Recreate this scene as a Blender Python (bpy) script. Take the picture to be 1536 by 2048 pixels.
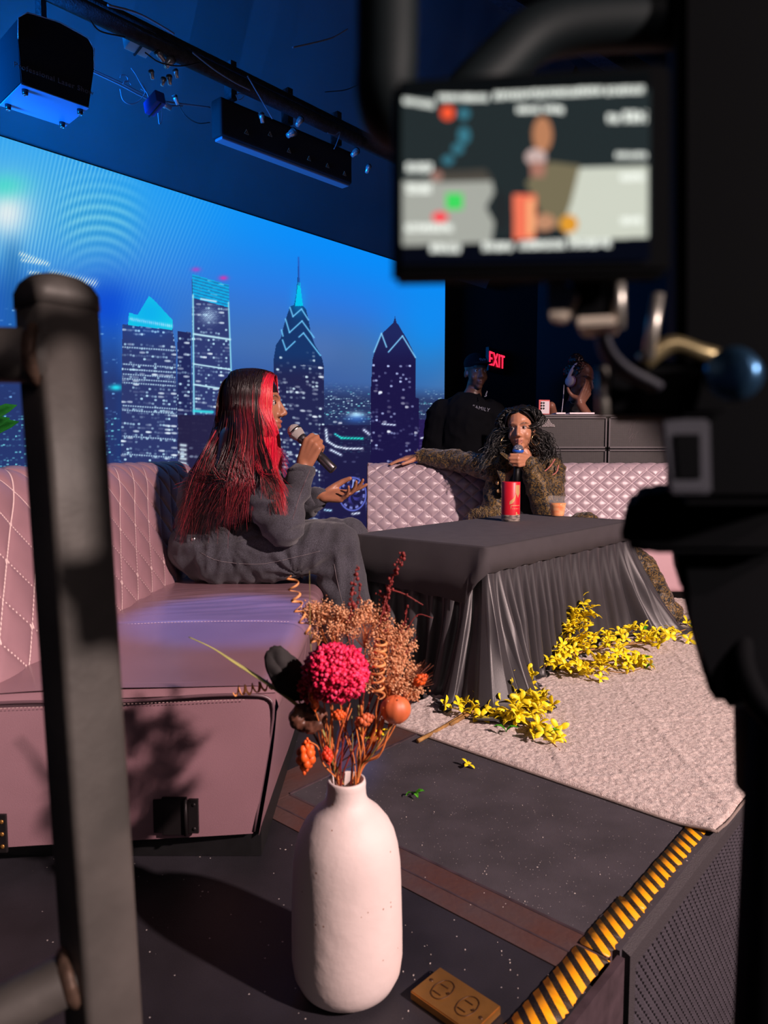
import bpy, bmesh, math, random
import numpy as np
from mathutils import Vector, Matrix, noise
random.seed(7); np.random.seed(7)
for _o in list(bpy.data.objects): bpy.data.objects.remove(_o)
SC = bpy.context.scene; C = SC.collection
# ------------------------------------------------------------ camera, light, exposure
H = 0.80; PITCH = math.radians(4.6); FPX = 1420.0
cam_d = bpy.data.cameras.new('camera'); cam = bpy.data.objects.new('camera', cam_d); C.objects.link(cam)
cam.location = (0, 0, H); cam.rotation_euler = (math.pi/2 - PITCH, 0, 0)
cam_d.sensor_fit = 'VERTICAL'; cam_d.sensor_height = 24.0; cam_d.lens = FPX/2048*24.0
cam_d.clip_start = 0.02; cam_d.clip_end = 60
cam_d.dof.use_dof = True; cam_d.dof.focus_distance = 2.75; cam_d.dof.aperture_fstop = cam_d.lens/3.6
SC.camera = cam
w = bpy.data.worlds.new('world'); SC.world = w; w.use_nodes = True
w.node_tree.nodes['Background'].inputs[0].default_value = (0.25, 0.4, 1.0, 1)
w.node_tree.nodes['Background'].inputs[1].default_value = 0.012
def light(name, kind, loc, target, power, color, size=0.1, **k):
    d = bpy.data.lights.new(name, kind); d.energy = power; d.color = color
    if kind == 'AREA': d.size = size
    else: d.shadow_soft_size = size
    for a, b in k.items(): setattr(d, a, b)
    o = bpy.data.objects.new(name, d); C.objects.link(o); o.location = loc
    o.rotation_euler = (Vector(target)-Vector(loc)).to_track_quat('-Z', 'Y').to_euler()
    return o
KEY = (4.1, -1.7, 3.4)
light('key_spotlight', 'SPOT', KEY, (0.5, 2.7, 0.0), 2700, (1.0, 0.74, 0.69), 0.09, spot_size=math.radians(41), spot_blend=0.12)
light('added_rail_fill', 'SPOT', (2.0, -1.0, 1.5), (-0.2, 0.44, 0.72), 260, (1.0, 0.86, 0.8), 0.06, spot_size=math.radians(22), spot_blend=0.8)  # unseen spot added to brighten the railing post and camera rig
light('added_fill', 'AREA', (0.9, -1.8, 2.2), (0, 1.6, 0.5), 7, (1.0, 0.84, 0.8), 0.8)  # unseen fill added behind the camera to lift post and shadows
light('seat_blue_spot', 'SPOT', (-0.85, 2.75, 3.2), (-0.42, 1.92, 0.35), 480, (0.04, 0.25, 1.0), 0.03, spot_size=math.radians(13), spot_blend=0.6)
SC.view_settings.view_transform = 'Standard'; SC.view_settings.look = 'None'
SC.view_settings.exposure = 0.0; SC.view_settings.gamma = 1.0
try: SC.view_settings.use_curve_mapping = False
except Exception: pass
SC.cycles.use_denoising = True
SC.cycles.max_bounces = 6
SC.cycles.sample_clamp_indirect = 4

# ------------------------------------------------------------ places in the room, read off the photograph's perspective
_R = Vector((1, 0, 0)); _U = Vector((0, math.sin(PITCH), math.cos(PITCH))); _F = Vector((0, math.cos(PITCH), -math.sin(PITCH)))
CP = Vector((0, 0, H))
def ray(px, py): return _F*FPX + _R*(px-768) - _U*(py-1024)
def PY(px, py, Y):
    d = ray(px, py); return CP + d*(Y/d.y)
def PZ(px, py, z=0.0):
    d = ray(px, py); return CP + d*((z-H)/d.z)
def PP(px, py, p, n):
    d = ray(px, py); p = Vector(p); n = Vector(n); return CP + d*((p-CP).dot(n)/d.dot(n))
def proj(p):
    v = Vector(p)-CP; f = v.dot(_F); return (768+FPX*v.dot(_R)/f, 1024-FPX*v.dot(_U)/f)
U2 = Vector((0.6613, 0.7501, 0)); V2 = Vector((0.7501, -0.6613, 0))     # along the screen wall / stage front, and out of it

# ------------------------------------------------------------ helpers
def tag(o, label=None, cat=None, group=None, kind=None):
    if label: o['label'] = label
    if cat: o['category'] = cat
    if group: o['group'] = group
    if kind: o['kind'] = kind
    return o
def thing(name, label, cat, loc=(0, 0, 0), group=None, rot=None):
    o = bpy.data.objects.new(name, None); C.objects.link(o); o.location = loc; o.empty_display_size = 0.05
    if rot: o.rotation_euler = rot
    return tag(o, label, cat, group)
def wmat(q):
    M = Matrix.LocRotScale(q.location, q.rotation_euler, q.scale)
    return M if q.parent is None else wmat(q.parent) @ q.matrix_parent_inverse @ M
def link(name, me, m=None, parent=None, smooth=True):
    o = bpy.data.objects.new(name, me); C.objects.link(o)
    if m is not None:
        me.materials.clear() if len(me.materials) else None
        for x in (m if isinstance(m, (list, tuple)) else [m]): me.materials.append(x)
    if smooth: me.polygons.foreach_set('use_smooth', [True]*len(me.polygons))
    if parent is not None:
        o.parent = parent; o.matrix_parent_inverse = wmat(parent).inverted()
    return o
def obj(name, bm, m, parent=None, smooth=False):
    bmesh.ops.recalc_face_normals(bm, faces=bm.faces)
    me = bpy.data.meshes.new(name); bm.to_mesh(me); bm.free()
    return link(name, me, m, parent, smooth)
def NB(): return bmesh.new()
def box(bm, c, size, rot=None, bev=0.0, seg=2):
    r = bmesh.ops.create_cube(bm, size=1.0); vs = r['verts']
    M = Matrix.Translation(Vector(c)) @ (rot.to_4x4() if rot is not None else Matrix()) @ Matrix.Diagonal((*size, 1))
    bmesh.ops.transform(bm, matrix=M, verts=vs)
    if bev > 0:
        es = list({e for v in vs for e in v.link_edges})
        bmesh.ops.bevel(bm, geom=es, offset=bev, segments=seg, affect='EDGES', profile=0.6)
    return bm
def frame_of(d):
    d = Vector(d).normalized(); a = Vector((0, 0, 1)) if abs(d.z) < 0.9 else Vector((1, 0, 0))
    x = a.cross(d).normalized(); y = d.cross(x); return x, y, d
def tube(bm, pts, rad, n=8, cap=True, flat=1.0, up=None):
    pts = [Vector(p) for p in pts]; rings = []
    px = None
    for i, p in enumerate(pts):
        d = (pts[min(i+1, len(pts)-1)] - pts[max(i-1, 0)])
        if d.length < 1e-9: d = Vector((0, 0, 1))
        d.normalize()
        if px is None:
            x, y, _ = frame_of(d) if up is None else ((Vector(up).cross(d)).normalized(), None, None)
        else:
            x = (px - d*px.dot(d)); x = x.normalized() if x.length > 1e-6 else frame_of(d)[0]
        y = d.cross(x); px = x
        r = rad[i] if isinstance(rad, (list, tuple, np.ndarray)) else rad
        rings.append([bm.verts.new(p + x*(r*math.cos(2*math.pi*k/n)) + y*(r*flat*math.sin(2*math.pi*k/n))) for k in range(n)])
    for a, b in zip(rings, rings[1:]):
        for k in range(n): bm.faces.new((a[k], a[(k+1) % n], b[(k+1) % n], b[k]))
    if cap and n > 2:
        try: bm.faces.new(rings[0][::-1]); bm.faces.new(rings[-1])
        except ValueError: pass
    return rings
def lathe(bm, prof, c=(0, 0, 0), axis=(0, 0, 1), n=48):
    x, y, d = frame_of(axis); c = Vector(c); rings = []
    for r, z in prof:
        if r < 1e-6: rings.append([bm.verts.new(c+d*z)])
        else: rings.append([bm.verts.new(c + d*z + x*(r*math.cos(2*math.pi*k/n)) + y*(r*math.sin(2*math.pi*k/n))) for k in range(n)])
    for a, b in zip(rings, rings[1:]):
        for k in range(n):
            k2 = (k+1) % n
            if len(a) == 1 and len(b) == 1: continue
            if len(a) == 1: bm.faces.new((a[0], b[k2], b[k]))
            elif len(b) == 1: bm.faces.new((a[k], a[k2], b[0]))
            else: bm.faces.new((a[k], a[k2], b[k2], b[k]))
def prism(bm, pts, vec):
    a = [bm.verts.new(Vector(p)) for p in pts]; b = [bm.verts.new(Vector(p)+Vector(vec)) for p in pts]
    n = len(a); bm.faces.new(a); bm.faces.new(b[::-1])
    for i in range(n): bm.faces.new((a[i], b[i], b[(i+1) % n], a[(i+1) % n]))
def sphere(bm, c, r, rot=None, u=16, v=10):
    r3 = r if isinstance(r, (tuple, list)) else (r, r, r)
    q = bmesh.ops.create_uvsphere(bm, u_segments=u, v_segments=v, radius=1)
    M = Matrix.Translation(Vector(c)) @ (rot.to_4x4() if rot is not None else Matrix()) @ Matrix.Diagonal((*r3, 1))
    bmesh.ops.transform(bm, matrix=M, verts=q['verts'])
def axes(x, y, z): return Matrix((x, y, z)).transposed()
def spline(ctrl, n):
    P = [Vector(p) for p in ctrl]; P = [P[0]*2-P[1]] + P + [P[-1]*2-P[-2]]; out = []
    m = len(P)-3
    for i in range(n):
        t = i/(n-1)*m; k = min(int(t), m-1); t -= k
        a, b, c, d = P[k:k+4]
        out.append(0.5*((2*b)+(c-a)*t+(2*a-5*b+4*c-d)*t*t+(3*b-a-3*c+d)*t**3))
    return out
def lerp(a, b, t): return a+(b-a)*t
def sstep(a, b, x):
    t = min(1, max(0, (x-a)/(b-a))); return t*t*(3-2*t)

# ------------------------------------------------------------ materials
def S(v): v = v/255.0; return v/12.92 if v <= 0.04045 else ((v+0.055)/1.055)**2.4
def rgb(r, g, b): return (S(r), S(g), S(b), 1)
def mat(name, col, rough=0.6, metal=0.0, var=0.0, scale=20, bump=0.0, bscale=60, attr=None, spec=0.5, emit=None, es=1.0,
        col2=None, sheen=0.0, trans=0.0, coat=0.0, sub=0.0, stretch=None, detail=4):
    m = bpy.data.materials.new(name); m.use_nodes = True; nt = m.node_tree; N = nt.nodes; L = nt.links
    b = N['Principled BSDF']; b.inputs['Base Color'].default_value = col; b.inputs['Roughness'].default_value = rough
    b.inputs['Metallic'].default_value = metal; b.inputs['Specular IOR Level'].default_value = spec
    if sheen: b.inputs['Sheen Weight'].default_value = sheen
    if trans: b.inputs['Transmission Weight'].default_value = trans
    if coat: b.inputs['Coat Weight'].default_value = coat; b.inputs['Coat Roughness'].default_value = 0.15
    if sub: b.inputs['Subsurface Weight'].default_value = sub; b.inputs['Subsurface Radius'].default_value = (0.01, 0.004, 0.002)
    if emit is not None: b.inputs['Emission Color'].default_value = emit; b.inputs['Emission Strength'].default_value = es
    tc = N.new('ShaderNodeTexCoord'); src = tc.outputs['Object']
    if stretch:
        mp = N.new('ShaderNodeMapping'); mp.inputs['Scale'].default_value = stretch; L.new(src, mp.inputs[0]); src = mp.outputs[0]
    cs = None
    if attr:
        a = N.new('ShaderNodeAttribute'); a.attribute_name = attr; cs = a.outputs['Color']
    if var or col2:
        nz = N.new('ShaderNodeTexNoise'); nz.inputs['Scale'].default_value = scale; nz.inputs['Detail'].default_value = detail
        L.new(src, nz.inputs['Vector'])
        rp = N.new('ShaderNodeValToRGB'); rp.color_ramp.elements[0].position = 0.35; rp.color_ramp.elements[1].position = 0.65
        if col2:
            rp.color_ramp.elements[0].color = col; rp.color_ramp.elements[1].color = col2
            if cs is None: cs = rp.outputs[0]; L.new(nz.outputs['Fac'], rp.inputs[0])
        else:
            rp.color_ramp.elements[0].color = (1-var,)*3+(1,); rp.color_ramp.elements[1].color = (1+var,)*3+(1,)
            L.new(nz.outputs['Fac'], rp.inputs[0])
            mx = N.new('ShaderNodeMix'); mx.data_type = 'RGBA'; mx.blend_type = 'MULTIPLY'; mx.inputs['Factor'].default_value = 1
            if cs is not None: L.new(cs, mx.inputs['A'])
            else: mx.inputs['A'].default_value = col
            L.new(rp.outputs[0], mx.inputs['B']); cs = mx.outputs['Result']
    if cs is not None: L.new(cs, b.inputs['Base Color'])
    if bump:
        nb = N.new('ShaderNodeTexNoise'); nb.inputs['Scale'].default_value = bscale; nb.inputs['Detail'].default_value = 6
        L.new(src, nb.inputs['Vector']); bp = N.new('ShaderNodeBump'); bp.inputs['Strength'].default_value = bump
        bp.inputs['Distance'].default_value = 0.004; L.new(nb.outputs['Fac'], bp.inputs['Height']); L.new(bp.outputs[0], b.inputs['Normal'])
    return m
def emat(name, attr=None, col=(1, 1, 1, 1), s=1.0):
    m = bpy.data.materials.new(name); m.use_nodes = True; nt = m.node_tree; N = nt.nodes; N.remove(N['Principled BSDF'])
    e = N.new('ShaderNodeEmission'); e.inputs[0].default_value = col; e.inputs[1].default_value = s
    if attr:
        a = N.new('ShaderNodeAttribute'); a.attribute_name = attr; nt.links.new(a.outputs['Color'], e.inputs[0])
    nt.links.new(e.outputs[0], N['Material Output'].inputs[0]); return m
def numesh(name, V, Fq, col=None):
    V = np.asarray(V, dtype=np.float32); Fq = np.asarray(Fq, dtype=np.int32); k = Fq.shape[1]
    me = bpy.data.meshes.new(name); me.vertices.add(len(V)); me.vertices.foreach_set('co', V.ravel())
    me.loops.add(Fq.size); me.loops.foreach_set('vertex_index', Fq.ravel()); me.polygons.add(len(Fq))
    me.polygons.foreach_set('loop_start', np.arange(0, Fq.size, k, dtype=np.int32))
    me.update(calc_edges=True)
    if col is not None:
        col = np.asarray(col, dtype=np.float32)
        if col.shape[1] == 3: col = np.hstack([col, np.ones((len(col), 1), np.float32)])
        a = me.color_attributes.new('Col', 'FLOAT_COLOR', 'POINT'); a.data.foreach_set('color', col.ravel())
    return me
def gridfaces(nu, nv, wrap=False):
    i = np.arange(nu if wrap else nu-1)[:, None]; j = np.arange(nv-1)[None, :]
    a = i*nv+j; b = ((i+1) % nu)*nv+j
    return np.stack([a, b, b+1, a+1], -1).reshape(-1, 4)
def strands(name, paths, radii, cols, m, parent, n=4):
    """paths: list of (k,3) arrays; one mesh of fine tapering tubes."""
    VV = []; FF = []; CC = []; off = 0
    for P, r, c in zip(paths, radii, cols):
        P = np.asarray(P); k = len(P); D = np.gradient(P, axis=0); D /= np.linalg.norm(D, axis=1)[:, None]+1e-9
        a = np.array([0.31, 0.87, 0.38]); X = np.cross(D, a); X /= np.linalg.norm(X, axis=1)[:, None]+1e-9; Y = np.cross(D, X)
        R = (np.ones(k)*r if np.isscalar(r) else np.asarray(r))[:, None]
        ring = [P + X*R*math.cos(2*math.pi*q/n) + Y*R*math.sin(2*math.pi*q/n) for q in range(n)]
        V = np.stack(ring, 1).reshape(-1, 3); VV.append(V)
        c = np.asarray(c); CC.append(np.repeat(c, n, axis=0) if c.ndim == 2 else np.tile(c, (k*n, 1)))
        i = np.arange(k-1)[:, None]*n; j = np.arange(n)[None, :]; j2 = (j+1) % n
        FF.append((np.stack([i+j, i+j2, i+n+j2, i+n+j], -1).reshape(-1, 4))+off); off += k*n
    return link(name, numesh(name, np.vstack(VV), np.vstack(FF), np.vstack(CC)), m, parent)

# blobs: overlapping tapered limbs fused to one skin
class Blob:
    def __init__(s): s.bm = bmesh.new()
    def cap(s, a, ra, b, rb, n=14):
        a = Vector(a); b = Vector(b); L = (b-a).length
        if L < 1e-6: sphere(s.bm, a, ra, u=n, v=8); return s
        x, y, d = frame_of(b-a); prof = []
        for i in range(5): t = math.pi/2*(1-i/4); prof.append((ra*math.cos(t), -ra*math.sin(t)))
        for i in range(5): t = math.pi/2*(i/4); prof.append((rb*math.cos(t), L+rb*math.sin(t)))
        lathe(s.bm, prof, a, d, n); return s
    def chain(s, pts, rs):
        for i in range(len(pts)-1): s.cap(pts[i], rs[i], pts[i+1], rs[i+1])
        return s
    def ell(s, c, r, rot=None): sphere(s.bm, c, r, rot, 20, 14); return s
    def mesh(s, name, voxel=0.006, smooth=3, fn=None, factor=0.5):
        bmesh.ops.recalc_face_normals(s.bm, faces=s.bm.faces)
        me = bpy.data.meshes.new(name+'_src'); s.bm.to_mesh(me); s.bm.free()
        o = bpy.data.objects.new('tmp', me); C.objects.link(o)
        r = o.modifiers.new('r', 'REMESH'); r.mode = 'VOXEL'; r.voxel_size = voxel
        if smooth:
            q = o.modifiers.new('s', 'SMOOTH'); q.factor = factor; q.iterations = smooth
        dg = bpy.context.evaluated_depsgraph_get(); ev = o.evaluated_get(dg)
        out = bpy.data.meshes.new_from_object(ev); out.name = name
        bpy.data.objects.remove(o); bpy.data.meshes.remove(me)
        if fn is not None:
            n = len(out.vertices); co = np.empty(n*3, np.float32); no = np.empty(n*3, np.float32)
            out.vertices.foreach_get('co', co); out.vertices.foreach_get('normal', no)
            co = fn(co.reshape(-1, 3), no.reshape(-1, 3)); out.vertices.foreach_set('co', co.ravel()); out.update()
        return out
def getco(me):
    co = np.empty(len(me.vertices)*3, np.float32); me.vertices.foreach_get('co', co); return co.reshape(-1, 3)
def setcol(me, col):
    col = np.hstack([col, np.ones((len(col), 1))]).astype(np.float32) if col.shape[1] == 3 else col.astype(np.float32)
    a = me.color_attributes.new('Col', 'FLOAT_COLOR', 'POINT'); a.data.foreach_set('color', col.ravel())
def folds(amp, freq, stretch=(1, 1, 1), sharp=1.0, seed=0):
    def fn(co, no):
        st = np.array(stretch); out = co.copy()
        for i in range(len(co)):
            p = Vector(co[i]*st*freq + seed); v = noise.noise(p); v = 1-abs(v)*2.2*sharp
            out[i] += no[i]*amp*(v-0.5)
        return out
    return fn

def hand(B, wrist, F, P, T, curls, thumb, s=1.0, spread=0.0, rw=0.024):
    """five separate fingers; F to fingertips, P out of the palm, T to the thumb side. curls: 4 x (a,b,c) degrees towards the palm."""
    F = Vector(F).normalized(); P = (Vector(P)-F*Vector(P).dot(F)).normalized(); T = (Vector(T)-F*Vector(T).dot(F)-P*Vector(T).dot(P)).normalized()
    wrist = Vector(wrist); tips = []
    offs = (0.029, 0.010, -0.009, -0.027); lens = ((0.041, 0.026, 0.021), (0.046, 0.029, 0.022), (0.042, 0.027, 0.021), (0.033, 0.021, 0.019))
    kl = (0.086, 0.090, 0.086, 0.078)
    for i in range(4):
        base = wrist + F*0.012*s + T*offs[i]*0.55*s
        k = wrist + F*kl[i]*s + T*offs[i]*s - P*0.002*s
        B.cap(base, 0.0165*s, k, 0.0115*s)
        a = 0; p = k; r = 0.0098*s if i < 3 else 0.0086*s
        sp = spread*(1.5-i)*0.6
        Fi = (F + T*sp).normalized()
        for j in range(3):
            a += math.radians(curls[i][j]); d = Fi*math.cos(a)+P*math.sin(a); q = p+d*lens[i][j]*s
            B.cap(p, r, q, r*0.88); p = q; r *= 0.88
        tips.append(p)
    B.ell(wrist+F*0.045*s, (0.036*s, 0.046*s, 0.0145*s), axes(T, F, P))
    tb = wrist + F*0.022*s + T*0.022*s + P*0.006*s
    d = [(F*a+T*b+P*c).normalized() for a, b, c in thumb]
    p = tb; r = 0.0155*s
    for j, (dd, L) in enumerate(zip(d, (0.040, 0.034, 0.026))):
        q = p+dd*L*s; B.cap(p, r, q, r*0.85); p = q; r *= 0.83
    tips.append(p)
    return tips
def head(B, c, F, U, s=1.0, jaw=1.0):
    F = Vector(F).normalized(); U = (Vector(U)-F*Vector(U).dot(F)).normalized(); Rr = F.cross(U); c = Vector(c)
    A = axes(Rr, F, U); q = lambda x, y, z: c+(Rr*x+F*y+U*z)*s
    E = lambda x, y, z, a, b, d: B.ell(q(x, y, z), (a*s, b*s, d*s), A)
    E(0, -0.012, 0.040, 0.074, 0.094, 0.082); E(0, 0.028, -0.015, 0.062, 0.060, 0.088)
    E(0, 0.020, -0.060, 0.052*jaw, 0.055, 0.045); E(0, 0.062, -0.092, 0.024, 0.022, 0.020)
    for k in (-1, 1):
        E(k*0.036, 0.050, -0.030, 0.026, 0.030, 0.030); E(k*0.072, -0.008, -0.012, 0.010, 0.018, 0.030)
        B.cap(q(k*0.012, 0.096, -0.032), 0.008*s, q(k*0.013, 0.088, -0.030), 0.008*s)
    B.cap(q(-0.034, 0.071, 0.034), 0.010*s, q(0, 0.081, 0.030), 0.010*s); B.cap(q(0.034, 0.071, 0.034), 0.010*s, q(0, 0.081, 0.030), 0.010*s)
    B.cap(q(0, 0.083, 0.020), 0.0075*s, q(0, 0.105, -0.024), 0.0115*s)
    B.cap(q(-0.018, 0.082, -0.057), 0.006*s, q(0, 0.090, -0.055), 0.0085*s); B.cap(q(0.018, 0.082, -0.057), 0.006*s, q(0, 0.090, -0.055), 0.0085*s)
    B.cap(q(-0.016, 0.081, -0.069), 0.006*s, q(0, 0.087, -0.071), 0.0095*s); B.cap(q(0.016, 0.081, -0.069), 0.006*s, q(0, 0.087, -0.071), 0.0095*s)
    return q, A
def face_fn(q, F, s=1.0):
    ey = [np.array(q(k*0.031, 0.088, 0.010)) for k in (-1, 1)]; mo = np.array(q(0, 0.098, -0.0625)); Fv = np.array(Vector(F).normalized())
    Rr = np.array(q(1, 0, 0)-q(0, 0, 0)); Rr /= np.linalg.norm(Rr); Uu = np.array(q(0, 0, 1)-q(0, 0, 0)); Uu /= np.linalg.norm(Uu)
    def fn(co, no):
        out = co.copy()
        for e in ey:
            d = co-e; x = d@Rr; z = d@Uu; y = d@Fv
            g = np.exp(-(x/(0.019*s))**2-(z/(0.012*s))**2-(y/(0.03*s))**2); out -= (Fv[None]*g[:, None])*0.0045*s
        d = co-mo; x = d@Rr; z = d@Uu; y = d@Fv
        g = np.exp(-(x/(0.020*s))**4-(z/(0.0028*s))**2-(y/(0.03*s))**2); out -= (Fv[None]*g[:, None])*0.006*s
        return out
    return fn
def skin_cols(me, q, s, base, lip, brow=(0.012, 0.007, 0.005), lids=None):
    co = getco(me); n = len(co); base = np.array(base); col = np.tile(base, (n, 1)).astype(float)
    c0 = np.array(q(0, 0, 0)); Rr = np.array(q(1, 0, 0))-c0; Rr /= np.linalg.norm(Rr); Uu = np.array(q(0, 0, 1))-c0; Uu /= np.linalg.norm(Uu)
    Ff = np.array(q(0, 1, 0))-c0; Ff /= np.linalg.norm(Ff); d = co-c0; x = d@Rr/s; y = d@Ff/s; z = d@Uu/s
    def mixc(g, c): 
        nonlocal col
        col = col*(1-g[:, None])+np.array(c)[None]*g[:, None]
    mixc(np.exp(-(x/0.023)**4-((z+0.0625)/(0.0125*(1-0.35*np.minimum(1, (np.abs(x)/0.02)**2))))**4)*(y > 0.075)*0.85, lip)
    for k in (-1, 1):
        if lids is not None: mixc(np.exp(-((x-k*0.031)/0.019)**4-((z-0.014)/0.012)**4)*(y > 0.05)*0.7, lids)
        zz = 0.035-((np.abs(x)-0.033)**2)*14
        mixc(np.exp(-((x-k*0.034)/0.021)**4-((z-zz)/0.0042)**4)*(y > 0.05)*0.9, brow)
    setcol(me, np.clip(col, 0, 1))
M_eye = mat('eye_white', rgb(170, 155, 150), 0.45)
M_iris = mat('iris', rgb(25, 14, 10), 0.1)
M_lash = mat('eye_lash', rgb(8, 6, 6), 0.7)
def eyes(parent, q, F, s=1.0, look=(0, 0)):
    F = Vector(F).normalized()
    for k in (-1, 1):
        bm = NB(); c = q(k*0.031, 0.0700, 0.010); sphere(bm, c, 0.0112*s); e = obj('eye', bm, M_eye, parent, True)
        Rr = (q(1, 0, 0)-q(0, 0, 0)).normalized(); Uu = (q(0, 0, 1)-q(0, 0, 0)).normalized()
        d = (F+Rr*look[0]+Uu*look[1]).normalized(); bm = NB(); sphere(bm, c+d*0.0070*s, 0.0062*s); obj('iris', bm, M_iris, e, True)
        bm = NB(); pts = [c+(Rr*(-0.015+0.030*i/8)+Uu*(0.0075-abs(i/8-0.5)**2*0.022)+F*(0.0105-abs(i/8-0.5)**2*0.03))*s for i in range(9)]
        tube(bm, pts, 0.0011*s, 5); obj('eyelash', bm, M_lash, e, True)
def mic(name, label, tip, tail, m_ball, m_body, parent=None, s=1.0, ring=None):
    tip = Vector(tip); tail = Vector(tail); d = (tail-tip).normalized(); L = (tail-tip).length
    t = thing(name, label, 'microphone', tail)
    bm = NB(); lathe(bm, [(0, 0), (0.014*s, 0.003), (0.022*s, 0.012), (0.0255*s, 0.024), (0.0255*s, 0.03), (0.0235*s, 0.042), (0.0195*s, 0.052), (0.018*s, 0.055), (0, 0.056)], tip, d, 32)
    g = obj('grille', bm, m_ball, t, True)
    bm = NB(); lathe(bm, [(0.0258*s, 0.0235), (0.0268*s, 0.025), (0.0268*s, 0.030), (0.0258*s, 0.0315)], tip, d, 32); obj('grille_band', bm, M_steel, g, True)
    bm = NB(); lathe(bm, [(0, 0.053), (0.0175*s, 0.054), (0.0185*s, 0.058), (0.0185*s, 0.066), (0.0168*s, 0.070), (0.0168*s, L*0.62), (0.0172*s, L*0.625), (0.0172*s, L*0.985), (0.015*s, L), (0, L)], tip, d, 28)
    obj('handle', bm, m_body, t, True)
    if ring is not None:
        bm = NB(); lathe(bm, [(0.018*s, 0.058), (0.0205*s, 0.060), (0.0205*s, 0.067), (0.018*s, 0.069)], tip, d, 28); obj('colour_ring', bm, ring, t, True)
    return t
M_steel = mat('brushed_steel', rgb(170, 165, 165), 0.3, 1.0)
M_black = mat('matte_black_metal', rgb(18, 18, 20), 0.5, var=0.2, scale=40)
M_blackg = mat('black_plastic', rgb(12, 12, 14), 0.35)
# ============================================================ the room
ZTOP = PP(885, 551, (0.47, 5.6, 0), V2).z
M_wall = mat('black_painted_wall', rgb(12, 12, 16), 0.85, var=0.25, scale=3, bump=0.3, bscale=30)
M_ceil = mat('black_ceiling', rgb(20, 17, 20), 0.9, var=0.4, scale=4)
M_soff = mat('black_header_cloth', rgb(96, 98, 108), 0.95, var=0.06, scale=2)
M_house = mat('house_floor', rgb(16, 16, 18), 0.6)
def quad(name, pts, m, kind='structure', parent=None):
    bm = NB(); bm.faces.new([bm.verts.new(p) for p in pts]); o = obj(name, bm, m, parent); o['kind'] = kind; return o
EDGE = Vector((0.395, 1.103, 0))
def E(a, b, z=0.0): p = EDGE+U2*a-V2*b; return Vector((p.x, p.y, z))   # a along the stage front, b inwards from it
# floor of the room below the stage
bm = NB(); box(bm, (0.5, 3, -0.65), (14, 12, 0.1)); o = obj('floor', bm, M_house); o['kind'] = 'structure'
bm = NB(); box(bm, (0.5, 3, 3.75), (14, 12, 0.1)); o = obj('ceiling', bm, M_ceil); o['kind'] = 'structure'
bm = NB(); box(bm, (2.2, 6.85, 1.55), (10, 0.12, 4.4)); o = obj('wall_back', bm, M_wall); o['kind'] = 'structure'
# the wall that carries the screen
W0 = Vector((0.47, 5.6, 0))
def LW(a, off=0.0, z=0.0): p = W0+U2*a+V2*off; return Vector((p.x, p.y, z))
bm = NB()
prism(bm, [LW(-5.2, -0.06, -0.6), LW(1.8, -0.06, -0.6), LW(1.8, -0.06, 3.7), LW(-5.2, -0.06, 3.7)], -V2*0.12)
o = obj('wall_left', bm, M_wall); o['kind'] = 'structure'
# header above the screen; its slope is added to catch the screen's light
bm = NB(); n = 40
a = [LW(-5.2+5.8*i/n, -0.02, ZTOP+0.012) for i in range(n+1)]; b = [LW(-5.2+5.8*i/n, 0.75, 3.70) for i in range(n+1)]
va = [bm.verts.new(p) for p in a]; vb = [bm.verts.new(p) for p in b]
for i in range(n): bm.faces.new((va[i], va[i+1], vb[i+1], vb[i]))
bmesh.ops.solidify(bm, geom=bm.faces, thickness=0.01)
o = obj('trim_1', bm, M_soff); o['kind'] = 'structure'; o['label'] = 'dark cloth header over the big screen, sloped to catch its light'

# ------------------------------------------------------------ stage deck
M_deck = mat('charcoal_deck', rgb(62, 58, 64), 0.75, var=0.25, scale=7, bump=0.35, bscale=700)
def speckle(m, scale=260, thr=0.16, c=(0.55, 0.5, 0.5, 1)):
    nt = m.node_tree; N = nt.nodes; L = nt.links; b = N['Principled BSDF']; src = b.inputs['Base Color'].links[0].from_socket
    tc = [x for x in N if x.bl_idname == 'ShaderNodeTexCoord'][0]
    v = N.new('ShaderNodeTexVoronoi'); v.inputs['Scale'].default_value = scale; L.new(tc.outputs['Object'], v.inputs['Vector'])
    s1 = N.new('ShaderNodeMath'); s1.operation = 'LESS_THAN'; s1.inputs[1].default_value = thr; L.new(v.outputs['Distance'], s1.inputs[0])
    s2 = N.new('ShaderNodeSeparateColor'); L.new(v.outputs['Color'], s2.inputs[0])
    s3 = N.new('ShaderNodeMath'); s3.operation = 'GREATER_THAN'; s3.inputs[1].default_value = 0.90; L.new(s2.outputs[0], s3.inputs[0])
    s4 = N.new('ShaderNodeMath'); s4.operation = 'MULTIPLY'; L.new(s1.outputs[0], s4.inputs[0]); L.new(s3.outputs[0], s4.inputs[1])
    mx = N.new('ShaderNodeMix'); mx.data_type = 'RGBA'; L.new(s4.outputs[0], mx.inputs['Factor']); L.new(src, mx.inputs['A']); mx.inputs['B'].default_value = c
    L.new(mx.outputs['Result'], b.inputs['Base Color'])
speckle(M_deck); speckle(M_deck, 40, 0.06, (0.6, 0.55, 0.5, 1))
M_deck2 = mat('black_deck', rgb(36, 34, 40), 0.5, var=0.35, scale=5, bump=0.25, bscale=500)
speckle(M_deck2, 90, 0.11, (0.5, 0.46, 0.45, 1)); speckle(M_deck2, 30, 0.05, (0.6, 0.55, 0.5, 1))
M_strip = mat('worn_brown_steel', rgb(90, 74, 74), 0.5, 0.3, col2=rgb(94, 64, 58), scale=9, bump=0.3, bscale=80, stretch=(1, 1, 1))
M_rim = mat('deck_edge_steel', rgb(80, 66, 72), 0.5, 0.4, var=0.25, scale=25)
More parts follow.
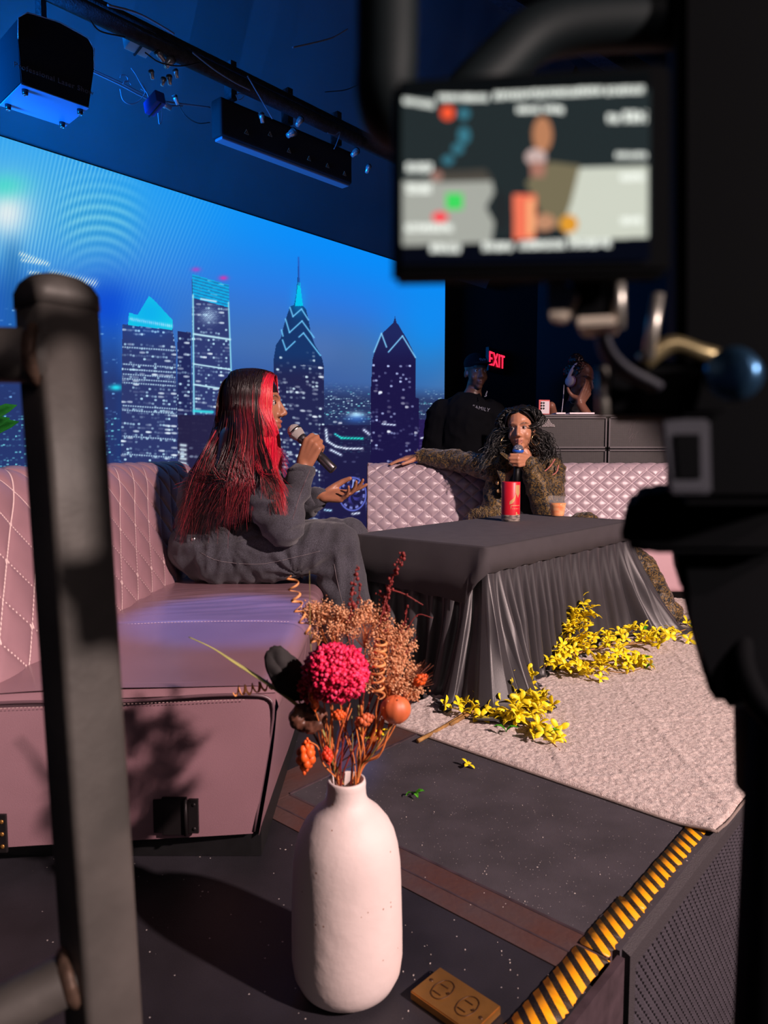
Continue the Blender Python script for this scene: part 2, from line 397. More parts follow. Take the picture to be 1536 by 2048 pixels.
# deck in three slabs: the one under the vase, the framed one, the rest
bs = 1.30  # inward distance of the side strip
def slab(name, pts, m, top=0.0, th=0.05, label=None):
    bm = NB(); prism(bm, [Vector((p.x, p.y, top)) for p in pts], (0, 0, -th)); o = obj(name, bm, m); o['kind'] = 'structure'
    if label: o['label'] = label
    return o
c1 = PZ(804, 1695); c2 = PZ(804, 1774)
A1 = (c1-EDGE).dot(U2); A2 = (c2-EDGE).dot(U2)        # a-extent of the near strip
cb = PZ(575, 1592); B1 = -(cb-EDGE).dot(V2)            # b where the side strip begins
slab('floor_stage', [E(-3.0, -0.0), E(A2, -0.0), E(A2, 4.2), E(-3.0, 4.2)], M_deck2, label='black stage deck panel under the vase')
slab('floor_stage', [E(A1, 0), E(4.6, 0), E(4.6, B1), E(A1, B1)], M_deck, label='charcoal stage deck panel beside the rug')
slab('floor_stage', [E(A2, B1+0.10), E(5.6, B1+0.10), E(5.6, 4.2), E(A2, 4.2)], M_deck2, label='black stage deck behind the sofas')
slab('trim_2', [E(A2+.001, 0.012), E(A1-.001, 0.012), E(A1-.001, B1), E(A2+.001, B1)], M_strip, 0.0015, label='worn brown metal strip across the stage')
bm = NB(); prism(bm, [E(A2+0.042, 0.012, .0022), E(A2+0.046, 0.012, .0022), E(A2+0.046, B1, .0022), E(A2+0.042, B1, .0022)], (0, 0, -.002))
prism(bm, [E(A1-0.006, 0.012, .0022), E(A1, 0.012, .0022), E(A1, B1, .0022), E(A1-0.006, B1, .0022)], (0, 0, -.002))
o = obj('trim_3', bm, M_rim); o['kind'] = 'structure'
slab('trim_4', [E(A2, B1), E(4.6, B1), E(4.6, B1+0.10), E(A2, B1+0.10)], M_strip, 0.002, label='worn brown metal strip running back beside the sofa')
bm = NB(); prism(bm, [E(A2+0.10, B1-0.001, .004), E(4.6, B1-0.001, .004), E(4.6, B1+0.004, .004), E(A2+0.1, B1+0.004, .004)], (0, 0, -.003))
o = obj('trim_5', bm, M_rim); o['kind'] = 'structure'
# steel fascia of the near stage section, set back a little from the grille box
slab('trim_6', [E(-3.0, 0.0), E(-0.03, 0.0), E(-0.03, -0.012), E(-3.0, -0.012)], M_rim, -0.001, 0.24, 'steel edge of the near stage section')
slab('wall_stage', [E(-3.0, 0.06), E(4.6, 0.06), E(4.6, 0.10), E(-3.0, 0.10)], M_black, -0.05, 0.55)
# round cap
p = PZ(1225, 1845); bm = NB(); lathe(bm, [(0, 0.003), (0.021, 0.003), (0.0235, 0.0015), (0.0245, 0), ], (p.x, p.y, 0), n=40)
o = obj('floor_cap', bm, M_deck, smooth=True); tag(o, 'round metal cap set in the deck near the hazard tape', 'floor cap')
# perforated loudspeaker cabinet below the deck edge
M_grille = mat('perforated_grille', rgb(70, 66, 74), 0.55, 0.2, var=0.1, scale=30)
M_cab = mat('textured_black_cabinet', rgb(58, 54, 58), 0.6, bump=0.6, bscale=500)
gb = thing('stage_speaker_cabinet', 'charcoal speaker cabinet with embossed diamond grille under the taped stage edge', 'speaker cabinet', E(1.0, -0.01, -0.6))
bm = NB(); 
for (a0, a1, z0, z1) in ((-0.012, 3.2, -0.030, -0.001), (-0.012, 0.012, -0.56, -0.03), (-0.012, 3.2, -0.60, -0.56)):
    prism(bm, [E(a0, 0.0, z1), E(a1, 0.0, z1), E(a1, -0.014, z1-0.006), E(a0, -0.014, z1-0.006)], (0, 0, z0-z1))
obj('cabinet_frame', bm, M_cab, gb)
VV = []; FF = []; k = 0
da, dz = 0.0200, 0.0120
for r_ in range(int(0.52/dz)):
    for c_ in range(int(1.7/da)):
        a0 = 0.016+c_*da+(da/2 if r_ % 2 else 0); z0 = -0.036-r_*dz
        if a0 > 1.6: continue
        q = [E(a0, -0.0005, z0), E(a0+da*0.50, -0.001, z0-dz*0.55), E(a0+da, -0.001, z0), E(a0+da*0.5, -0.001, z0+dz*0.55)]
        apex = E(a0+da*0.42, -0.0085, z0-dz*0.32)
        VV += [tuple(x) for x in q]+[tuple(apex)]
        FF += [(k, k+1, k+4), (k+1, k+2, k+4), (k+2, k+3, k+4), (k+3, k, k+4)]; k += 5
link('grille', numesh('grille', VV, FF), M_grille, gb, False)
bm = NB(); prism(bm, [E(0.0, 0.0, -0.02), E(3.2, 0.0, -0.02), E(3.2, 0.04, -0.02), E(0.0, 0.04, -0.02)], (0, 0, -0.57)); obj('cabinet_body', bm, M_blackg, gb)
# hazard tape
def tape_mat():
    m = mat('hazard_tape', rgb(245, 165, 20), 0.45); nt = m.node_tree; N = nt.nodes; L = nt.links; b = N['Principled BSDF']
    a = N.new('ShaderNodeAttribute'); a.attribute_name = 'tape'; s = N.new('ShaderNodeSeparateXYZ'); L.new(a.outputs['Vector'], s.inputs[0])
    def M(op, x, y=None):
        q = N.new('ShaderNodeMath'); q.operation = op
        for i, v in enumerate((x, y)):
            if v is None: continue
            if isinstance(v, (int, float)): q.inputs[i].default_value = v
            else: L.new(v, q.inputs[i])
        return q.outputs[0]
    nz = N.new('ShaderNodeTexNoise'); nz.inputs['Scale'].default_value = 350; L.new(a.outputs['Vector'], nz.inputs['Vector'])
    v = M('ADD', M('MULTIPLY', s.outputs[0], 33.0), M('MULTIPLY', s.outputs[1], -26.0)); v = M('ADD', v, M('MULTIPLY', nz.outputs['Fac'], 0.05))
    f = M('LESS_THAN', M('FRACT', v), 0.53)
    nz2 = N.new('ShaderNodeTexNoise'); nz2.inputs['Scale'].default_value = 900; L.new(a.outputs['Vector'], nz2.inputs['Vector'])
    worn = M('GREATER_THAN', nz2.outputs['Fac'], 0.60)
    mx0 = N.new('ShaderNodeMix'); mx0.data_type = 'RGBA'; L.new(worn, mx0.inputs['Factor']); mx0.inputs['A'].default_value = rgb(28, 24, 22); mx0.inputs['B'].default_value = rgb(120, 88, 30)
    mx = N.new('ShaderNodeMix'); mx.data_type = 'RGBA'; L.new(f, mx.inputs['Factor']); L.new(mx0.outputs['Result'], mx.inputs['A']); mx.inputs['B'].default_value = rgb(250, 165, 15)
    L.new(mx.outputs['Result'], b.inputs['Base Color']); return m
M_tape = tape_mat()
def tape(a0, a1, b0, b1, z, label, name='hazard_tape', rag=0.004, seed=1):
    rnd = random.Random(seed); n = int((a1-a0)/0.006); V = []; att = []
    for i in range(n+1):
        a = a0+(a1-a0)*i/n; j0 = rnd.uniform(-1, 1)*rag*(1 if rnd.random() < .5 else .3); j1 = rnd.uniform(-1, 1)*rag*0.25
        for b in (b0+j0, b1+j1):
            V.append(tuple(E(a, b, z))); att.append((a, b, 0))
    me = numesh(name, V, gridfaces(n+1, 2)); at = me.attributes.new('tape', 'FLOAT_VECTOR', 'POINT'); at.data.foreach_set('vector', np.array(att, np.float32).ravel())
    o = link(name, me, M_tape, None, False); md = o.modifiers.new('t', 'SOLIDIFY'); md.thickness = 0.0006; md.offset = 1
    return tag(o, label, 'tape', 'strips of yellow and black tape along the stage edge')
tape(-1.2, A2+0.065, 0.003, 0.058, 0.0028, 'yellow and black hazard tape on the near stage section by the brass plate', seed=3)
tape(A1-0.03, A1+0.135, 0.008, 0.058, 0.0030, 'short middle strip of hazard tape beside the round floor cap', seed=4)
tape(A1+0.125, 2.4, 0.010, 0.050, 0.0034, 'long strip of hazard tape running back to the rug corner', seed=5)

# brass outlet plate
M_brass = mat('worn_brass', rgb(176, 126, 66), 0.38, 0.75, var=0.22, scale=14, bump=0.15, bscale=120)
M_brassd = mat('dark_brass_line', rgb(70, 45, 22), 0.5, 0.4)
q0, q1, q2 = PZ(818, 1998), PZ(880, 1950), PZ(1002, 2030)
ex = (q2-q1); ey = (q0-q1); wx, wy = ex.length, ey.length; ex.normalize(); ey = (ey-ex*ey.dot(ex)).normalized()
ob = thing('outlet_plate', 'worn brass floor outlet plate lying on the black deck beside the vase', 'outlet plate', (q1.x, q1.y, 0))
hz = 0.014
def bp(u, v, z=hz): p = q1+ex*u*wx+ey*v*wy; return Vector((p.x, p.y, z))
bm = NB(); prism(bm, [bp(0, 0), bp(1, 0), bp(1, 1), bp(0, 1)], (0, 0, -hz+0.0006)); bmesh.ops.bevel(bm, geom=list(bm.edges), offset=0.0015, segments=2, affect='EDGES')
obj('plate', bm, M_brass, ob)
for cu in (0.30, 0.70):
    bm = NB(); loop = [bp(cu+0.13*math.cos(t)*(1 if abs(math.cos(t)) < .8 else .93), 0.5+0.30*math.sin(t), hz+0.0008) for t in np.linspace(0, 2*math.pi, 33)]
    tube(bm, loop, 0.0007, 5, False); soc = obj('socket_outline', bm, M_brassd, ob, True)
    for (du, dv, l) in ((-0.03, -0.10, .16), (-0.03, 0.16, .12)):
        bm = NB(); a_ = bp(cu+du-0.05, 0.5+dv, hz+0.0007); b_ = bp(cu+du+0.07, 0.5+dv, hz+0.0007); tube(bm, [a_, b_], 0.0009, 6); obj('slot', bm, M_brassd, soc)
    bm = NB(); tube(bm, [bp(cu+0.09, 0.5, hz+0.0007), bp(cu+0.105, 0.52, hz+0.0007)], 0.0022, 8); obj('ground_hole', bm, M_brassd, soc)
for u_, v_ in ((0.08, 0.45), (0.93, 0.55)):
    bm = NB(); c_ = bp(u_, v_, hz); lathe(bm, [(0, 0.001), (0.0028, 0.0009), (0.0032, 0)], c_, n=16); obj('screw', bm, M_brassd, ob, True)

# ------------------------------------------------------------ shag rug
rc = [PZ(752, 1440), PZ(1433, 1677)]
A0, B0 = rc; AL = 2.45
M_rug = mat('shag_rug', rgb(228, 212, 205), 0.95, col2=rgb(176, 156, 151), scale=150, bump=1.0, bscale=420, sheen=0.3, detail=6)
nu, nv = 560, 260; V = np.zeros((nu, nv, 3))
for i in range(nu):
    for j in range(nv):
        s_, t_ = i/(nu-1), j/(nv-1)
        p = A0.lerp(B0, t_)+U2*AL*s_
        n_ = noise.noise(Vector((p.x*120, p.y*120, 0)))*0.0040+noise.noise(Vector((p.x*45, p.y*45, 3)))*0.0030
        da_ = (p-A0).dot(U2); db_ = (p-A0).dot(V2)
        ridge = 0
        for g in (da_*0.8+db_*1.0, da_*0.8-db_*1.0):
            f = (g/0.42) % 1.0; ridge = max(ridge, math.exp(-((f-0.5)/0.035)**2))
        edge = min(s_*AL, (1-s_)*AL, t_*1.0, (1-t_)*1.0)
        z_ = 0.010*sstep(0, 0.012, edge)+n_+ridge*0.003
        if s_ == 0 or t_ == 0 or s_ == 1 or t_ == 1: z_ = 0.0008
        V[i, j] = (p.x, p.y, max(z_, .0008))
cor = np.array([B0.x, B0.y]); d_ = np.linalg.norm(V[:, :, :2]-cor, axis=2); V[:, :, 2] += 0.012*np.exp(-(d_/0.05)**2)
bm = None
rug = link('shag_rug', numesh('shag_rug', V.reshape(-1, 3), gridfaces(nu, nv)), M_rug); tag(rug, 'pale pinkish grey shag rug with a raised diamond pattern under the table', 'rug')
bm = NB(); M_hem = mat('rug_binding', rgb(150, 135, 128), 0.9, bump=0.8, bscale=900)
pts = [A0+(B0-A0)*t+Vector((0, 0, .003+0.012*math.exp(-((1-t)*1.0/0.05)**2))) for t in np.linspace(0, 1, 80)]; tube(bm, pts, 0.0035, 6)
pts = [B0+U2*AL*t+Vector((0, 0, .003+0.012*math.exp(-(t*AL/0.05)**2))) for t in np.linspace(0, 1, 80)]; tube(bm, pts, 0.0035, 6)
obj('binding', bm, M_hem, rug, True)

# ------------------------------------------------------------ LED screen
def led_wall():
    a_l = -3.9; xs = np.linspace(-60, 888, 820); 
    # columns spaced evenly in view, rows evenly in height
    def wall_x(px):
        r = (px-768)/FPX; d = ray(px, 910); p = PP(px, 910, W0, V2); return (p-W0).dot(U2)
    cols = np.array([wall_x(x) for x in xs]); cols[0] = min(cols[0], a_l)
    zt = PP(885, 551, W0, V2).z; zb = 0.12; rows = np.linspace(zb, zt, 640)
    P = W0[0]+U2.x*cols, W0[1]+U2.y*cols
    V = np.zeros((len(cols), len(rows), 3)); V[..., 0] = P[0][:, None]; V[..., 1] = P[1][:, None]; V[..., 2] = rows[None]
    d = V-np.array(CP); f = d@np.array(_F); X = 768+FPX*(d@np.array(_R))/f; Y = 1024-FPX*(d@np.array(_U))/f
    col = paint_skyline(X, Y)
    return V, col, zt, zb, cols
rng = np.random.RandomState(5)
def hsh(i, j, s=0):
    v = np.sin(i*127.1+j*311.7+s*74.7)*43758.5453; return v-np.floor(v)
def paint_skyline(X, Y):
    def sm(a, b, x): t = np.clip((x-a)/(b-a), 0, 1); return t*t*(3-2*t)
    col = np.zeros(X.shape+(3,))
    def mix(mask, c):
        nonlocal col
        m = np.clip(mask, 0, 1)[..., None]; col = col*(1-m)+np.asarray(c, float)*m
    def add(mask, c): 
        nonlocal col
        col = col+mask[..., None]*np.asarray(c, float)
    def poly(pts, soft=0.8):
        pts = np.array(pts, float); ins = np.zeros(X.shape, bool); n = len(pts)
        for i in range(n):
            x1, y1 = pts[i]; x2, y2 = pts[(i+1) % n]
            c = ((y1 > Y) != (y2 > Y)) & (X < (x2-x1)*(Y-y1)/(y2-y1+1e-9)+x1); ins ^= c
        return ins.astype(float)
    def seg(x1, y1, x2, y2, w):
        dx, dy = x2-x1, y2-y1; L2 = dx*dx+dy*dy; t = np.clip(((X-x1)*dx+(Y-y1)*dy)/L2, 0, 1)
        return np.exp(-(((X-x1-t*dx)**2+(Y-y1-t*dy)**2)/(w*w))**1.0)
    # sky
    top = 262+X*0.325; h = np.clip((Y-top)/(760-top), 0, 1)
    c_top = np.array([8, 140, 250.]); c_mid = np.array([45, 120, 225.]); c_low = np.array([78, 108, 160.])
    r = np.clip(X/890, 0, 1)
    col[:] = c_top
    mix(sm(0, 0.55, h), c_mid); mix(sm(0.38, 0.85, h)*(0.30+0.70*r), c_low)
    mix(sm(0.75, 1.1, h)*(1-r)*0.9, (25, 50, 130))
    cl = np.zeros(X.shape)
    for k, (fx, fy, ph) in enumerate(((0.012, 0.02, 0), (0.021, -0.017, 1.3), (0.008, 0.035, 2.2), (0.033, 0.029, 4))): cl += np.sin(X*fx+Y*fy+ph+np.sin(X*0.006+k))*(0.5/(k+1))
    mix(sm(0.2, 1.2, cl)*sm(0.3, 0.8, h)*0.35, (95, 125, 190)); mix(sm(0.0, 1.2, -cl)*sm(0.4, 0.9, h)*0.3, (50, 85, 150))
    mix(np.exp(-((X-860)/90)**2-((Y-650)/110)**2)*0.75, (10, 145, 245))
    mix(np.exp(-((X-15)/190)**2-((Y-330)/150)**2)*0.35, (120, 200, 240))
    mix(np.exp(-((X-0)/360)**2-((Y-420)/150)**2)*0.75, (95, 190, 228))
    mix(np.exp(-((X-15)/48)**2-((Y-425)/55)**2)*0.95, (235, 240, 240)); mix(np.exp(-((X-8)/50)**2-((Y-372)/26)**2)*0.6, (50, 225, 190))
    # camera moire bands painted into the panel colours
    rr = np.hypot((X-195), (Y-610)*0.82); arc = np.exp(-((X-200)/78)**4)*np.exp(-((Y-440)/72)**2)
    mix(arc*(0.5+0.5*np.sin(rr*0.36))*0.40, (150, 230, 225)); mix(arc*(0.5-0.5*np.sin(rr*0.36))*0.2, (0, 130, 170))
    fl = np.sin((X*0.55+Y*(0.10+X*0.0006))*1.0); fz = sm(620, 330, X+Y*0.25)*sm(700, 480, Y)
    fz = fz*(0.55+0.45*np.sin(X*0.021+Y*0.013)); mix(np.clip(fl, 0, 1)*fz*0.30, (170, 235, 240)); mix(np.clip(-fl, 0, 1)*fz*0.20, (0, 100, 195))
    # far city lights
    cy = sm(755, 800, Y-(X-600)*0.05)
    mix(cy*0.85, (38, 45, 85)); mix(sm(800, 960, Y)*0.8, (28, 26, 62))
    def lights(mask, cw, ch, p, c, jit=0.5, seed=0, fill=0.55, slant=0.0, bright=1.0):
        u = X/cw; v = (Y-X*slant)/ch; i = np.floor(u); j = np.floor(v); on = hsh(i, j, seed) < p*(0.35+1.5*hsh(j, j*0.37, seed+9)**1.5)
        fu = u-i-0.5-(hsh(i, j, seed+1)-0.5)*jit; fv = v-j-0.5-(hsh(i, j, seed+2)-0.5)*jit
        g = np.exp(-((fu/(fill*1.25))**2+(fv/(fill*0.72))**2)**2*1.0)*on*(0.12+0.88*hsh(i, j, seed+3)**2); 
        mix(g*mask*bright, c)
    far = cy*(X > 400)*(Y < 905)
    lights(far, 5, 5, 0.42, (190, 235, 250), 0.6, 11, 0.38); lights(far, 7, 6, 0.25, (90, 200, 210), 0.6, 12, 0.36); lights(far, 9, 8, 0.14, (240, 245, 255), 0.6, 13, 0.42)
    lights(sm(900, 930, Y)*1.0, 9, 8, 0.14, (190, 210, 255), 0.6, 15, 0.4)
    # hazy blue block behind, left
    edge = sm(500, 600, Y-X*0.16)*sm(262, 225, X); mix(edge*0.72, (26, 84, 178)); mix(np.exp(-((X-215)/70)**2-((Y-610)/55)**2)*0.75, (10, 70, 215)); mix(np.exp(-((X-25)/22)**2)*sm(450, 520, Y)*0.45, (30, 95, 160))
    mix(sm(640, 800, Y)*sm(262, 225, X)*0.9, (40, 52, 104))
    for (x0, y0, x1, y1, th) in ((42, 508, 95, 528, 5), (45, 520, 80, 526, 4), (105, 548, 188, 566, 8), (118, 556, 170, 568, 5), (60, 545, 78, 547, 4), (55, 585, 85, 590, 4), (150, 578, 190, 592, 3)):
        g = seg(x0, y0, x1, y1, th); mix(g*(0.45+0.55*np.sin(X*1.1+Y*0.7))*0.95, (240, 250, 235))
    lights(poly([(0, 830), (240, 830), (240, 1080), (0, 1080)]), 6, 6, 0.4, (120, 220, 235), 0.6, 21, 0.42)
    lights(poly([(0, 600), (235, 640), (235, 830), (0, 830)]), 8, 7, 0.18, (120, 180, 240), 0.6, 22, 0.4)
    mix(np.exp(-((X-232)/12)**2-((Y-775)/6)**2), (40, 220, 240))
    # tower with lit pyramid
    def tower(pts, base, p, cw, ch, seed, c=(185, 225, 245), slant=0.06, rows=None):
        m = poly(pts); mix(m*0.97, base); lights(m, cw, ch, p, c, 0.25, seed, 0.46, slant)
        lights(m, cw*2.3, ch, p*0.5, (230, 245, 255), 0.2, seed+5, 0.46, slant); return m
    tower([(245, 648), (345, 658), (352, 700), (358, 1080), (240, 1080)], (46, 56, 108), 0.40, 5.5, 7.2, 31)
    for yy in (694, 728, 738, 748, 757, 765, 811, 820, 872, 908): mix(seg(246, yy, 350, yy+7, 1.6)*(0.4+0.6*(np.sin(X*1.3+yy) > -0.2))*0.85, (190, 225, 245))
    mix(poly([(258, 625), (275, 630), (298, 592), (308, 600), (345, 640), (345, 660), (256, 650)])*1.0, (25, 215, 228))
    mix(seg(262, 638, 342, 652, 3.5)*(0.5+0.5*(np.sin(X*1.6) > 0))*0.9, (190, 250, 255))
    mix(np.exp(-((X-298)/55)**2-((Y-625)/45)**2)*0.35, (0, 110, 255))
    tower([(355, 662), (382, 665), (384, 1080), (355, 1080)], (34, 40, 90), 0.4, 5.5, 7.5, 41)
    tower([(0, 1080), (0, 950), (240, 930), (240, 1080)], (30, 35, 75), 0.35, 6, 6, 45)
    # outlined slab tower
    tower([(384, 548), (458, 570), (462, 840), (462, 1080), (384, 1080)], (48, 58, 112), 0.34, 5.0, 7.0, 51)
    mix(poly([(384, 548), (458, 570), (458, 615), (386, 596)])*(0.65+0.35*(np.sin((Y-X*0.28)*1.0) > 0)), (20, 170, 230))
    mix(seg(386, 590, 388, 830, 1.8)*0.95, (150, 230, 250)); mix(seg(457, 605, 463, 760, 1.6)*0.9, (150, 230, 250))
    for (yy, ww) in ((668, 2.2), (728, 1.6), (769, 1.9)): mix(seg(388, yy, 460, yy+11, ww)*0.95, (200, 245, 255))
    mix(seg(388, 822, 425, 824, 3)*0.95, (60, 225, 235)); mix(np.exp(-((X-418)/16)**2-((Y-632)/14)**2)*(0.4+0.6*(np.sin(X*1.7)*np.sin(Y*1.5) > 0)), (180, 210, 240))
    mix(seg(402, 598, 432, 603, 2)*0.9, (210, 240, 255))
    mix(np.exp(-((X-392)/9)**2-((Y-539)/5)**2)*0.7, (200, 60, 190)); mix(np.exp(-((X-447)/9)**2-((Y-556)/5)**2)*0.8, (230, 50, 170))
    # dark low block behind the sitter
    mix(poly([(356, 830), (470, 830), (470, 1080), (356, 1080)])*0.95, (38, 34, 68))
    for yy in range(890, 960, 9): mix(seg(362, yy, 371, yy+1, 3)*0.9, (215, 235, 245))
    lights(poly([(356, 890), (430, 890), (430, 1000), (356, 1000)]), 9, 9, 0.4, (200, 225, 245), 0.2, 61, 0.42)
    # spired tower with chevrons
    B4 = [(597, 515), (599, 560), (602, 590), (606, 612), (612, 618), (617, 640), (622, 668), (630, 690), (640, 706), (645, 720), (648, 735), (650, 1080), (546, 1080), (547, 720), (552, 690), (562, 675), (568, 650), (575, 628), (580, 613), (588, 610), (592, 590), (595, 560)]
    mix(poly(B4)*0.97, (22, 52, 105)); mix(poly(B4)*sm(700, 760, Y)*0.97, (36, 38, 80))
    m4 = poly(B4)*sm(700, 715, Y)
    lights(m4, 6.5, 8.5, 0.33, (215, 240, 250), 0.35, 71, 0.42, 0.1); lights(m4*(Y > 730), 12, 9.0, 0.28, (235, 245, 255), 0.3, 72, 0.4, 0.1)
    mix(poly([(590, 612), (593, 590), (596, 565), (600, 565), (603, 590), (606, 612)])*0.95, (10, 215, 235)); mix(seg(597, 515, 598, 570, 1.6)*0.9, (40, 90, 190))
    mix(np.exp(-((X-597)/14)**2-((Y-600)/28)**2)*0.45, (0, 180, 255))
    for (x1, y1, x2, y2) in ((580, 615, 586, 633), (586, 633, 603, 618), (603, 618, 617, 640), (571, 638, 579, 665), (579, 665, 604, 642), (604, 642, 628, 675), (563, 660, 566, 672), (565, 680, 572, 700), (572, 700, 590, 683), (598, 674, 607, 666), (607, 666, 641, 711)):
        mix(seg(x1, y1, x2, y2, 1.5)*0.95, (110, 200, 250))
    # second tower
    B5 = [(790, 632), (793, 645), (797, 650), (806, 665), (815, 680), (825, 700), (831, 716), (831, 795), (838, 797), (840, 1080), (741, 1080), (741, 790), (745, 720), (750, 700), (757, 680), (763, 668), (780, 652), (787, 645)]
    mix(poly(B5)*0.98, (28, 22, 68)); mix(poly(B5)*sm(740, 660, Y)*0.6, (35, 50, 110))
    m5 = poly(B5)*(Y > 720)
    lights(m5, 6, 8, 0.13, (190, 205, 250), 0.4, 81, 0.42, 0.05); lights(m5*(Y > 780), 9, 10, 0.12, (240, 245, 255), 0.4, 82, 0.40, 0.05)
    for (x1, y1, x2, y2) in ((748, 704, 763, 667), (763, 667, 773, 694), (777, 704, 805, 672), (805, 672, 831, 715)): mix(seg(x1, y1, x2, y2, 1.5)*0.97, (130, 205, 250))
    # foreground blocks
    mix(poly([(640, 850), (740, 850), (740, 1080), (640, 1080)])*0.75, (30, 26, 66))
    mix(poly([(838, 838), (862, 840), (864, 1080), (838, 1080)])*0.8, (40, 24, 82)); mix(np.exp(-((X-868)/8)**2-((Y-858)/10)**2)*0.9, (40, 150, 235))
    mix(np.exp(-((X-713)/15)**2-((Y-830)/6)**2), (190, 235, 255)); mix(np.exp(-((X-713)/22)**2-((Y-838)/8)**2)*0.5, (60, 130, 240))
    for (x1, y1, x2, y2, w_, c) in ((670, 868, 683, 876, 2.2, (60, 225, 225)), (683, 876, 725, 877, 2.6, (40, 225, 205)), (652, 860, 654, 880, 3, (220, 235, 255)), (654, 882, 672, 893, 2.6, (220, 235, 255)), (672, 893, 692, 897, 2.4, (225, 238, 255)), (692, 897, 725, 897, 2.2, (225, 238, 255)), (662, 900, 682, 910, 2.6, (215, 230, 255)),
                              (765, 848, 790, 850, 2, (215, 230, 255)), (842, 876, 860, 875, 2, (230, 235, 250)), (705, 1028, 718, 1026, 2.4, (225, 235, 255)), (650, 1020, 662, 1021, 2.4, (170, 220, 250)), (728, 860, 738, 868, 3, (210, 220, 250)), (735, 1005, 742, 1040, 4, (120, 130, 220))):
        mix(seg(x1, y1, x2, y2, w_)*(0.55+0.45*(np.sin(X*0.9+Y) > -0.4)), c)
    # clock
    e = np.hypot((X-705)/27, (Y-988)/33); mix(np.exp(-((e-1)/0.05)**2)*0.85, (110, 125, 235)); th = np.arctan2(Y-988, (X-705)*1.2)
    mix(np.exp(-((e-0.84)/0.09)**2)*(np.sin(th*12) > 0)*0.8, (150, 160, 245)); mix(np.exp(-((e-0.35)/0.25)**2)*(np.sin(th*5+e*9) > 0.2)*0.5, (90, 90, 210))
    mix(seg(696, 983, 718, 982, 1.8), (215, 230, 255)); mix(seg(705, 975, 707, 960, 1.2), (170, 190, 255))
    # seams between LED modules
    c = np.clip(col, 0, 255)/255.0
    return np.where(c <= 0.04045, c/12.92, ((c+0.055)/1.055)**2.4)
V, col, ZT, ZB, cols = led_wall()
led = thing('led_screen', 'huge glowing wall screen showing a blue night city skyline', 'screen', LW(-2.0, 0, 0.1))
M_led = emat('led_picture', 'Col', s=1.0)
link('display', numesh('display', V.reshape(-1, 3), gridfaces(*V.shape[:2]), col.reshape(-1, 3)), M_led, led, False)
bm = NB(); prism(bm, [LW(cols[0], -0.055, ZB-.02), LW(cols[-1]+.004, -0.055, ZB-.02), LW(cols[-1]+.004, -0.055, ZT+.004), LW(cols[0], -0.055, ZT+.004)], V2*0.05); obj('cabinet_back', bm, M_blackg, led)
# ============================================================ sofas
def quilt_mat(name, base, thread, rough=0.36, thr=0.035):
    """leather; the stitch lines are a thread colour carried by the 'seam' attribute"""
    m = mat(name, base, rough, 0.0, var=0.06, scale=6, bump=0.12, bscale=900, spec=0.6); nt = m.node_tree; N = nt.nodes; L = nt.links
    b = N['Principled BSDF']; src = b.inputs['Base Color'].links[0].from_socket
    a = N.new('ShaderNodeAttribute'); a.attribute_name = 'seam'
    g = N.new('ShaderNodeMath'); g.operation = 'LESS_THAN'; g.inputs[1].default_value = thr; L.new(a.outputs['Fac'], g.inputs[0])
    mx = N.new('ShaderNodeMix'); mx.data_type = 'RGBA'; L.new(g.outputs[0], mx.inputs['Factor']); L.new(src, mx.inputs['A']); mx.inputs['B'].default_value = thread
    L.new(mx.outputs['Result'], b.inputs['Base Color']); return m
M_leath = mat('mauve_leather', rgb(142, 108, 117), 0.33, coat=0.35, var=0.07, scale=5, bump=0.15, bscale=700, spec=0.6)
M_leathd = mat('leather_piping', rgb(96, 72, 80), 0.4)
M_thread = mat('pale_thread', rgb(190, 160, 158), 0.7)
M_quiltA = quilt_mat('quilted_leather_left', rgb(146, 112, 120), rgb(215, 190, 188), 0.38, 0.022)
M_quiltB = quilt_mat('quilted_leather_back', rgb(170, 152, 161), rgb(206, 186, 192), 0.28, 0.02)  # pale seam lines are highlights put into the colour
def quilted(name, length, prof, place, du, dv, amp, m, parent, nu, nv, shear=0.0):
    """prof: list of (out, up) points; place(s, out, up) -> world. diamonds du wide, dv tall"""
    P = spline([Vector((a, b, 0)) for a, b in prof], nv); P = np.array([(p.x, p.y) for p in P]); L = np.concatenate([[0], np.cumsum(np.linalg.norm(np.diff(P, axis=0), axis=1))])
    T = np.gradient(P, axis=0); T /= np.linalg.norm(T, axis=1)[:, None]; Nn = np.stack([T[:, 1], -T[:, 0]], 1)
    V = np.zeros((nu, nv, 3)); seam = np.ones((nu, nv))
    for i in range(nu):
        s = i/(nu-1)*length
        x = s/du+L/dv; y = s/du-L/dv
        fx = np.abs(x-np.round(x)); fy = np.abs(y-np.round(y)); d = np.minimum(fx, fy)
        puff = amp*(1-np.exp(-(d/0.055)))*(0.62+0.38*np.sqrt(np.clip(np.sin(np.pi*x)**2*np.sin(np.pi*y)**2, 0, 1)))
        seam[i] = d
        for j in range(nv):
            o = P[j]+Nn[j]*puff[j]; V[i, j] = place(s, o[0], o[1])
    me = numesh(name, V.reshape(-1, 3), gridfaces(nu, nv)); at = me.attributes.new('seam', 'FLOAT', 'POINT'); at.data.foreach_set('value', seam.ravel().astype(np.float32))
    return link(name, me, m, parent)
def endcap(name, prof, place, s, m, parent, flip=False):
    bm = NB(); vs = [bm.verts.new(place(s, a, b)) for a, b in [(q.x, q.y) for q in spline([Vector((a, b, 0)) for a, b in prof], 40)]]
    bm.faces.new(vs); o = obj(name, bm, m, parent); return o
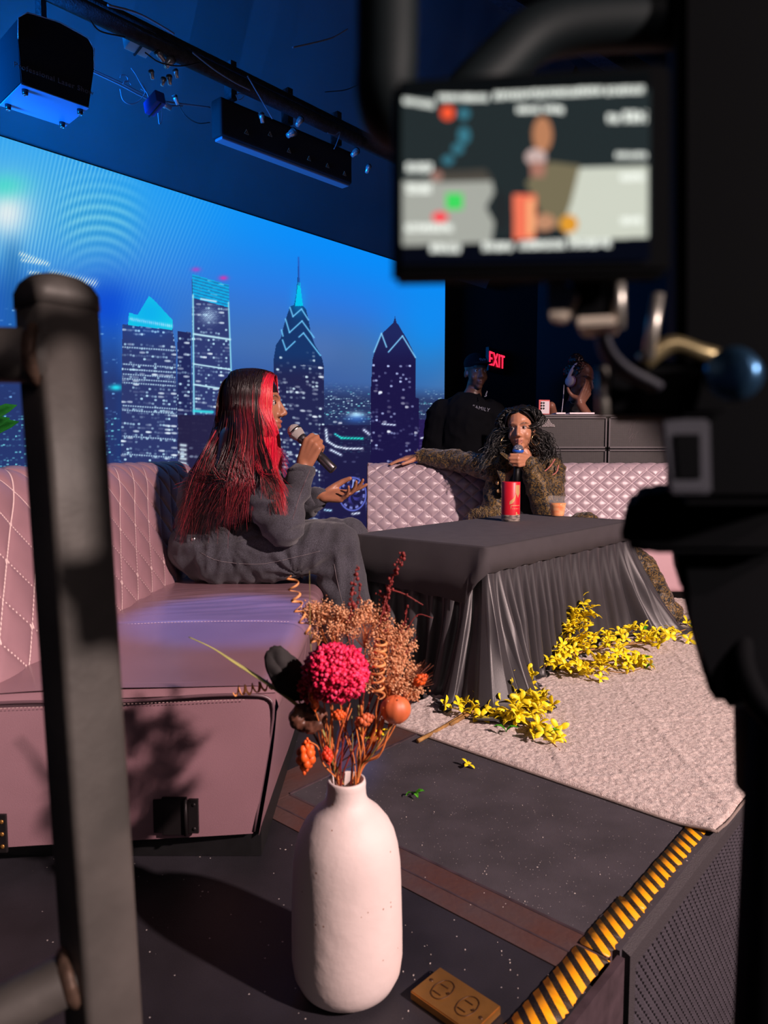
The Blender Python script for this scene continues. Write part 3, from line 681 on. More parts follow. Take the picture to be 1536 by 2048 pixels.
# --- left banquette: seat runs away from the camera, back on its left
XB, XF, Y0, Y1, ZS = -0.775, -0.205, 1.30, 3.25, 0.352
ls = thing('sofa', 'mauve leather sofa with stitched diamond back along the left, red-haired woman seated on it', 'sofa', (-0.5, 2.2, 0))
def plL(s, o, u):
    y = Y0-0.02+s; bend = 0.0
    return (XB-0.0+o+bend+0.05*max(0, (y-2.6))**2*0.4, y, u)
profL = [(0.03, 0.27), (0.012, 0.36), (-0.035, 0.50), (-0.075, 0.62), (-0.10, 0.70), (-0.135, 0.752), (-0.185, 0.762), (-0.225, 0.735), (-0.245, 0.66), (-0.25, 0.40), (-0.25, 0.05)]
quilted('backrest', Y1-Y0, [(a, b) for a, b in profL][::1], plL, 0.135, 0.155, 0.010, M_quiltA, ls, 620, 170)
for s_ in (0, Y1-Y0): endcap('backrest_end', profL, plL, s_, M_leath, ls)
bm = NB(); tube(bm, [plL(-0.004, p.x, p.y) for p in spline([Vector((a, b, 0)) for a, b in profL], 50)], 0.006, 8); obj('piping', bm, M_leathd, ls, True)
# seat cushion with rolled front edge, slight wrinkles near the sitter
def yE(x): return 1.265+(x+0.684)*0.108      # end face line, slightly angled
def seat_surface(name, parent, x0, x1, y0, y1, zt, zb, m, wr, nx=90, ny=190, R=0.045):
    V = np.zeros((ny, nx, 3)); 
    prof = [(x0, zt-0.01)]
    flat = (x1-x0)-R
    L = flat+math.pi*R/2+(zt-zb-R)
    for i in range(ny):
        for j in range(nx):
            l = L*j/(nx-1)
            ys = yE(x0+min(l, flat))+0.036; y = ys+(y1-ys)*i/(ny-1)
            if l < flat: x = x0+l; z = zt; nz = (0, 0, 1)
            elif l < flat+math.pi*R/2:
                t = (l-flat)/R; x = x0+flat+R*math.sin(t); z = zt-R+R*math.cos(t); nz = (math.sin(t), 0, math.cos(t))
            else: x = x1; z = zt-R-(l-flat-math.pi*R/2); nz = (1, 0, 0)
            d = wr(x, y, z); tpr = 0.050*(1-max(0, z)/zt)**1.3 if z < zt-R else 0; V[i, j] = (x+nz[0]*d-tpr, y, z+nz[2]*d)
    me = numesh(name, V.reshape(-1, 3), gridfaces(ny, nx)); return link(name, me, m, parent)
def wr(x, y, z):
    crown = 0.012*math.sin(math.pi*min(1, max(0, (x-XB)/(XF-XB))))
    dx, dy = x+0.42, y-2.45; r = math.hypot(dx, dy*1.0)
    rad = math.sin(math.atan2(dy, dx)*9+noise.noise(Vector((x*9, y*9, 0)))*5)
    ws = math.exp(-((y-2.22)/0.13)**2)
    w1 = noise.noise(Vector((x*5+y*2, y*34-x*9, 0)))*0.006*math.exp(-((y-2.15)/0.16)**2)
    sag = -0.02*math.exp(-((y-2.66)/0.25)**2-((x+0.5)/0.3)**2)
    seam = -0.006*math.exp(-((y-1.86-0.02*(x+0.5))/0.006)**2) if z > 0.2 else 0
    n_ = noise.noise(Vector((x*3.5, y*3.5, z*4)))*0.004
    f = -0.006*math.exp(-((z-(0.352-0.0))/0.01)**2) if False else 0
    return crown*0.6+w1+sag+seam+n_+ws*0.0
seat_surface('seat_cushion', ls, XB-0.01, XF, Y0+0.012, Y1, ZS, 0.05, M_leath, wr)
# the end face nearest the camera, with piping, seam and two connector brackets
def yE(x): return 1.265+(x+0.684)*0.108      # end face line, slightly angled
bm = NB(); nx, nz = 60, 50; g = []
for i in range(nx+1):
    row = []
    for j in range(nz+1):
        t = j/nz; z = 0.055+t*(ZS-0.006-0.055); xr = XF-0.004-0.050*(1-t)**1.3
        x = (XB-0.28)+(xr-(XB-0.28))*i/nx
        bul = 0.010*math.sin(math.pi*min(1, t*1.0))+noise.noise(Vector((x*5, z*5, 2)))*0.004
        row.append(bm.verts.new((x, yE(x)+0.035-bul, z)))
    g.append(row)
for i in range(nx):
    for j in range(nz): bm.faces.new((g[i][j], g[i+1][j], g[i+1][j+1], g[i][j+1]))
obj('end_panel', bm, M_leath, ls, True)
bm = NB(); 
for i in range(nx):
    x0_, x1_ = (XB-0.28)+(XF-0.004-(XB-0.28))*i/nx, (XB-0.28)+(XF-0.004-(XB-0.28))*(i+1)/nx
    y0_, y1_ = yE(x0_)+0.030, yE(x1_)+0.030
    c0_ = wr(x0_, 1.315, ZS); c1_ = wr(x1_, 1.315, ZS)
    rows0 = [(y0_, ZS-0.012), (y0_+0.005, ZS-0.001), (y0_+0.035, ZS+c0_)]; rows1 = [(y1_, ZS-0.012), (y1_+0.005, ZS-0.001), (y1_+0.035, ZS+c1_)]
    for k in range(2): 
        bm.faces.new([bm.verts.new(p) for p in ((x0_, *rows0[k]), (x1_, *rows1[k]), (x1_, *rows1[k+1]), (x0_, *rows0[k+1]))])
bmesh.ops.remove_doubles(bm, verts=bm.verts, dist=0.0004); obj('seat_front_edge', bm, M_leath, ls, True)
bm = NB(); pts = [(XB-0.25, yE(XB-.25)+0.024, ZS-0.016)]+[(XB+(XF-XB-0.05)*t, yE(XB+(XF-XB-.05)*t)+0.024, ZS-0.014+0.003*math.sin(t*9)) for t in np.linspace(0, 1, 20)]
pts += [(XF-0.02, yE(XF)+0.026, ZS-0.022), (XF-0.010, yE(XF)+0.026, ZS-0.05), (XF-0.026, yE(XF)+0.027, 0.2), (XF-0.052, yE(XF)+0.03, 0.06)]
tube(bm, spline(pts, 80), 0.0032, 8); obj('piping', bm, M_leathd, ls, True)
def stitches(name, pts, parent, step=0.006, r=0.0007, l=0.6, m=None):
    P = spline(pts, 400); bm = NB(); acc = 0; last = P[0]
    for a_, b_ in zip(P, P[1:]):
        acc += (b_-a_).length
        if acc >= step: d = (b_-a_).normalized(); tube(bm, [b_-d*step*l/2, b_+d*step*l/2], r, 4); acc = 0
    return obj(name, bm, m or M_thread, parent)
stitches('stitching', [(x, yE(x)+0.024, ZS-0.022) for x in np.linspace(XB-.2, XF-.06, 12)], ls)
stitches('stitching', [(x, 1.853+0.02*(x+.5), ZS+wr(x, 1.853, ZS)+0.0025) for x in np.linspace(XB+.02, XF-.05, 14)], ls, 0.008, 0.0012)
M_brk = mat('dark_bracket', rgb(42, 38, 40), 0.45, 0.6)
for cx_, cy_, full in ((338, 1652, True), (-2, 1668, False)):
    p = PY(cx_, cy_, 1.28); k = thing('tmp', 'x', 'x'); bpy.data.objects.remove(k)
    bm = NB(); X = p.x; Z = p.z; yf = yE(X)+0.022
    if full:
        box(bm, (X, yf, Z), (0.048, 0.006, 0.075), bev=0.0015); box(bm, (X-0.032, yf, Z), (0.018, 0.005, 0.066), bev=0.0015); box(bm, (X+0.036, yf, Z), (0.020, 0.007, 0.068), bev=0.0015)
        br = obj('connector_bracket', bm, M_brk, ls)
        bm = NB(); tube(bm, [(X+0.022, yf-0.005, Z-0.036), (X+0.022, yf-0.005, Z+0.036)], 0.004, 8); obj('hinge_pin', bm, M_brk, br, True)
        for dz_ in (-0.024, 0.024):
            bm = NB(); sphere(bm, (X+0.038, yf-0.004, Z+dz_), (0.0035, 0.002, 0.0035)); obj('screw', bm, M_brk, br, True)
    else:
        box(bm, (X, yf, Z), (0.028, 0.006, 0.075), bev=0.002); br = obj('connector_bracket', bm, M_brk, ls)
        for dz_ in (-0.024, 0.0, 0.024):
            bm = NB(); sphere(bm, (X+0.006, yf-0.004, Z+dz_), (0.004, 0.002, 0.004)); obj('screw', bm, M_brass, br, True)
bm = NB(); box(bm, ((XB-0.28+XF-0.04)/2, (Y0+0.06+Y1)/2, 0.03), (XF-0.04-XB+0.28, Y1-Y0-0.06, 0.058)); obj('plinth', bm, M_black, ls)

# --- back sofa behind the table
YB, X0b, X1b = 4.30, -0.10, 2.75
bs_ = thing('sofa', 'silvery mauve quilted sofa behind the black table, woman with curly hair on it', 'sofa', (1.2, 4.1, 0))
XSH = {}
def plB(s, o, u):
    # back faces the camera; left end rounded round a corner
    x = X0b+s; return (x, YB-o+0.0, u)
profB = [(0.03, 0.26), (0.012, 0.36), (-0.012, 0.48), (-0.035, 0.58), (-0.055, 0.66), (-0.085, 0.722), (-0.130, 0.742), (-0.17, 0.72), (-0.19, 0.64), (-0.19, 0.05)]
quilted('backrest', X1b-X0b, profB, plB, 0.098, 0.083, 0.011, M_quiltB, bs_, 960, 170)
endcap('backrest_end', profB, plB, 0.0, M_leath, bs_)
bm = NB(); tube(bm, [Vector(plB(0.0, p.x, p.y))+Vector((0, -0.002, 0.002)) for p in spline([Vector((a, b, 0)) for a, b in profB], 60)], 0.0055, 8); obj('piping', bm, M_leathd, bs_, True)
bm = NB(); box(bm, ((0.02+X1b)/2, 4.03, 0.205), (X1b-0.02, 0.52, 0.29), bev=0.04, seg=5); obj('seat_cushion', bm, mat('pale_mauve_leather', rgb(196, 160, 168), 0.4, var=0.05, scale=5, bump=0.15, bscale=500), bs_, True)
bm = NB(); box(bm, ((0.06+X1b)/2, 4.08, 0.03), (X1b-0.12, 0.42, 0.058)); obj('plinth', bm, M_black, bs_)

# ============================================================ table with fitted cloth and pleated skirt
ZT_ = 0.50
tN, tL, tR = PZ(975, 1094, ZT_), PZ(720, 1067, ZT_), PZ(1262, 1041, ZT_)
ux = (tR-tN); TW = ux.length; ux.normalize(); uy = (tL-tN); TD = uy.length; uy = (uy-ux*uy.dot(ux)).normalized(); TD = (tL-tN).dot(uy)
def TP(a, b, z=ZT_): p = tN+ux*a+uy*b; return Vector((p.x, p.y, z))
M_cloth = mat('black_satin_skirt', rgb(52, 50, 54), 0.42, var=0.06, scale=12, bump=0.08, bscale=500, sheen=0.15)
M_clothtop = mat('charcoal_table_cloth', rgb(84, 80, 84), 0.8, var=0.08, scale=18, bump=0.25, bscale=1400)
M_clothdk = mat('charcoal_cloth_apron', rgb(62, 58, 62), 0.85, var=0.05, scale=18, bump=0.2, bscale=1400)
tb = thing('table', 'long low folding table hidden under the black skirted cloth', 'table', TP(TW/2, TD/2, 0))
bm = NB(); prism(bm, [TP(0.01, 0.01, ZT_-0.004), TP(TW-.01, 0.01, ZT_-0.004), TP(TW-.01, TD-.01, ZT_-0.004), TP(0.01, TD-.01, ZT_-0.004)], (0, 0, -0.03)); obj('tabletop', bm, M_blackg, tb)
for a_, b_ in ((0.08, 0.08), (TW-.08, 0.08), (TW-.08, TD-.08), (0.08, TD-.08)):
    bm = NB(); tube(bm, [TP(a_, b_, ZT_-.034), TP(a_, b_, 0.012)], 0.014, 12); obj('leg', bm, M_black, tb, True)
tc = thing('tablecloth', 'black satin skirted cloth with deep pleats draped over the long table', 'tablecloth', TP(TW/2, TD/2, 0))
# top panel
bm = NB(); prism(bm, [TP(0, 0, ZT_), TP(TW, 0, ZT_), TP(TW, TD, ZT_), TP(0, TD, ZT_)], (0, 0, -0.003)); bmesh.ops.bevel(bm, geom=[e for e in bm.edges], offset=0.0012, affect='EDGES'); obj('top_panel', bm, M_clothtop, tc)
per = 2*(TW+TD); RC = 0.02
def rim(s):
    s = s % per
    if s < TW: return TP(s, 0, 0), -uy
    s -= TW
    if s < TD: return TP(TW, s, 0), ux
    s -= TD
    if s < TW: return TP(TW-s, TD, 0), uy
    s -= TW; return TP(0, TD-s, 0), -ux
cornS = [0, TW, TW+TD, 2*TW+TD, per]
def skirt():
    nu, nv = 1500, 46; V = np.zeros((nu, nv, 3)); rnd = random.Random(3)
    # irregular pleat phase
    ph = [0]; 
    for i in range(nu): ph.append(ph[-1]+ (per/nu)*(92+26*math.sin(i*0.013)+22*noise.noise(Vector((i*0.02, 0, 0)))))
    for i in range(nu):
        s = per*i/nu; p, n = rim(s)
        dc = min(abs(s-c) for c in cornS); ci = min(range(5), key=lambda k: abs(s-cornS[k])) % 4
        # round the normal at the corners
        n2 = Vector((0, 0, 0))
        for q in range(-6, 7): n2 += rim(s+q*0.016)[1]
        n2.normalize()
        flare_c = {0: 0.17, 1: 0.20, 2: 0.02, 3: 0.02}[ci]*math.exp(-(dc/0.13)**2)
        A = 0.5+0.5*noise.noise(Vector((s*4, 5, 0)))
        for j in range(nv):
            t = j/(nv-1); z = (ZT_-0.085)*(1-t)+0.004
            fold = math.sin(ph[i]+1.6*math.sin(t*2.0+s*3)*t+0.9*noise.noise(Vector((s*3, t*2, 9)))); fold = math.copysign(abs(fold)**0.8, fold)
            amp = (0.004+0.016*min(1, t*2.2))*(0.65+0.7*A)
            big = 0.022*noise.noise(Vector((s*7, 1.5, 2)))*t
            out = 0.002+flare_c*t**1.5+0.045*t**1.3+fold*amp+big
            side = 0.012*math.sin(ph[i]*0.5+2)*t
            tg = Vector((-n2.y, n2.x, 0))
            # cloth pooling on the floor
            pool = sstep(0.90, 1.0, t)*0.05*(0.35+math.exp(-(dc/0.15)**2)*(1.0 if ci in (0, 1) else 0.2))
            q = p+n2*(out+pool)+tg*side
            if t > 0.93: z = 0.013+0.009*math.sin(s*80+t*20)+0.004*fold
            V[i, j] = (q.x, q.y, max(z, 0.003+0.0))
    return numesh('skirt', V.reshape(-1, 3), gridfaces(nu, nv, True))
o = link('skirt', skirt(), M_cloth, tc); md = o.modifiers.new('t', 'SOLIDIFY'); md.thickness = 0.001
# apron band: short on the long sides, deep on the end that faces the left sofa
bm = NB(); n = 260; rings = []
for i in range(n):
    s = per*i/n; p, nn = rim(s); n2 = Vector((0, 0, 0))
    for q in range(-3, 4): n2 += rim(s+q*0.006)[1]
    n2.normalize(); side = 2*TW+TD < s < per-0.0
    dr = 0.085 if not side else lerp(0.150, 0.19, (s-2*TW-TD)/TD)
    if s > per-0.05: dr = lerp(dr, 0.085, (s-per+0.05)/0.05)
    if 2*TW+TD < s < 2*TW+TD+.03: dr = 0.13
    rings.append([bm.verts.new(Vector((p.x, p.y, ZT_+0.0005))+n2*0.0005), bm.verts.new(Vector((p.x, p.y, ZT_-0.006))+n2*0.006),
                  bm.verts.new(Vector((p.x, p.y, ZT_-dr*0.5))+n2*((0.008 if not side else 0.026)+0.002*math.sin(s*31))), bm.verts.new(Vector((p.x, p.y, ZT_-dr-0.002*math.sin(s*50)))+n2*(0.010 if not side else 0.050+0.004*math.sin(s*12)))])
for i in range(n):
    a_, b_ = rings[i], rings[(i+1) % n]
    for k in range(3): bm.faces.new((a_[k], b_[k], b_[k+1], a_[k+1]))
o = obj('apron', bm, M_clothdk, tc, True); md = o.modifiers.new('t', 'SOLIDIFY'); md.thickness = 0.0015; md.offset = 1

# ============================================================ things on the table
# tall red canister
c = PZ(1021, 1042, ZT_); zt = PY(1021, 964, c.y).z; r_ = 18.5/FPX*c.y
cn = thing('canister', 'tall red canister with gold lettering panel and a grey marbled base on the table', 'canister', (c.x, c.y, ZT_))
M_red = mat('red_print', rgb(214, 28, 48), 0.4, var=0.04, scale=30); M_gold = mat('gold_print', rgb(226, 176, 120), 0.4, 0.3)
M_marb = mat('marbled_base', rgb(70, 64, 66), 0.5, col2=rgb(176, 160, 150), scale=40, stretch=(1, 1, 3)); hh = zt-ZT_
bm = NB(); lathe(bm, [(0, hh), (r_*0.86, hh), (r_*0.97, hh-.001), (r_, hh-0.003), (r_, hh*0.17)], (c.x, c.y, ZT_), n=48); obj('sleeve', bm, M_red, cn, True)
bm = NB(); lathe(bm, [(r_*1.0, hh*0.17), (r_*1.003, hh*0.165), (r_*1.003, 0.003), (r_*0.97, 0.0006), (0, 0.0006)], (c.x, c.y, ZT_), n=48); obj('base', bm, M_marb, cn, True)
bm = NB(); lathe(bm, [(r_*0.86, hh+0.0006), (0, hh+0.0006)], (c.x, c.y, ZT_), n=48); lathe(bm, [(r_*1.0, hh-0.003), (r_*0.99, hh+0.0015), (r_*0.95, hh+0.0015)], (c.x, c.y, ZT_), n=48); obj('lid', bm, M_red, cn, True)
def onc(th, z, r): return Vector((c.x+math.cos(th)*r, c.y+math.sin(th)*r, ZT_+z))
def decal(name, poly, m, par):      # poly in (angle deg from the camera-facing side, height fraction)
    bm = NB(); base_th = math.atan2(-c.y, -c.x)
    # subdivide into columns
    vs = [bm.verts.new((u, v, 0)) for u, v in poly]; bm.faces.new(vs)
    bmesh.ops.triangulate(bm, faces=bm.faces); bmesh.ops.subdivide_edges(bm, edges=bm.edges, cuts=4, use_grid_fill=True)
    for v in bm.verts: v.co = onc(base_th+math.radians(v.co.x), v.co.y*hh, r_*1.004)
    return obj(name, bm, m, par)
em = decal('bottle_emblem', [(30, .93), (66, .93), (66, .72), (54, .66), (50, .60), (42, .66), (30, .74)], M_gold, cn)
for pl in ([(-6, .52), (18, .60), (34, .72), (30, .62), (22, .52), (8, .46), (-8, .44)], [(0, .34), (66, .34), (66, .325), (0, .325)], [(0, .42), (10, .42), (66, .42), (66, .405), (6, .405), (0, .38)], [(0, .42), (3, .42), (3, .33), (0, .33)], [(34, .25), (40, .25), (46, .19), (58, .19), (58, .17), (34, .17)]):
    decal('printed_mark', pl, M_gold, em)
# plastic cup with orange drink
c = PZ(1115, 1033, ZT_); h_ = PY(1115, 993, c.y).z-ZT_; rb = 13/FPX*c.y; rt = 19.5/FPX*c.y
cp_ = thing('drinking_cup', 'clear plastic cup half filled with orange drink on the table', 'cup', (c.x, c.y, ZT_))
M_cup = mat('clear_plastic', (0.9, 0.92, 0.95, 1), 0.06, spec=0.9); M_cup.node_tree.nodes['Principled BSDF'].inputs['Alpha'].default_value = 0.06
bm = NB(); pr = [(0, 0.0012), (rb, 0.0012)]+[(lerp(rb, rt, t), lerp(0.002, h_, t)) for t in np.linspace(0, 1, 8)]+[(rt+0.0015, h_+0.0008), (rt+0.0008, h_+0.0025), (rt-0.0012, h_)]+[(lerp(rb, rt, t)-0.0012, lerp(0.003, h_, t)) for t in np.linspace(0.97, 0.02, 6)]+[(0, 0.003)]
lathe(bm, pr, (c.x, c.y, ZT_), n=48); obj('cup', bm, M_cup, cp_, True)
M_drink = mat('orange_drink', rgb(250, 130, 25), 0.15, sub=.3, col2=rgb(250, 185, 120), scale=24, spec=0.4, stretch=(1, 1, 2))
bm = NB(); f = 0.68; lathe(bm, [(0, 0.004), (rb-0.002, 0.004)]+[(lerp(rb, rt, t)-0.0022, h_*t) for t in np.linspace(0.08, f, 6)]+[(0, h_*f+0.0005)], (c.x, c.y, ZT_), n=40); dr = obj('drink', bm, M_drink, cp_, True)
# ============================================================ people
SKIN1 = (0.36, 0.15, 0.085); SKIN2 = (0.55, 0.25, 0.145); SKIN3 = (0.20, 0.085, 0.055)
M_skin = mat('brown_skin', (0.3, 0.14, 0.08, 1), 0.42, attr='Col', sub=0.08, spec=0.45, bump=0.06, bscale=400)
def skinmat(me, base, q=None, s=1.0, lip=None, lids=None):
    if q is not None: skin_cols(me, q, s, base, lip, lids=lids)
    else: setcol(me, np.tile(np.array(base, float), (len(me.vertices), 1)))
M_denim = mat('charcoal_denim', rgb(58, 58, 66), 0.85, var=0.18, scale=9, bump=0.35, bscale=1600, sheen=0.2)
def denim_weave(m):
    nt = m.node_tree; N = nt.nodes; L = nt.links; b = N['Principled BSDF']; src = b.inputs['Base Color'].links[0].from_socket
    tc_ = [x for x in N if x.bl_idname == 'ShaderNodeTexCoord'][0]; nz = N.new('ShaderNodeTexNoise'); nz.inputs['Scale'].default_value = 420; nz.inputs['Detail'].default_value = 2
    L.new(tc_.outputs['Object'], nz.inputs['Vector']); rp = N.new('ShaderNodeValToRGB'); rp.color_ramp.elements[0].position = 0.4; rp.color_ramp.elements[1].position = 0.6
    rp.color_ramp.elements[0].color = (0.55, 0.55, 0.58, 1); rp.color_ramp.elements[1].color = (1.45, 1.42, 1.45, 1); L.new(nz.outputs['Fac'], rp.inputs[0])
    mx = N.new('ShaderNodeMix'); mx.data_type = 'RGBA'; mx.blend_type = 'MULTIPLY'; mx.inputs['Factor'].default_value = 1; L.new(src, mx.inputs['A']); L.new(rp.outputs[0], mx.inputs['B']); L.new(mx.outputs['Result'], b.inputs['Base Color'])
denim_weave(M_denim)
M_dthread = mat('denim_thread', rgb(120, 112, 116), 0.8)
M_hair = mat('hair_strands', (0.02, 0.01, 0.012, 1), 0.36, attr='Col', spec=0.6)
M_micball = mat('steel_mesh_ball', rgb(205, 200, 196), 0.45, 0.35, bump=1.0, bscale=900); M_micbody = mat('satin_graphite', rgb(96, 92, 96), 0.3, 0.85)

# ---------------- woman with long red-streaked hair, seated in profile on the left sofa
Yw = 2.60
a1 = lambda px, py, dy=0.0: PY(px, py, Yw+dy)
w1 = thing('person', 'woman with long black and red hair in dark denim seated on the left sofa', 'person', (a1(470, 1100).x, Yw, ZS))
B = Blob()
pelvis = a1(432, 1092); waist = a1(432, 1010); chest = a1(478, 942); neckb = a1(497, 885); headc = a1(512, 812)
B.chain([pelvis, waist, chest], [0.135, 0.12, 0.125]).chain([chest, neckb], [0.11, 0.06]).cap(neckb, 0.052, headc-Vector((0.0, 0, 0.05)), 0.05)
F1 = Vector((0.985, -0.10, -0.02)).normalized(); q1, A1h = head(B, headc, F1, (0.03, 0, 1), 1.0)
shR, elR, wrR = a1(500, 932, -0.14), a1(566, 1052, -0.21), a1(612, 944, -0.17)
shL, elL, wrL = a1(500, 925, 0.16), a1(580, 1030, 0.19), a1(642, 992, 0.10)
B.chain([chest, shR], [0.09, 0.065]).chain([shR, elR], [0.056, 0.045]); B.chain([chest, shL], [0.09, 0.065]).chain([shL, elL, wrL], [0.054, 0.043, 0.025])
hipR, knR, anR, toR = a1(440, 1110, -0.09), a1(672, 1092, -0.12), a1(706, 1290, -0.10), a1(752, 1318, -0.10)
hipL, knL, anL, toL = a1(440, 1105, 0.10), a1(694, 1078, 0.14), a1(722, 1285, 0.15), a1(765, 1305, 0.16)
for h_, k_, an_, t_ in ((hipR, knR, anR, toR), (hipL, knL, anL, toL)): B.chain([pelvis, h_, k_, an_], [0.11, 0.09, 0.058, 0.035]).chain([an_, t_], [0.034, 0.025])
tipW, tailW = a1(580, 853, -0.12), a1(667, 940, -0.17)
Tm = (tipW-tailW).normalized(); Fh = Vector((0.40, -0.05, 0.90)).normalized(); Pn = Fh.cross(Tm).normalized()
if Pn.y < 0: Pn = -Pn
mc = a1(628, 898, -0.145)
wr_ = mc-Fh*0.066-Pn*0.027
wrR = wr_
B.cap(elR, 0.04, wr_, 0.026)
tips = hand(B, wr_, Fh, Pn, Tm, [(55, 80, 55), (62, 82, 55), (68, 82, 55), (72, 82, 55)], [(0.5, 0.25, 0.9), (0.55, -0.05, 0.5), (0.5, -0.2, 0.2)], 0.98)
hand(B, wrL, (1.0, -0.10, 0.02), (0.05, -0.45, 0.85), (0.1, 0.85, 0.55), [(8, 12, 8), (26, 22, 12), (34, 26, 14), (40, 28, 14)], [(0.75, 0.6, 0.3), (0.85, 0.35, 0.35), (0.95, 0.1, 0.35)], 1.02, 0.16)
me = B.mesh('body', 0.0048, 2, face_fn(q1, F1)); skinmat(me, SKIN1, q1, 1.0, (0.30, 0.07, 0.06)); link('body', me, M_skin, w1); eyes(w1, q1, F1)
# jacket
B = Blob()
B.chain([a1(432, 1068), waist+Vector((0, 0, .02)), chest], [0.145, 0.135, 0.125]).chain([chest, a1(495, 905)], [0.13, 0.075])
B.chain([chest, shR], [0.10, 0.080]).chain([shR, shR.lerp(elR, .5), elR], [0.078, 0.084, 0.070]).chain([elR, wr_+(elR-wr_).normalized()*0.02], [0.064, 0.043])
B.chain([chest, shL], [0.11, 0.085]).chain([shL, elL], [0.08, 0.068]).chain([elL, wrL-(wrL-elL).normalized()*0.02], [0.062, 0.042])
def jfold(co, no):
    out = co.copy()
    for i in range(len(co)):
        p = Vector(co[i]); v = 1-abs(noise.noise(Vector((p.x*9+p.z*5, p.y*7, p.z*20-p.x*7))))*2.6; v2 = noise.noise(p*34)
        out[i] += no[i]*(0.0115*(v-0.4)+0.0018*v2)
    return out
me = B.mesh('jacket', 0.0075, 3, jfold); jk = link('jacket', me, M_denim, w1)
# cuff, collar
bm = NB(); dd = (elR-wr_).normalized(); lathe(bm, [(0.040, 0), (0.0445, 0.002), (0.0455, 0.03), (0.047, 0.056), (0.044, 0.058)], wr_+dd*0.020, dd, 32); cu = obj('cuff', bm, M_denim, jk, True); md = cu.modifiers.new('t', 'SOLIDIFY'); md.thickness = 0.002
bm = NB(); dd = (elL-wrL).normalized(); lathe(bm, [(0.036, 0), (0.0435, 0.002), (0.0455, 0.04), (0.044, 0.045)], wrL+dd*0.016, dd, 32); cu = obj('cuff', bm, M_denim, jk, True); md = cu.modifiers.new('t', 'SOLIDIFY'); md.thickness = 0.002
bm = NB(); ring = []
for k in range(25):
    a = math.pi*(-0.82+1.64*k/24); c_ = a1(500, 896)
    d = Vector((-math.cos(a)*0.075+0.01, math.sin(a)*0.085, -0.035*(1-math.cos(a))*0.4)); ring.append((bm.verts.new(c_+d*0.82+Vector((0, 0, .035))), bm.verts.new(c_+d*1.25+Vector((0, 0, -0.012)))))
for a_, b_ in zip(ring, ring[1:]): bm.faces.new((a_[0], b_[0], b_[1], a_[1]))
o = obj('collar', bm, M_denim, jk, True); md = o.modifiers.new('t', 'SOLIDIFY'); md.thickness = 0.004
# waist tab with buckle button
bm = NB(); c_ = a1(398, 1078, -0.158); box(bm, c_, (0.085, 0.010, 0.030), bev=0.003); tb_ = obj('waist_tab', bm, M_denim, jk)
bm = NB(); lathe(bm, [(0, 0.004), (0.008, 0.003), (0.0085, 0)], c_+Vector((-0.018, -0.005, 0.0)), (0, -1, 0), 20); obj('button', bm, M_steel, tb_, True)
# trousers
B = Blob(); B.ell(pelvis+Vector((-0.005, 0, -0.005)), (0.165, 0.185, 0.125))
for h_, k_, an_, kr in ((hipR, knR, anR, 1), (hipL, knL, anL, 1)):
    B.chain([pelvis, h_, h_.lerp(k_, .5)-Vector((0, 0, .004)), k_], [0.13, 0.112, 0.104, 0.086])
    m_ = k_.lerp(an_, .5); B.chain([k_, m_, an_+Vector((0, 0, 0.02))], [0.084, 0.088, 0.100])
def tfold(co, no):
    out = co.copy()
    for i in range(len(co)):
        p = Vector(co[i]); dk = (p-knR).length; hx = (p-hipR).length
        shin = sstep(0.52, 0.44, p.z)*sstep(-0.22, -0.12, p.x)
        fan = math.sin(math.atan2(p.z-0.50, p.x-(hipR.x+0.05))*16+p.y*8+noise.noise(p*6)*2)*0.0028*math.exp(-((hx-0.14)/0.13)**2)
        cr = -abs(noise.noise(Vector((p.x*22, p.y*6, p.z*7))))*0.016*(1-shin)+(-abs(noise.noise(Vector((p.x*20, p.y*16, p.z*4.5))))*0.030)*shin
        kn = math.sin(math.atan2(p.z-(knR.z-0.09), p.x-(knR.x-0.13))*11+1)*0.006*math.exp(-((Vector((p.x-knR.x+0.10, 0, p.z-knR.z+0.05)).length-0.08)/0.07)**2)
        out[i] += no[i]*(cr+fan+kn+0.004)
    return out
me = B.mesh('trousers', 0.0075, 3, tfold); tr = link('trousers', me, M_denim, w1)
def on_mesh(me_obj, px, py, off=0.001):
    me_ = me_obj.data; 
    if 'bvh' not in me_obj: pass
    from mathutils.bvhtree import BVHTree
    key = me_obj.name
    if key not in BVH: BVH[key] = BVHTree.FromPolygons([v.co.copy() for v in me_.vertices], [tuple(p.vertices) for p in me_.polygons])
    d = ray(px, py).normalized(); h = BVH[key].ray_cast(CP, d)
    return None if h[0] is None else h[0]-d*off
BVH = {}
def seamline(name, pts, ob, m, par, r=0.0009, n=40):
    P = spline([Vector((x, y, 0)) for x, y in pts], n); Q = [on_mesh(ob, p.x, p.y) for p in P]; Q = [q for q in Q if q is not None]
    if len(Q) < 3: return
    bm = NB(); tube(bm, Q, r, 4); obj(name, bm, m, par, True)
seamline('seam', [(400, 1105), (440, 1122), (520, 1128), (600, 1112), (640, 1102)], tr, M_dthread, tr)
seamline('seam', [(668, 1128), (676, 1170), (690, 1230), (698, 1290)], tr, M_dthread, tr)
seamline('seam', [(620, 940), (600, 990), (585, 1040)], jk, M_leathd, jk, 0.0012)
for k_, (an_, t_) in enumerate(((anR, toR), (anL, toL))):
    B = Blob(); z0 = 0.030; a_ = Vector((an_.x, an_.y, z0+0.02)); b_ = Vector((t_.x+0.02, t_.y, z0)); B.chain([a_, a_.lerp(b_, .6), b_], [0.042, 0.036, 0.028]); B.cap((an_.x-.02, an_.y, 0.03), 0.03, (an_.x, an_.y, 0.10), 0.036)
    link('shoe', B.mesh('shoe', 0.005, 2), M_blackg, w1)
bm = NB(); sphere(bm, q1(0.078, 0.0, -0.045), 0.005); obj('earring', bm, M_steel, w1, True)
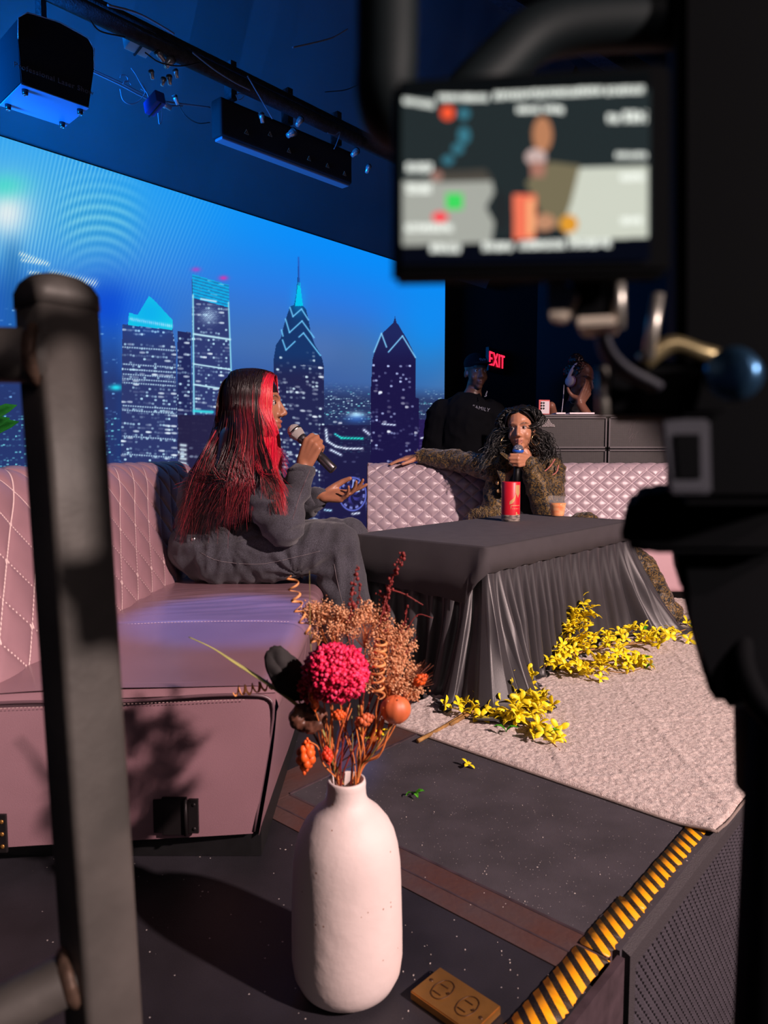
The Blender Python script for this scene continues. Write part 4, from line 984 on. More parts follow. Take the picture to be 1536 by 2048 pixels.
# hair: long straight, dark at the crown, red streaks
rnd = random.Random(4)
def hair_long():
    paths = []; rad = []; cols = []
    R1 = (q1(1, 0, 0)-q1(0, 0, 0)).normalized(); side = -1 if R1.y > 0 else 1
    dark = (0.014, 0.006, 0.008)
    for i in range(5200):
        near = rnd.random() < 0.78; sx = side if near else -side
        yh = rnd.uniform(-0.112, 0.080) if near else rnd.uniform(-0.11, 0.060)
        u = (yh+0.112)/0.192                                # 0 nape .. 1 face
        hx = 0.094*math.sqrt(max(0.03, 1-(abs(yh)/0.118)**2.4))+rnd.uniform(0, 0.008)
        tp = max(-0.085, min(0.078, yh*0.85+rnd.gauss(0, .012)))
        root = q1(sx*0.003, tp, 0.133-4.2*abs(tp+0.012)**2.2)
        p1_ = q1(sx*hx*0.62, lerp(tp, yh, .5), 0.122-3.2*abs(yh+.01)**2.1); p2_ = q1(sx*hx*0.98, yh*1.0, 0.055); p3_ = q1(sx*hx*1.06, yh, -0.015)
        if near:
            if u > 0.80:      # face curtain and the lock in front of the shoulder
                if u > .90 and rnd.random() < .55: m2 = a1(lerp(540, 557, rnd.random()), 862, -.088); m_ = a1(rnd.uniform(543, 562), 900, -.09); e = a1(rnd.uniform(545, 568), rnd.uniform(905, 975), -.09)
                else: g = rnd.random(); m2 = a1(lerp(528, 552, g), 872, -.12); m_ = a1(lerp(532, 553, g)+rnd.gauss(0, 2), 935, -.225); e = a1(lerp(548, 574, g)+rnd.gauss(0, 4), rnd.uniform(975, 1042), -.26+rnd.uniform(-.01, .01))
                pts = [p1_, p2_, p3_, m2, m_, e]
            elif u > 0.66:
                g = (u-.66)/.14; m2 = a1(lerp(500, 528, g), 878, -.16); m_ = a1(lerp(520, 545, g)+rnd.gauss(0, 3), 940, -.245); e = a1(lerp(535, 560, g)+rnd.gauss(0, 6), rnd.uniform(960, 1045), -.265)
                if g < .35: e = a1(rnd.uniform(520, 562), rnd.uniform(945, 1000), -.265)
                pts = [p1_, p2_, p3_, m2, m_, e]
            else:
                g = u/.66; yo = lerp(-.13, -.235, min(1, g*1.7))+rnd.uniform(-.015, .012)
                ex_ = lerp(366, 498, g)+rnd.gauss(0, 10); ey_ = lerp(1060, 1012, g)+rnd.gauss(0, 18)
                if rnd.random() < .3: ey_ -= rnd.uniform(10, 110)
                m2 = a1(lerp(436, 508, g)+rnd.gauss(0, 3), 872, yo*.72); m_ = a1(lerp(396, 508, g)+rnd.gauss(0, 5), 955, yo); e = a1(ex_, ey_, yo*1.02); m3 = e.lerp(m_, .5)+Vector((rnd.gauss(0, .006), rnd.uniform(-.008, .008), 0))
                pts = [p1_, p2_, p3_, m2, m_, m3, e]
        else:
            if u > .8: m2 = a1(lerp(535, 550, rnd.random()), 866, .08); m_ = a1(lerp(548, 565, rnd.random()), 900, .05); e = a1(rnd.uniform(560, 580), rnd.uniform(910, 965), .03); pts = [p1_, p2_, p3_, m2, e]
            else: g = u/.8; m2 = a1(lerp(438, 500, g), 880, .08); pts = [p1_, p2_, p3_, m2, a1(lerp(400, 460, g), 955, .09), a1(lerp(372, 430, g)+rnd.gauss(0, 8), 1045+rnd.gauss(0, 18), .08)]
        if rnd.random() < .20:
            g = rnd.uniform(-1, 1); u = 0.05; root = q1(0.02*g, -0.06, 0.118); p1_ = q1(0.05*g, -0.105, 0.085); yo = .13*g-.04
            pts = [p1_, q1(0.06*g, -0.122, 0.03), q1(.07*g, -0.126, -.03), a1(432+rnd.gauss(0, 4), 872, yo*.7), a1(396+rnd.gauss(0, 7), 955, yo), a1(366+rnd.gauss(0, 8), 1050+rnd.gauss(0, 16), yo*1.1)]
        s_ = noise.noise(Vector((u*7.5, sx*3, i*0.0)))+0.5*noise.noise(Vector((u*24, sx, 4)))
        if u > .82: c1 = (0.70, 0.012, 0.045) if rnd.random() < .8 else (0.80, 0.09, 0.08); t0, t1 = .10, .24
        elif u > .66: c1 = (0.50, 0.020, 0.045) if s_+rnd.gauss(0, .15) > .0 else dark; t0, t1 = .28, .5
        else: rr = s_+rnd.gauss(0, .17); c1 = (0.30, 0.016, 0.034) if rr > .26 else (0.10, 0.008, 0.015) if rr > .02 else dark; t0, t1 = .30, .66
        if rnd.random() < .08 and u < .8: c1 = (0.42, 0.05, 0.055)
        k_ = rnd.uniform(.7, 1.25); k = 26; P = np.array([tuple(x) for x in spline([root]+pts, k)]); t = np.linspace(0, 1, k); paths.append(P)
        rad.append(rnd.uniform(0.0006, 0.0014)*np.where(t > .7, 1-(t-.7)*2.8, 1)); m = np.clip((t-t0)/(t1-t0), 0, 1)[:, None]; cols.append(np.array(dark)*(1-m)+np.array([x*k_ for x in c1])*m)
    return paths, rad, cols
pa, ra, co_ = hair_long(); hr = strands('hair', pa, ra, co_, M_hair, w1, 4)
B = Blob(); B.ell(q1(0, -0.016, 0.044), (0.080, 0.098, 0.080), A1h).chain([q1(0, -0.05, 0.03), a1(455, 890), a1(425, 960), a1(408, 1020)], [0.055, 0.055, 0.060, 0.045])
B.chain([a1(470, 880, -.09), a1(455, 950, -.15), a1(430, 1010, -.15)], [0.06, 0.055, 0.04])
def trimface(co, no):
    return co
me = B.mesh('hair_mass', 0.008, 2); setcol(me, np.tile(np.array([[0.018, 0.006, 0.009]]), (len(me.vertices), 1))); link('hair_mass', me, M_hair, hr)
mic('microphone', 'silver-headed graphite wireless microphone in the red-haired woman\'s raised hand', tipW, tailW, M_micball, M_micbody)

# ---------------- woman with curly hair on the back sofa
Y2 = 4.08; S2 = FPX/Y2
a2 = lambda px, py, dy=0.0: PY(px, py, Y2+dy)
w2 = thing('person', 'woman with curly black hair in a gold and black brocade jacket behind the table', 'person', (a2(1045, 1040).x, Y2, 0.35))
s2 = 1.03
B = Blob(); hc2 = a2(1041, 860); F2 = Vector((-0.33, -0.93, -0.03)).normalized(); U2h = Vector((-0.09, 0, 1))
q2, A2h = head(B, hc2, F2, U2h, s2, 0.95)
nk2 = a2(1052, 935); ch2 = a2(1050, 975, 0.02); wa2 = a2(1045, 1040, 0.02); pe2 = a2(1045, 1080, 0.0)
B.chain([pe2, wa2, ch2], [0.13, 0.11, 0.125]).cap(ch2, 0.10, nk2, 0.055).cap(nk2, 0.052, hc2-Vector((0, -.03, .06)), 0.05)
shr2, elr2, wrr2 = a2(990, 938, 0.04), a2(905, 919, 0.24), a2(838, 913, 0.32)
shl2, ell2 = a2(1100, 945, 0.0), a2(1092, 1015, -0.14)
m2a, m2b = a2(1036, 898, -0.17), a2(1033, 950, -0.16)
T2 = (m2a-m2b).normalized(); Fh2 = Vector((-0.72, -0.62, 0.30)); Fh2 = (Fh2-T2*Fh2.dot(T2)).normalized(); P2 = Fh2.cross(T2)
if P2.x > 0: P2 = -P2
mc2 = m2a.lerp(m2b, 0.42); wl2 = mc2-Fh2*0.062-P2*0.027
hand(B, wl2, Fh2, P2, T2, [(50, 80, 50), (58, 80, 50), (62, 82, 50), (66, 82, 50)], [(0.35, 0.7, 0.5), (0.3, 0.9, 0.1), (0.2, 1.0, 0.0)], 1.02)
B.chain([ch2, shr2, elr2, wrr2], [0.09, 0.055, 0.042, 0.025]); B.chain([ch2, shl2, ell2, wl2], [0.09, 0.055, 0.042, 0.025])
hand(B, wrr2, (-1, 0.02, -0.16), (0.1, 0.15, -1), (-0.1, -1, -0.1), [(6, 8, 6), (8, 8, 6), (10, 10, 8), (12, 10, 8)], [(0.7, 0.7, 0.1), (0.85, 0.5, 0.1), (0.9, 0.3, 0.1)], 1.05, 0.12)
hp = [(pe2+Vector((k*0.10, -0.02, -0.02)), pe2+Vector((k*0.12+0.02, -0.20, 0.0))) for k in (-1, 1)]
for a_, b_ in hp: B.chain([a_, b_, b_+Vector((0.02, -0.02, -0.36))], [0.10, 0.07, 0.04])
me = B.mesh('body', 0.0048, 2, face_fn(q2, F2, s2)); skinmat(me, SKIN2, q2, s2, (0.34, 0.10, 0.09), (0.30, 0.12, 0.08)); link('body', me, M_skin, w2); eyes(w2, q2, F2, s2, (0.12, 0.0))
def brocade():
    m = mat('gold_black_brocade', rgb(20, 18, 16), 0.5, sheen=0.3); nt = m.node_tree; N = nt.nodes; L = nt.links; b = N['Principled BSDF']
    tc_ = [x for x in N if x.bl_idname == 'ShaderNodeTexCoord'][0]
    w = N.new('ShaderNodeTexNoise'); w.inputs['Scale'].default_value = 34; w.inputs['Detail'].default_value = 6; w.inputs['Distortion'].default_value = 2.8; L.new(tc_.outputs['Object'], w.inputs['Vector'])
    rp = N.new('ShaderNodeValToRGB'); e = rp.color_ramp.elements; e[0].position = 0.44; e[0].color = rgb(20, 18, 20); e[1].position = 0.50; e[1].color = rgb(70, 54, 28)
    e2 = rp.color_ramp.elements.new(0.58); e2.color = rgb(140, 108, 48); e3 = rp.color_ramp.elements.new(0.64); e3.color = rgb(26, 24, 24); L.new(w.outputs['Fac'], rp.inputs[0]); L.new(rp.outputs[0], b.inputs['Base Color'])
    b.inputs['Metallic'].default_value = 0.15
    n2 = N.new('ShaderNodeTexNoise'); n2.inputs['Scale'].default_value = 160; L.new(tc_.outputs['Object'], n2.inputs['Vector']); bp_ = N.new('ShaderNodeBump'); bp_.inputs['Strength'].default_value = 0.7; bp_.inputs['Distance'].default_value = 0.004
    L.new(n2.outputs['Fac'], bp_.inputs['Height']); L.new(bp_.outputs[0], b.inputs['Normal']); return m
M_broc = brocade(); M_tee = mat('black_top', rgb(14, 13, 15), 0.8)
B = Blob(); B.chain([pe2+Vector((0, 0, .02)), wa2, ch2], [0.145, 0.125, 0.130]).cap(ch2, 0.11, nk2-Vector((0, 0, .03)), 0.062); link('top', B.mesh('top', 0.007, 2), M_tee, w2)
def bfold(co, no):
    out = co.copy()
    for i in range(len(co)):
        p = Vector(co[i]); out[i] += no[i]*(0.009*(0.5-abs(noise.noise(Vector((p.x*13+p.z*6, p.y*10, p.z*17-p.x*9))))*2)+0.004*noise.noise(p*60))
    return out
B = Blob()   # jacket: sleeves and fronts left open at the middle
B.chain([a2(1000, 930, .02), shr2, shr2.lerp(elr2, .5), elr2, wrr2+Vector((0.03, 0, 0))], [0.075, 0.080, 0.068, 0.066, 0.050])
B.chain([a2(1085, 925, .02), shl2, shl2.lerp(ell2, .5), ell2], [0.075, 0.092, 0.090, 0.078]).chain([ell2, ell2.lerp(wl2, .5), wl2+(ell2-wl2).normalized()*0.03], [0.078, 0.074, 0.052])
B.chain([a2(1088, 935, .03), a2(1100, 990, .03), a2(1095, 1050, .02)], [0.085, 0.085, 0.09]); B.chain([a2(1000, 945, .05), a2(992, 990, .05), a2(985, 1045, .02)], [0.07, 0.075, 0.085])
B.chain([a2(1005, 935, .12), a2(1090, 935, .12)], [0.08, 0.08]).chain([a2(1000, 1000, .12), a2(1095, 1000, .12)], [0.09, 0.09])
me = B.mesh('jacket', 0.007, 2, bfold); jk2 = link('jacket', me, M_broc, w2)
for dy_, a_, b_, c_ in ((0, (1062, 925), (1072, 960), (1050, 990)), (0, (1012, 935), (1004, 965), (1008, 990))):
    bm = NB(); p0, p1, p2_ = a2(*a_, -0.10), a2(*b_, -0.14), a2(*c_, -0.14); p3 = a2(a_[0]+(18 if a_[0] > 1040 else -18), a_[1]+6, -0.10)
    vs = [bm.verts.new(p) for p in (p0, p3, p1, p2_)]; bm.faces.new(vs); o = obj('lapel', bm, M_broc, jk2); md = o.modifiers.new('t', 'SOLIDIFY'); md.thickness = 0.006
M_fr = mat('frayed_gold_thread', (0.3, 0.2, 0.08, 1), 0.7, attr='Col')
def fringe(name, parent, base_pts, n, L, seed, dirv=(0, 0, -1)):
    rnd = random.Random(seed); P = spline(base_pts, 60); pa = []; cc = []
    for i in range(n):
        p = P[rnd.randrange(60)]+Vector((rnd.gauss(0, .006), rnd.gauss(0, .006), rnd.gauss(0, .006))); d = Vector(dirv)+Vector((rnd.gauss(0, .6), rnd.gauss(0, .6), rnd.gauss(0, .5))); l = L*rnd.uniform(.4, 1.2)
        pa.append(np.array([tuple(x) for x in spline([p, p+d*l*.5+Vector((rnd.gauss(0, .006), 0, .004)), p+d*l], 6)])); cc.append(rnd.choice([(0.35, 0.24, 0.09), (0.12, 0.08, 0.04), (0.5, 0.36, 0.16), (0.03, 0.03, 0.03)]))
    return strands(name, pa, [0.0008]*n, cc, M_fr, parent, 3)
fringe('cuff_fringe', jk2, [a2(838, 905, .28), a2(838, 925, .28)], 60, 0.03, 1, (-.6, -.4, 0))
fringe('hem_fringe', jk2, [a2(940, 1028, -.12), a2(960, 1015, -.12), a2(985, 1018, -.14), a2(1010, 1028, -.14)], 160, 0.04, 2)
for pp in ((1001, 948), (995, 966), (997, 982)):
    bm = NB(); lathe(bm, [(0, .006), (0.009, 0.005), (0.011, 0)], a2(*pp, -0.055), (0, -1, 0), 20); obj('button', bm, M_gold, jk2, True)
M_rope = mat('pink_gold_cord', rgb(196, 120, 110), 0.5, var=0.4, scale=300)
for pts in (((1110, 918), (1098, 935), (1076, 952)), ((1117, 930), (1112, 945), (1096, 953), (1074, 957))):
    bm = NB(); tube(bm, spline([a2(x, y, -0.115) for x, y in pts], 24), 0.004, 6); obj('sleeve_cord', bm, M_rope, jk2, True)
# brocade trousers over the knees, and the hem that reaches the rug right of the table
B = Blob()
for (a_, b_), k in zip(hp, (-1, 1)): B.chain([a_, b_], [0.12, 0.092])
foot = PZ(1322, 1240); kn = hp[1][1]
B.chain([hp[1][1], Vector((1.05, 3.70, 0.42)), Vector((1.30, 3.56, 0.22)), Vector((foot.x-0.01, foot.y+0.02, 0.085))], [0.09, 0.085, 0.085, 0.075])
B.chain([Vector((foot.x-0.01, foot.y+0.02, 0.085)), Vector((foot.x, foot.y, 0.04))], [0.075, 0.078]).chain([Vector((foot.x, foot.y, 0.06)), Vector((foot.x+0.055, foot.y-.01, 0.045))], [.06, .045])
link('trousers', B.mesh('trousers', 0.007, 2, bfold), M_broc, w2)
fringe('hem_fringe', w2, [Vector((foot.x+math.cos(t)*0.09, foot.y+math.sin(t)*0.07-.02, 0.03)) for t in np.linspace(math.pi*0.9, 2.1*math.pi, 10)], 150, 0.035, 3, (0.1, -.5, -.35))
# hoops
for k in (-1, 1):
    bm = NB(); c_ = q2(k*0.084, 0.040, -0.062); a_ = Vector((math.cos(0.5), math.sin(.5), 0)); tube(bm, [c_+(a_*math.cos(t)+Vector((0, 0, 1))*math.sin(t))*0.030 for t in np.linspace(0, 2*math.pi, 41)], 0.0016, 6, False); obj('hoop_earring', bm, mat('gold_hoop', rgb(220, 180, 130), 0.25, 0.9) if k < 0 else bpy.data.materials['gold_hoop'], w2, True)
bm = NB(); lathe(bm, [(0.027, -0.003), (0.030, 0), (0.027, 0.003)], wrr2+Vector((0.0, 0, 0)), (1, 0, 0.1), 24); obj('bracelet', bm, M_steel, w2, True)
# curly hair
def curls():
    rnd = random.Random(9); pa = []; ra = []; cc = []
    def curl(pts, amp, turns, r, c):
        n = 46; P = spline(pts, n); out = []; ph = rnd.uniform(0, 6.28); px = None
        for i, p in enumerate(P):
            d = (P[min(i+1, n-1)]-P[max(i-1, 0)]).normalized(); x = frame_of(d)[0] if px is None else (px-d*px.dot(d)).normalized(); px = x; y = d.cross(x)
            t = i/(n-1); a = ph+turns*2*math.pi*t; A_ = amp*min(1, t*3.0); out.append(p+x*A_*math.cos(a)+y*A_*math.sin(a))
        pa.append(np.array([tuple(v) for v in out])); ra.append(np.linspace(r, r*.5, n)); cc.append(c)
    for i in range(430):
        sd = 1 if rnd.random() < .55 else -1; az = rnd.uniform(0.34, 1.0)*math.pi; tp = rnd.uniform(-.07, .055)
        root = q2(0.012, tp, 0.122-2.0*abs(tp+.01)**1.8); ex = 0.088+rnd.uniform(0, .02); ey = .105
        p1_ = q2(sd*ex*math.sin(az)*.75, lerp(tp, ey*math.cos(az), .5), 0.100+rnd.uniform(0, .015)); p2_ = q2(sd*ex*math.sin(az)*1.1, ey*math.cos(az)-.01, 0.025)
        if sd > 0: e = a2(rnd.uniform(1065, 1125), rnd.uniform(905, 955), rnd.uniform(-.08, .06)); m_ = a2(rnd.uniform(1068, 1102), rnd.uniform(868, 905), rnd.uniform(-.07, .07))
        else: e = a2(rnd.uniform(958, 1012), rnd.uniform(900, 955), rnd.uniform(-.04, .10)); m_ = a2(rnd.uniform(985, 1008), rnd.uniform(862, 905), rnd.uniform(-.02, .09))
        curl([root, p1_, p2_, m_, e], rnd.uniform(0.007, 0.016), rnd.uniform(3, 6), rnd.uniform(0.0018, 0.0034), tuple([rnd.uniform(0.006, 0.022)]*3))
    # smooth swept fringe with one laid edge
    for i in range(160):
        g = rnd.random(); a_ = q2(0.018+rnd.uniform(-.006, .006), 0.045*g+0.02, 0.125-0.03*g); b_ = q2(lerp(0.05, 0.072, g), 0.066-0.03*g, 0.088); c_ = q2(0.082, 0.035-.03*g, 0.04+rnd.uniform(-.02, .02)); d_ = q2(0.088, 0.0, -0.02)
        curl([a_, b_, c_, d_], 0.001, 2, 0.002, (0.012, 0.011, 0.013))
        a_ = q2(0.010, 0.045*g+0.02, 0.124-.03*g); curl([a_, q2(-0.035, 0.075-0.03*g, 0.098), q2(-0.072, 0.045-.03*g, 0.05), q2(-0.086, 0.0, -.02), a2(1000, 890, .02)], 0.002, 2, 0.002, (0.012, 0.011, 0.013))
    return pa, ra, cc
pa, ra, co_ = curls(); h2_ = strands('hair', pa, ra, co_, M_hair, w2, 5)
B = Blob(); B.ell(q2(0, -0.028, 0.052), (0.096*s2/1.1, 0.094, 0.090), A2h).chain([q2(0.06, -0.05, -.02), a2(1085, 905, .04), a2(1095, 935, .05)], [0.06, 0.075, 0.05]).chain([q2(-0.05, -0.06, -.02), a2(990, 905, .08), a2(985, 935, .09)], [0.06, 0.065, 0.045])
me = B.mesh('hair_mass', 0.008, 2, folds(0.010, 30)); setcol(me, np.tile(np.array([[0.010, 0.009, 0.011]]), (len(me.vertices), 1))); link('hair_mass', me, M_hair, h2_)
tip2 = a2(1037, 889, -0.175); M_blue = mat('blue_band', rgb(40, 100, 210), 0.35)
mc_ = mic('microphone', 'black wireless microphone with a blue band held by the curly-haired woman', tip2+T2*0.0, m2a-T2*0.215, mat('grey_mesh_ball', rgb(160, 162, 175), 0.35, 0.7, bump=1, bscale=900), M_blackg, None, 1.12, M_blue)
bm = NB(); lathe(bm, [(0.0262*1.12, 0.028), (0.0275*1.12, 0.030), (0.0275*1.12, 0.040), (0.024*1.12, 0.043)], tip2, -T2, 28); obj('blue_band', bm, M_blue, mc_, True)

# ---------------- woman with headphones behind the speaker cabinets
Y3 = 4.95; a3 = lambda px, py, dy=0.0: PY(px, py, Y3+dy)
w3 = thing('person', 'woman in black T-shirt and white headphones at the back, chin on hand', 'person', (a3(1150, 900).x, Y3, 0))
B = Blob(); hc3 = a3(1158, 763); F3 = Vector((0.62, -0.74, -0.22)).normalized(); s3 = 1.12; q3, A3h = head(B, hc3, F3, (0.12, 0, 1), s3)
nk3 = a3(1150, 805, .02); ch3 = a3(1145, 850, .05); pe3 = a3(1145, 1010, .10)
B.chain([pe3, ch3], [0.14, 0.13]).cap(ch3, 0.10, nk3, 0.055).cap(nk3, .052, hc3-Vector((0, -.03, .06)), 0.05)
el3 = a3(1178, 838, -0.18); wr3 = a3(1160, 806, -0.20)
B.chain([ch3, a3(1182, 845, 0.0), el3+Vector((.05, .06, -.05)), wr3], [.09, .06, .042, .027])
hand(B, wr3, (0.45, -0.05, 0.85), (-0.2, 0.95, 0.2), (-0.6, -0.3, 0.4), [(16, 30, 22), (22, 34, 24), (30, 36, 26), (36, 38, 26)], [(-0.1, 0.8, 0.6), (0.3, 0.7, 0.3), (0.5, 0.5, 0.3)], 1.05)
ea = a3(1107, 850, 0.0); B.chain([ch3, a3(1118, 838, 0.02), ea, a3(1102, 812, -0.12)], [.08, .06, .045, .030])
B.chain([ch3, a3(1195, 842, 0.02), a3(1215, 850, -.05)], [.08, .06, .045])
me = B.mesh('body', 0.0055, 2, face_fn(q3, F3, s3)); skinmat(me, SKIN3, q3, s3, (0.16, 0.04, 0.04)); link('body', me, M_skin, w3); eyes(w3, q3, F3, s3, (0, -.1))
B = Blob(); B.chain([pe3, ch3], [0.155, 0.150]).cap(ch3, .12, nk3-Vector((0, 0, .035)), .07).chain([ch3, a3(1182, 845, 0.0)], [.1, .082]).chain([ch3, a3(1120, 840, 0.02)], [.1, .078]); link('t_shirt', B.mesh('t_shirt', 0.008, 2, folds(.006, 16)), M_tee, w3)
B = Blob(); B.ell(q3(0, -0.022, 0.048), (0.090, 0.104, 0.088), A3h).ell(q3(0, -0.06, 0.12), (.05, .05, .05)); me = B.mesh('hair', 0.007, 1, folds(.010, 60)); setcol(me, np.tile(np.array([[0.014, 0.006, 0.007]]), (len(me.vertices), 1))); link('hair', me, M_hair, w3)
M_hp = mat('white_plastic', rgb(205, 200, 215), 0.3)
hp3 = thing('headphones', 'white over-ear headphones on the head of the woman at the back', 'headphones', q3(0, 0, 0.12))
bm = NB(); tube(bm, [q3(math.sin(t)*0.095, -0.012, math.cos(t)*0.118-0.004) for t in np.linspace(-1.55, 1.55, 30)], 0.012, 8, flat=0.4); obj('headband', bm, M_hp, hp3, True)
for k in (-1, 1):
    bm = NB(); ax = (q3(1, 0, 0)-q3(0, 0, 0)).normalized()*k; lathe(bm, [(0, .026), (0.026, .024), (0.034, .014), (0.036, 0.004), (0.030, 0)], q3(k*0.078, -0.006, -0.012), ax, 28); ec = obj('ear_cup', bm, M_hp, hp3, True)
    bm = NB(); lathe(bm, [(0.036, .002), (0.040, -0.004), (0.034, -0.012), (0.02, -.012)], q3(k*0.078, -0.006, -0.012), ax, 28); obj('ear_cushion', bm, mat('lilac_cushion', rgb(150, 120, 190), .6) if k < 0 else bpy.data.materials['lilac_cushion'], ec, True)
bm = NB(); tube(bm, spline([a3(1128, 770, -.10), a3(1127, 790, -.12), a3(1125, 812, -.14), a3(1123, 828, -.16)], 20), 0.0022, 5); obj('cable', bm, M_hp, hp3, True)
bm = NB(); tube(bm, spline([a3(1137, 797, -.09), a3(1143, 806, -.14), a3(1151, 808, -.15)], 16), 0.0012, 5); obj('necklace', bm, M_steel, w3, True)

# ---------------- man in dark clothes and a cap standing at the screen's end
Y4 = 5.30; a4 = lambda px, py, dy=0.0: PY(px, py, Y4+dy)
w4 = thing('person', 'man in black sweatshirt and dark cap standing in the shadows beside the screen', 'person', (a4(930, 900).x, Y4, 0))
B = Blob(); hc4 = a4(952, 745); F4 = Vector((0.30, -0.95, -0.1)).normalized(); q4, A4h = head(B, hc4, F4, (0, 0, 1), 1.08)
nk4 = a4(945, 790, .02); ch4 = a4(932, 835, .03); wa4 = a4(925, 930, .03); pe4 = Vector((wa4.x, Y4+.03, 0.72))
B.chain([pe4, wa4, ch4], [.15, .16, .17]).cap(ch4, .13, nk4, .07).cap(nk4, .06, hc4-Vector((0, -.02, .06)), .056)
for k in (-1, 1):
    sh = ch4+Vector((k*0.19, 0, .03)); el = Vector((ch4.x+k*0.25, Y4+.02, ch4.z-.28)); wrq = Vector((ch4.x+k*0.02+.02, Y4-.24, ch4.z-0.38)); B.chain([ch4, sh, el, wrq], [.12, .075, .055, .032])
    hand(B, wrq, (-k*0.9, -0.1, -0.1), (0, .6, -.6), (0, .3, .8), [(20, 25, 15)]*4, [(0.6, 0.6, 0.3), (0.8, .4, .2), (.9, .2, .2)], 1.1)
    hp_ = pe4+Vector((k*0.10, 0, 0)); kn_ = Vector((pe4.x+k*.11, Y4, .42)); an_ = Vector((pe4.x+k*.12, Y4+.03, .08)); B.chain([pe4, hp_, kn_, an_], [.13, .11, .07, .05]).cap(an_, .045, an_+Vector((0, -.14, -.04)), .036)
me = B.mesh('body', 0.008, 2, face_fn(q4, F4, 1.08)); skinmat(me, (0.10, 0.045, 0.03), q4, 1.08, (0.08, .03, .03)); link('body', me, M_skin, w4); eyes(w4, q4, F4, 1.08)
M_sw = mat('black_sweatshirt', rgb(9, 10, 14), 0.95, spec=.1)
B = Blob(); B.chain([pe4+Vector((0, 0, .05)), wa4, ch4], [.175, .19, .195]).cap(ch4, .15, nk4-Vector((0, 0, .04)), .08)
for k in (-1, 1):
    sh = ch4+Vector((k*0.19, 0, .03)); el = Vector((ch4.x+k*0.25, Y4+.02, ch4.z-.28)); wrq = Vector((ch4.x+k*0.02+.02, Y4-.24, ch4.z-0.38)); B.chain([ch4, sh, el, wrq.lerp(el, .18)], [.14, .105, .085, .06])
sw = link('sweatshirt', B.mesh('sweatshirt', 0.010, 2, folds(.012, 9)), M_sw, w4)
B = Blob()
for k in (-1, 1):
    hp_ = pe4+Vector((k*0.10, 0, 0)); kn_ = Vector((pe4.x+k*.11, Y4, .42)); an_ = Vector((pe4.x+k*.12, Y4+.03, .10)); B.chain([pe4, hp_, kn_, an_], [.155, .13, .09, .075])
link('trousers', B.mesh('trousers', .012, 2, folds(.008, 9)), M_sw, w4)
B = Blob(); B.ell(q4(0, -.012, .060), (.086, .104, .078), A4h); M_cap = mat('dark_cap', rgb(12, 12, 16), .9, spec=.15); cpx = link('cap', B.mesh('cap', .006, 1), M_cap, w4)
B = Blob(); B.ell(q4(0, .115, .062), (.062, .060, .010), A4h); link('cap_brim', B.mesh('cap_brim', .004, 1), M_cap, cpx)
M_prt = mat('grey_print', rgb(120, 122, 132), .7)
def text(name, body, size, loc, rx, m, parent, ext=0.0006, extra=None, align='CENTER'):
    cu = bpy.data.curves.new(name, 'FONT'); cu.body = body; cu.size = size; cu.extrude = ext; cu.space_character = 1.12; cu.align_x = align; cu.align_y = 'CENTER'
    o = bpy.data.objects.new(name, cu); C.objects.link(o); o.matrix_world = Matrix.Identity(4)
    dg = bpy.context.evaluated_depsgraph_get(); me = bpy.data.meshes.new_from_object(o.evaluated_get(dg)); bpy.data.objects.remove(o)
    me.transform(Matrix.Translation(Vector(loc)) @ rx.to_4x4()); me.materials.clear(); return link(name, me, m, parent, False)
fr = axes(Vector((1, 0, -.22)).normalized(), Vector((.22, 0, 1)).normalized(), Vector((0, -1, 0)))
pf = on_mesh(sw, 962, 817, .012) or a4(962, 817, -.22); text('lettering', 'FAMILY', 0.036, pf, fr, M_prt, sw)
pf2 = on_mesh(sw, 972, 788, .010) or a4(972, 788, -.2); bm = NB(); rnd = random.Random(2)
for i in range(7): box(bm, pf2+Vector((rnd.uniform(-.008, .008), -.001, rnd.uniform(-.02, .02))), (0.006, .002, .006))
obj('chest_print', bm, M_prt, sw)
pc = q4(0, .098, .082); text('cap_lettering', 'MVP', 0.028, pc, axes((q4(1, 0, 0)-q4(0, 0, 0)).normalized()*(1), Vector((0, 0, 1)), Vector(F4)), M_prt, cpx)
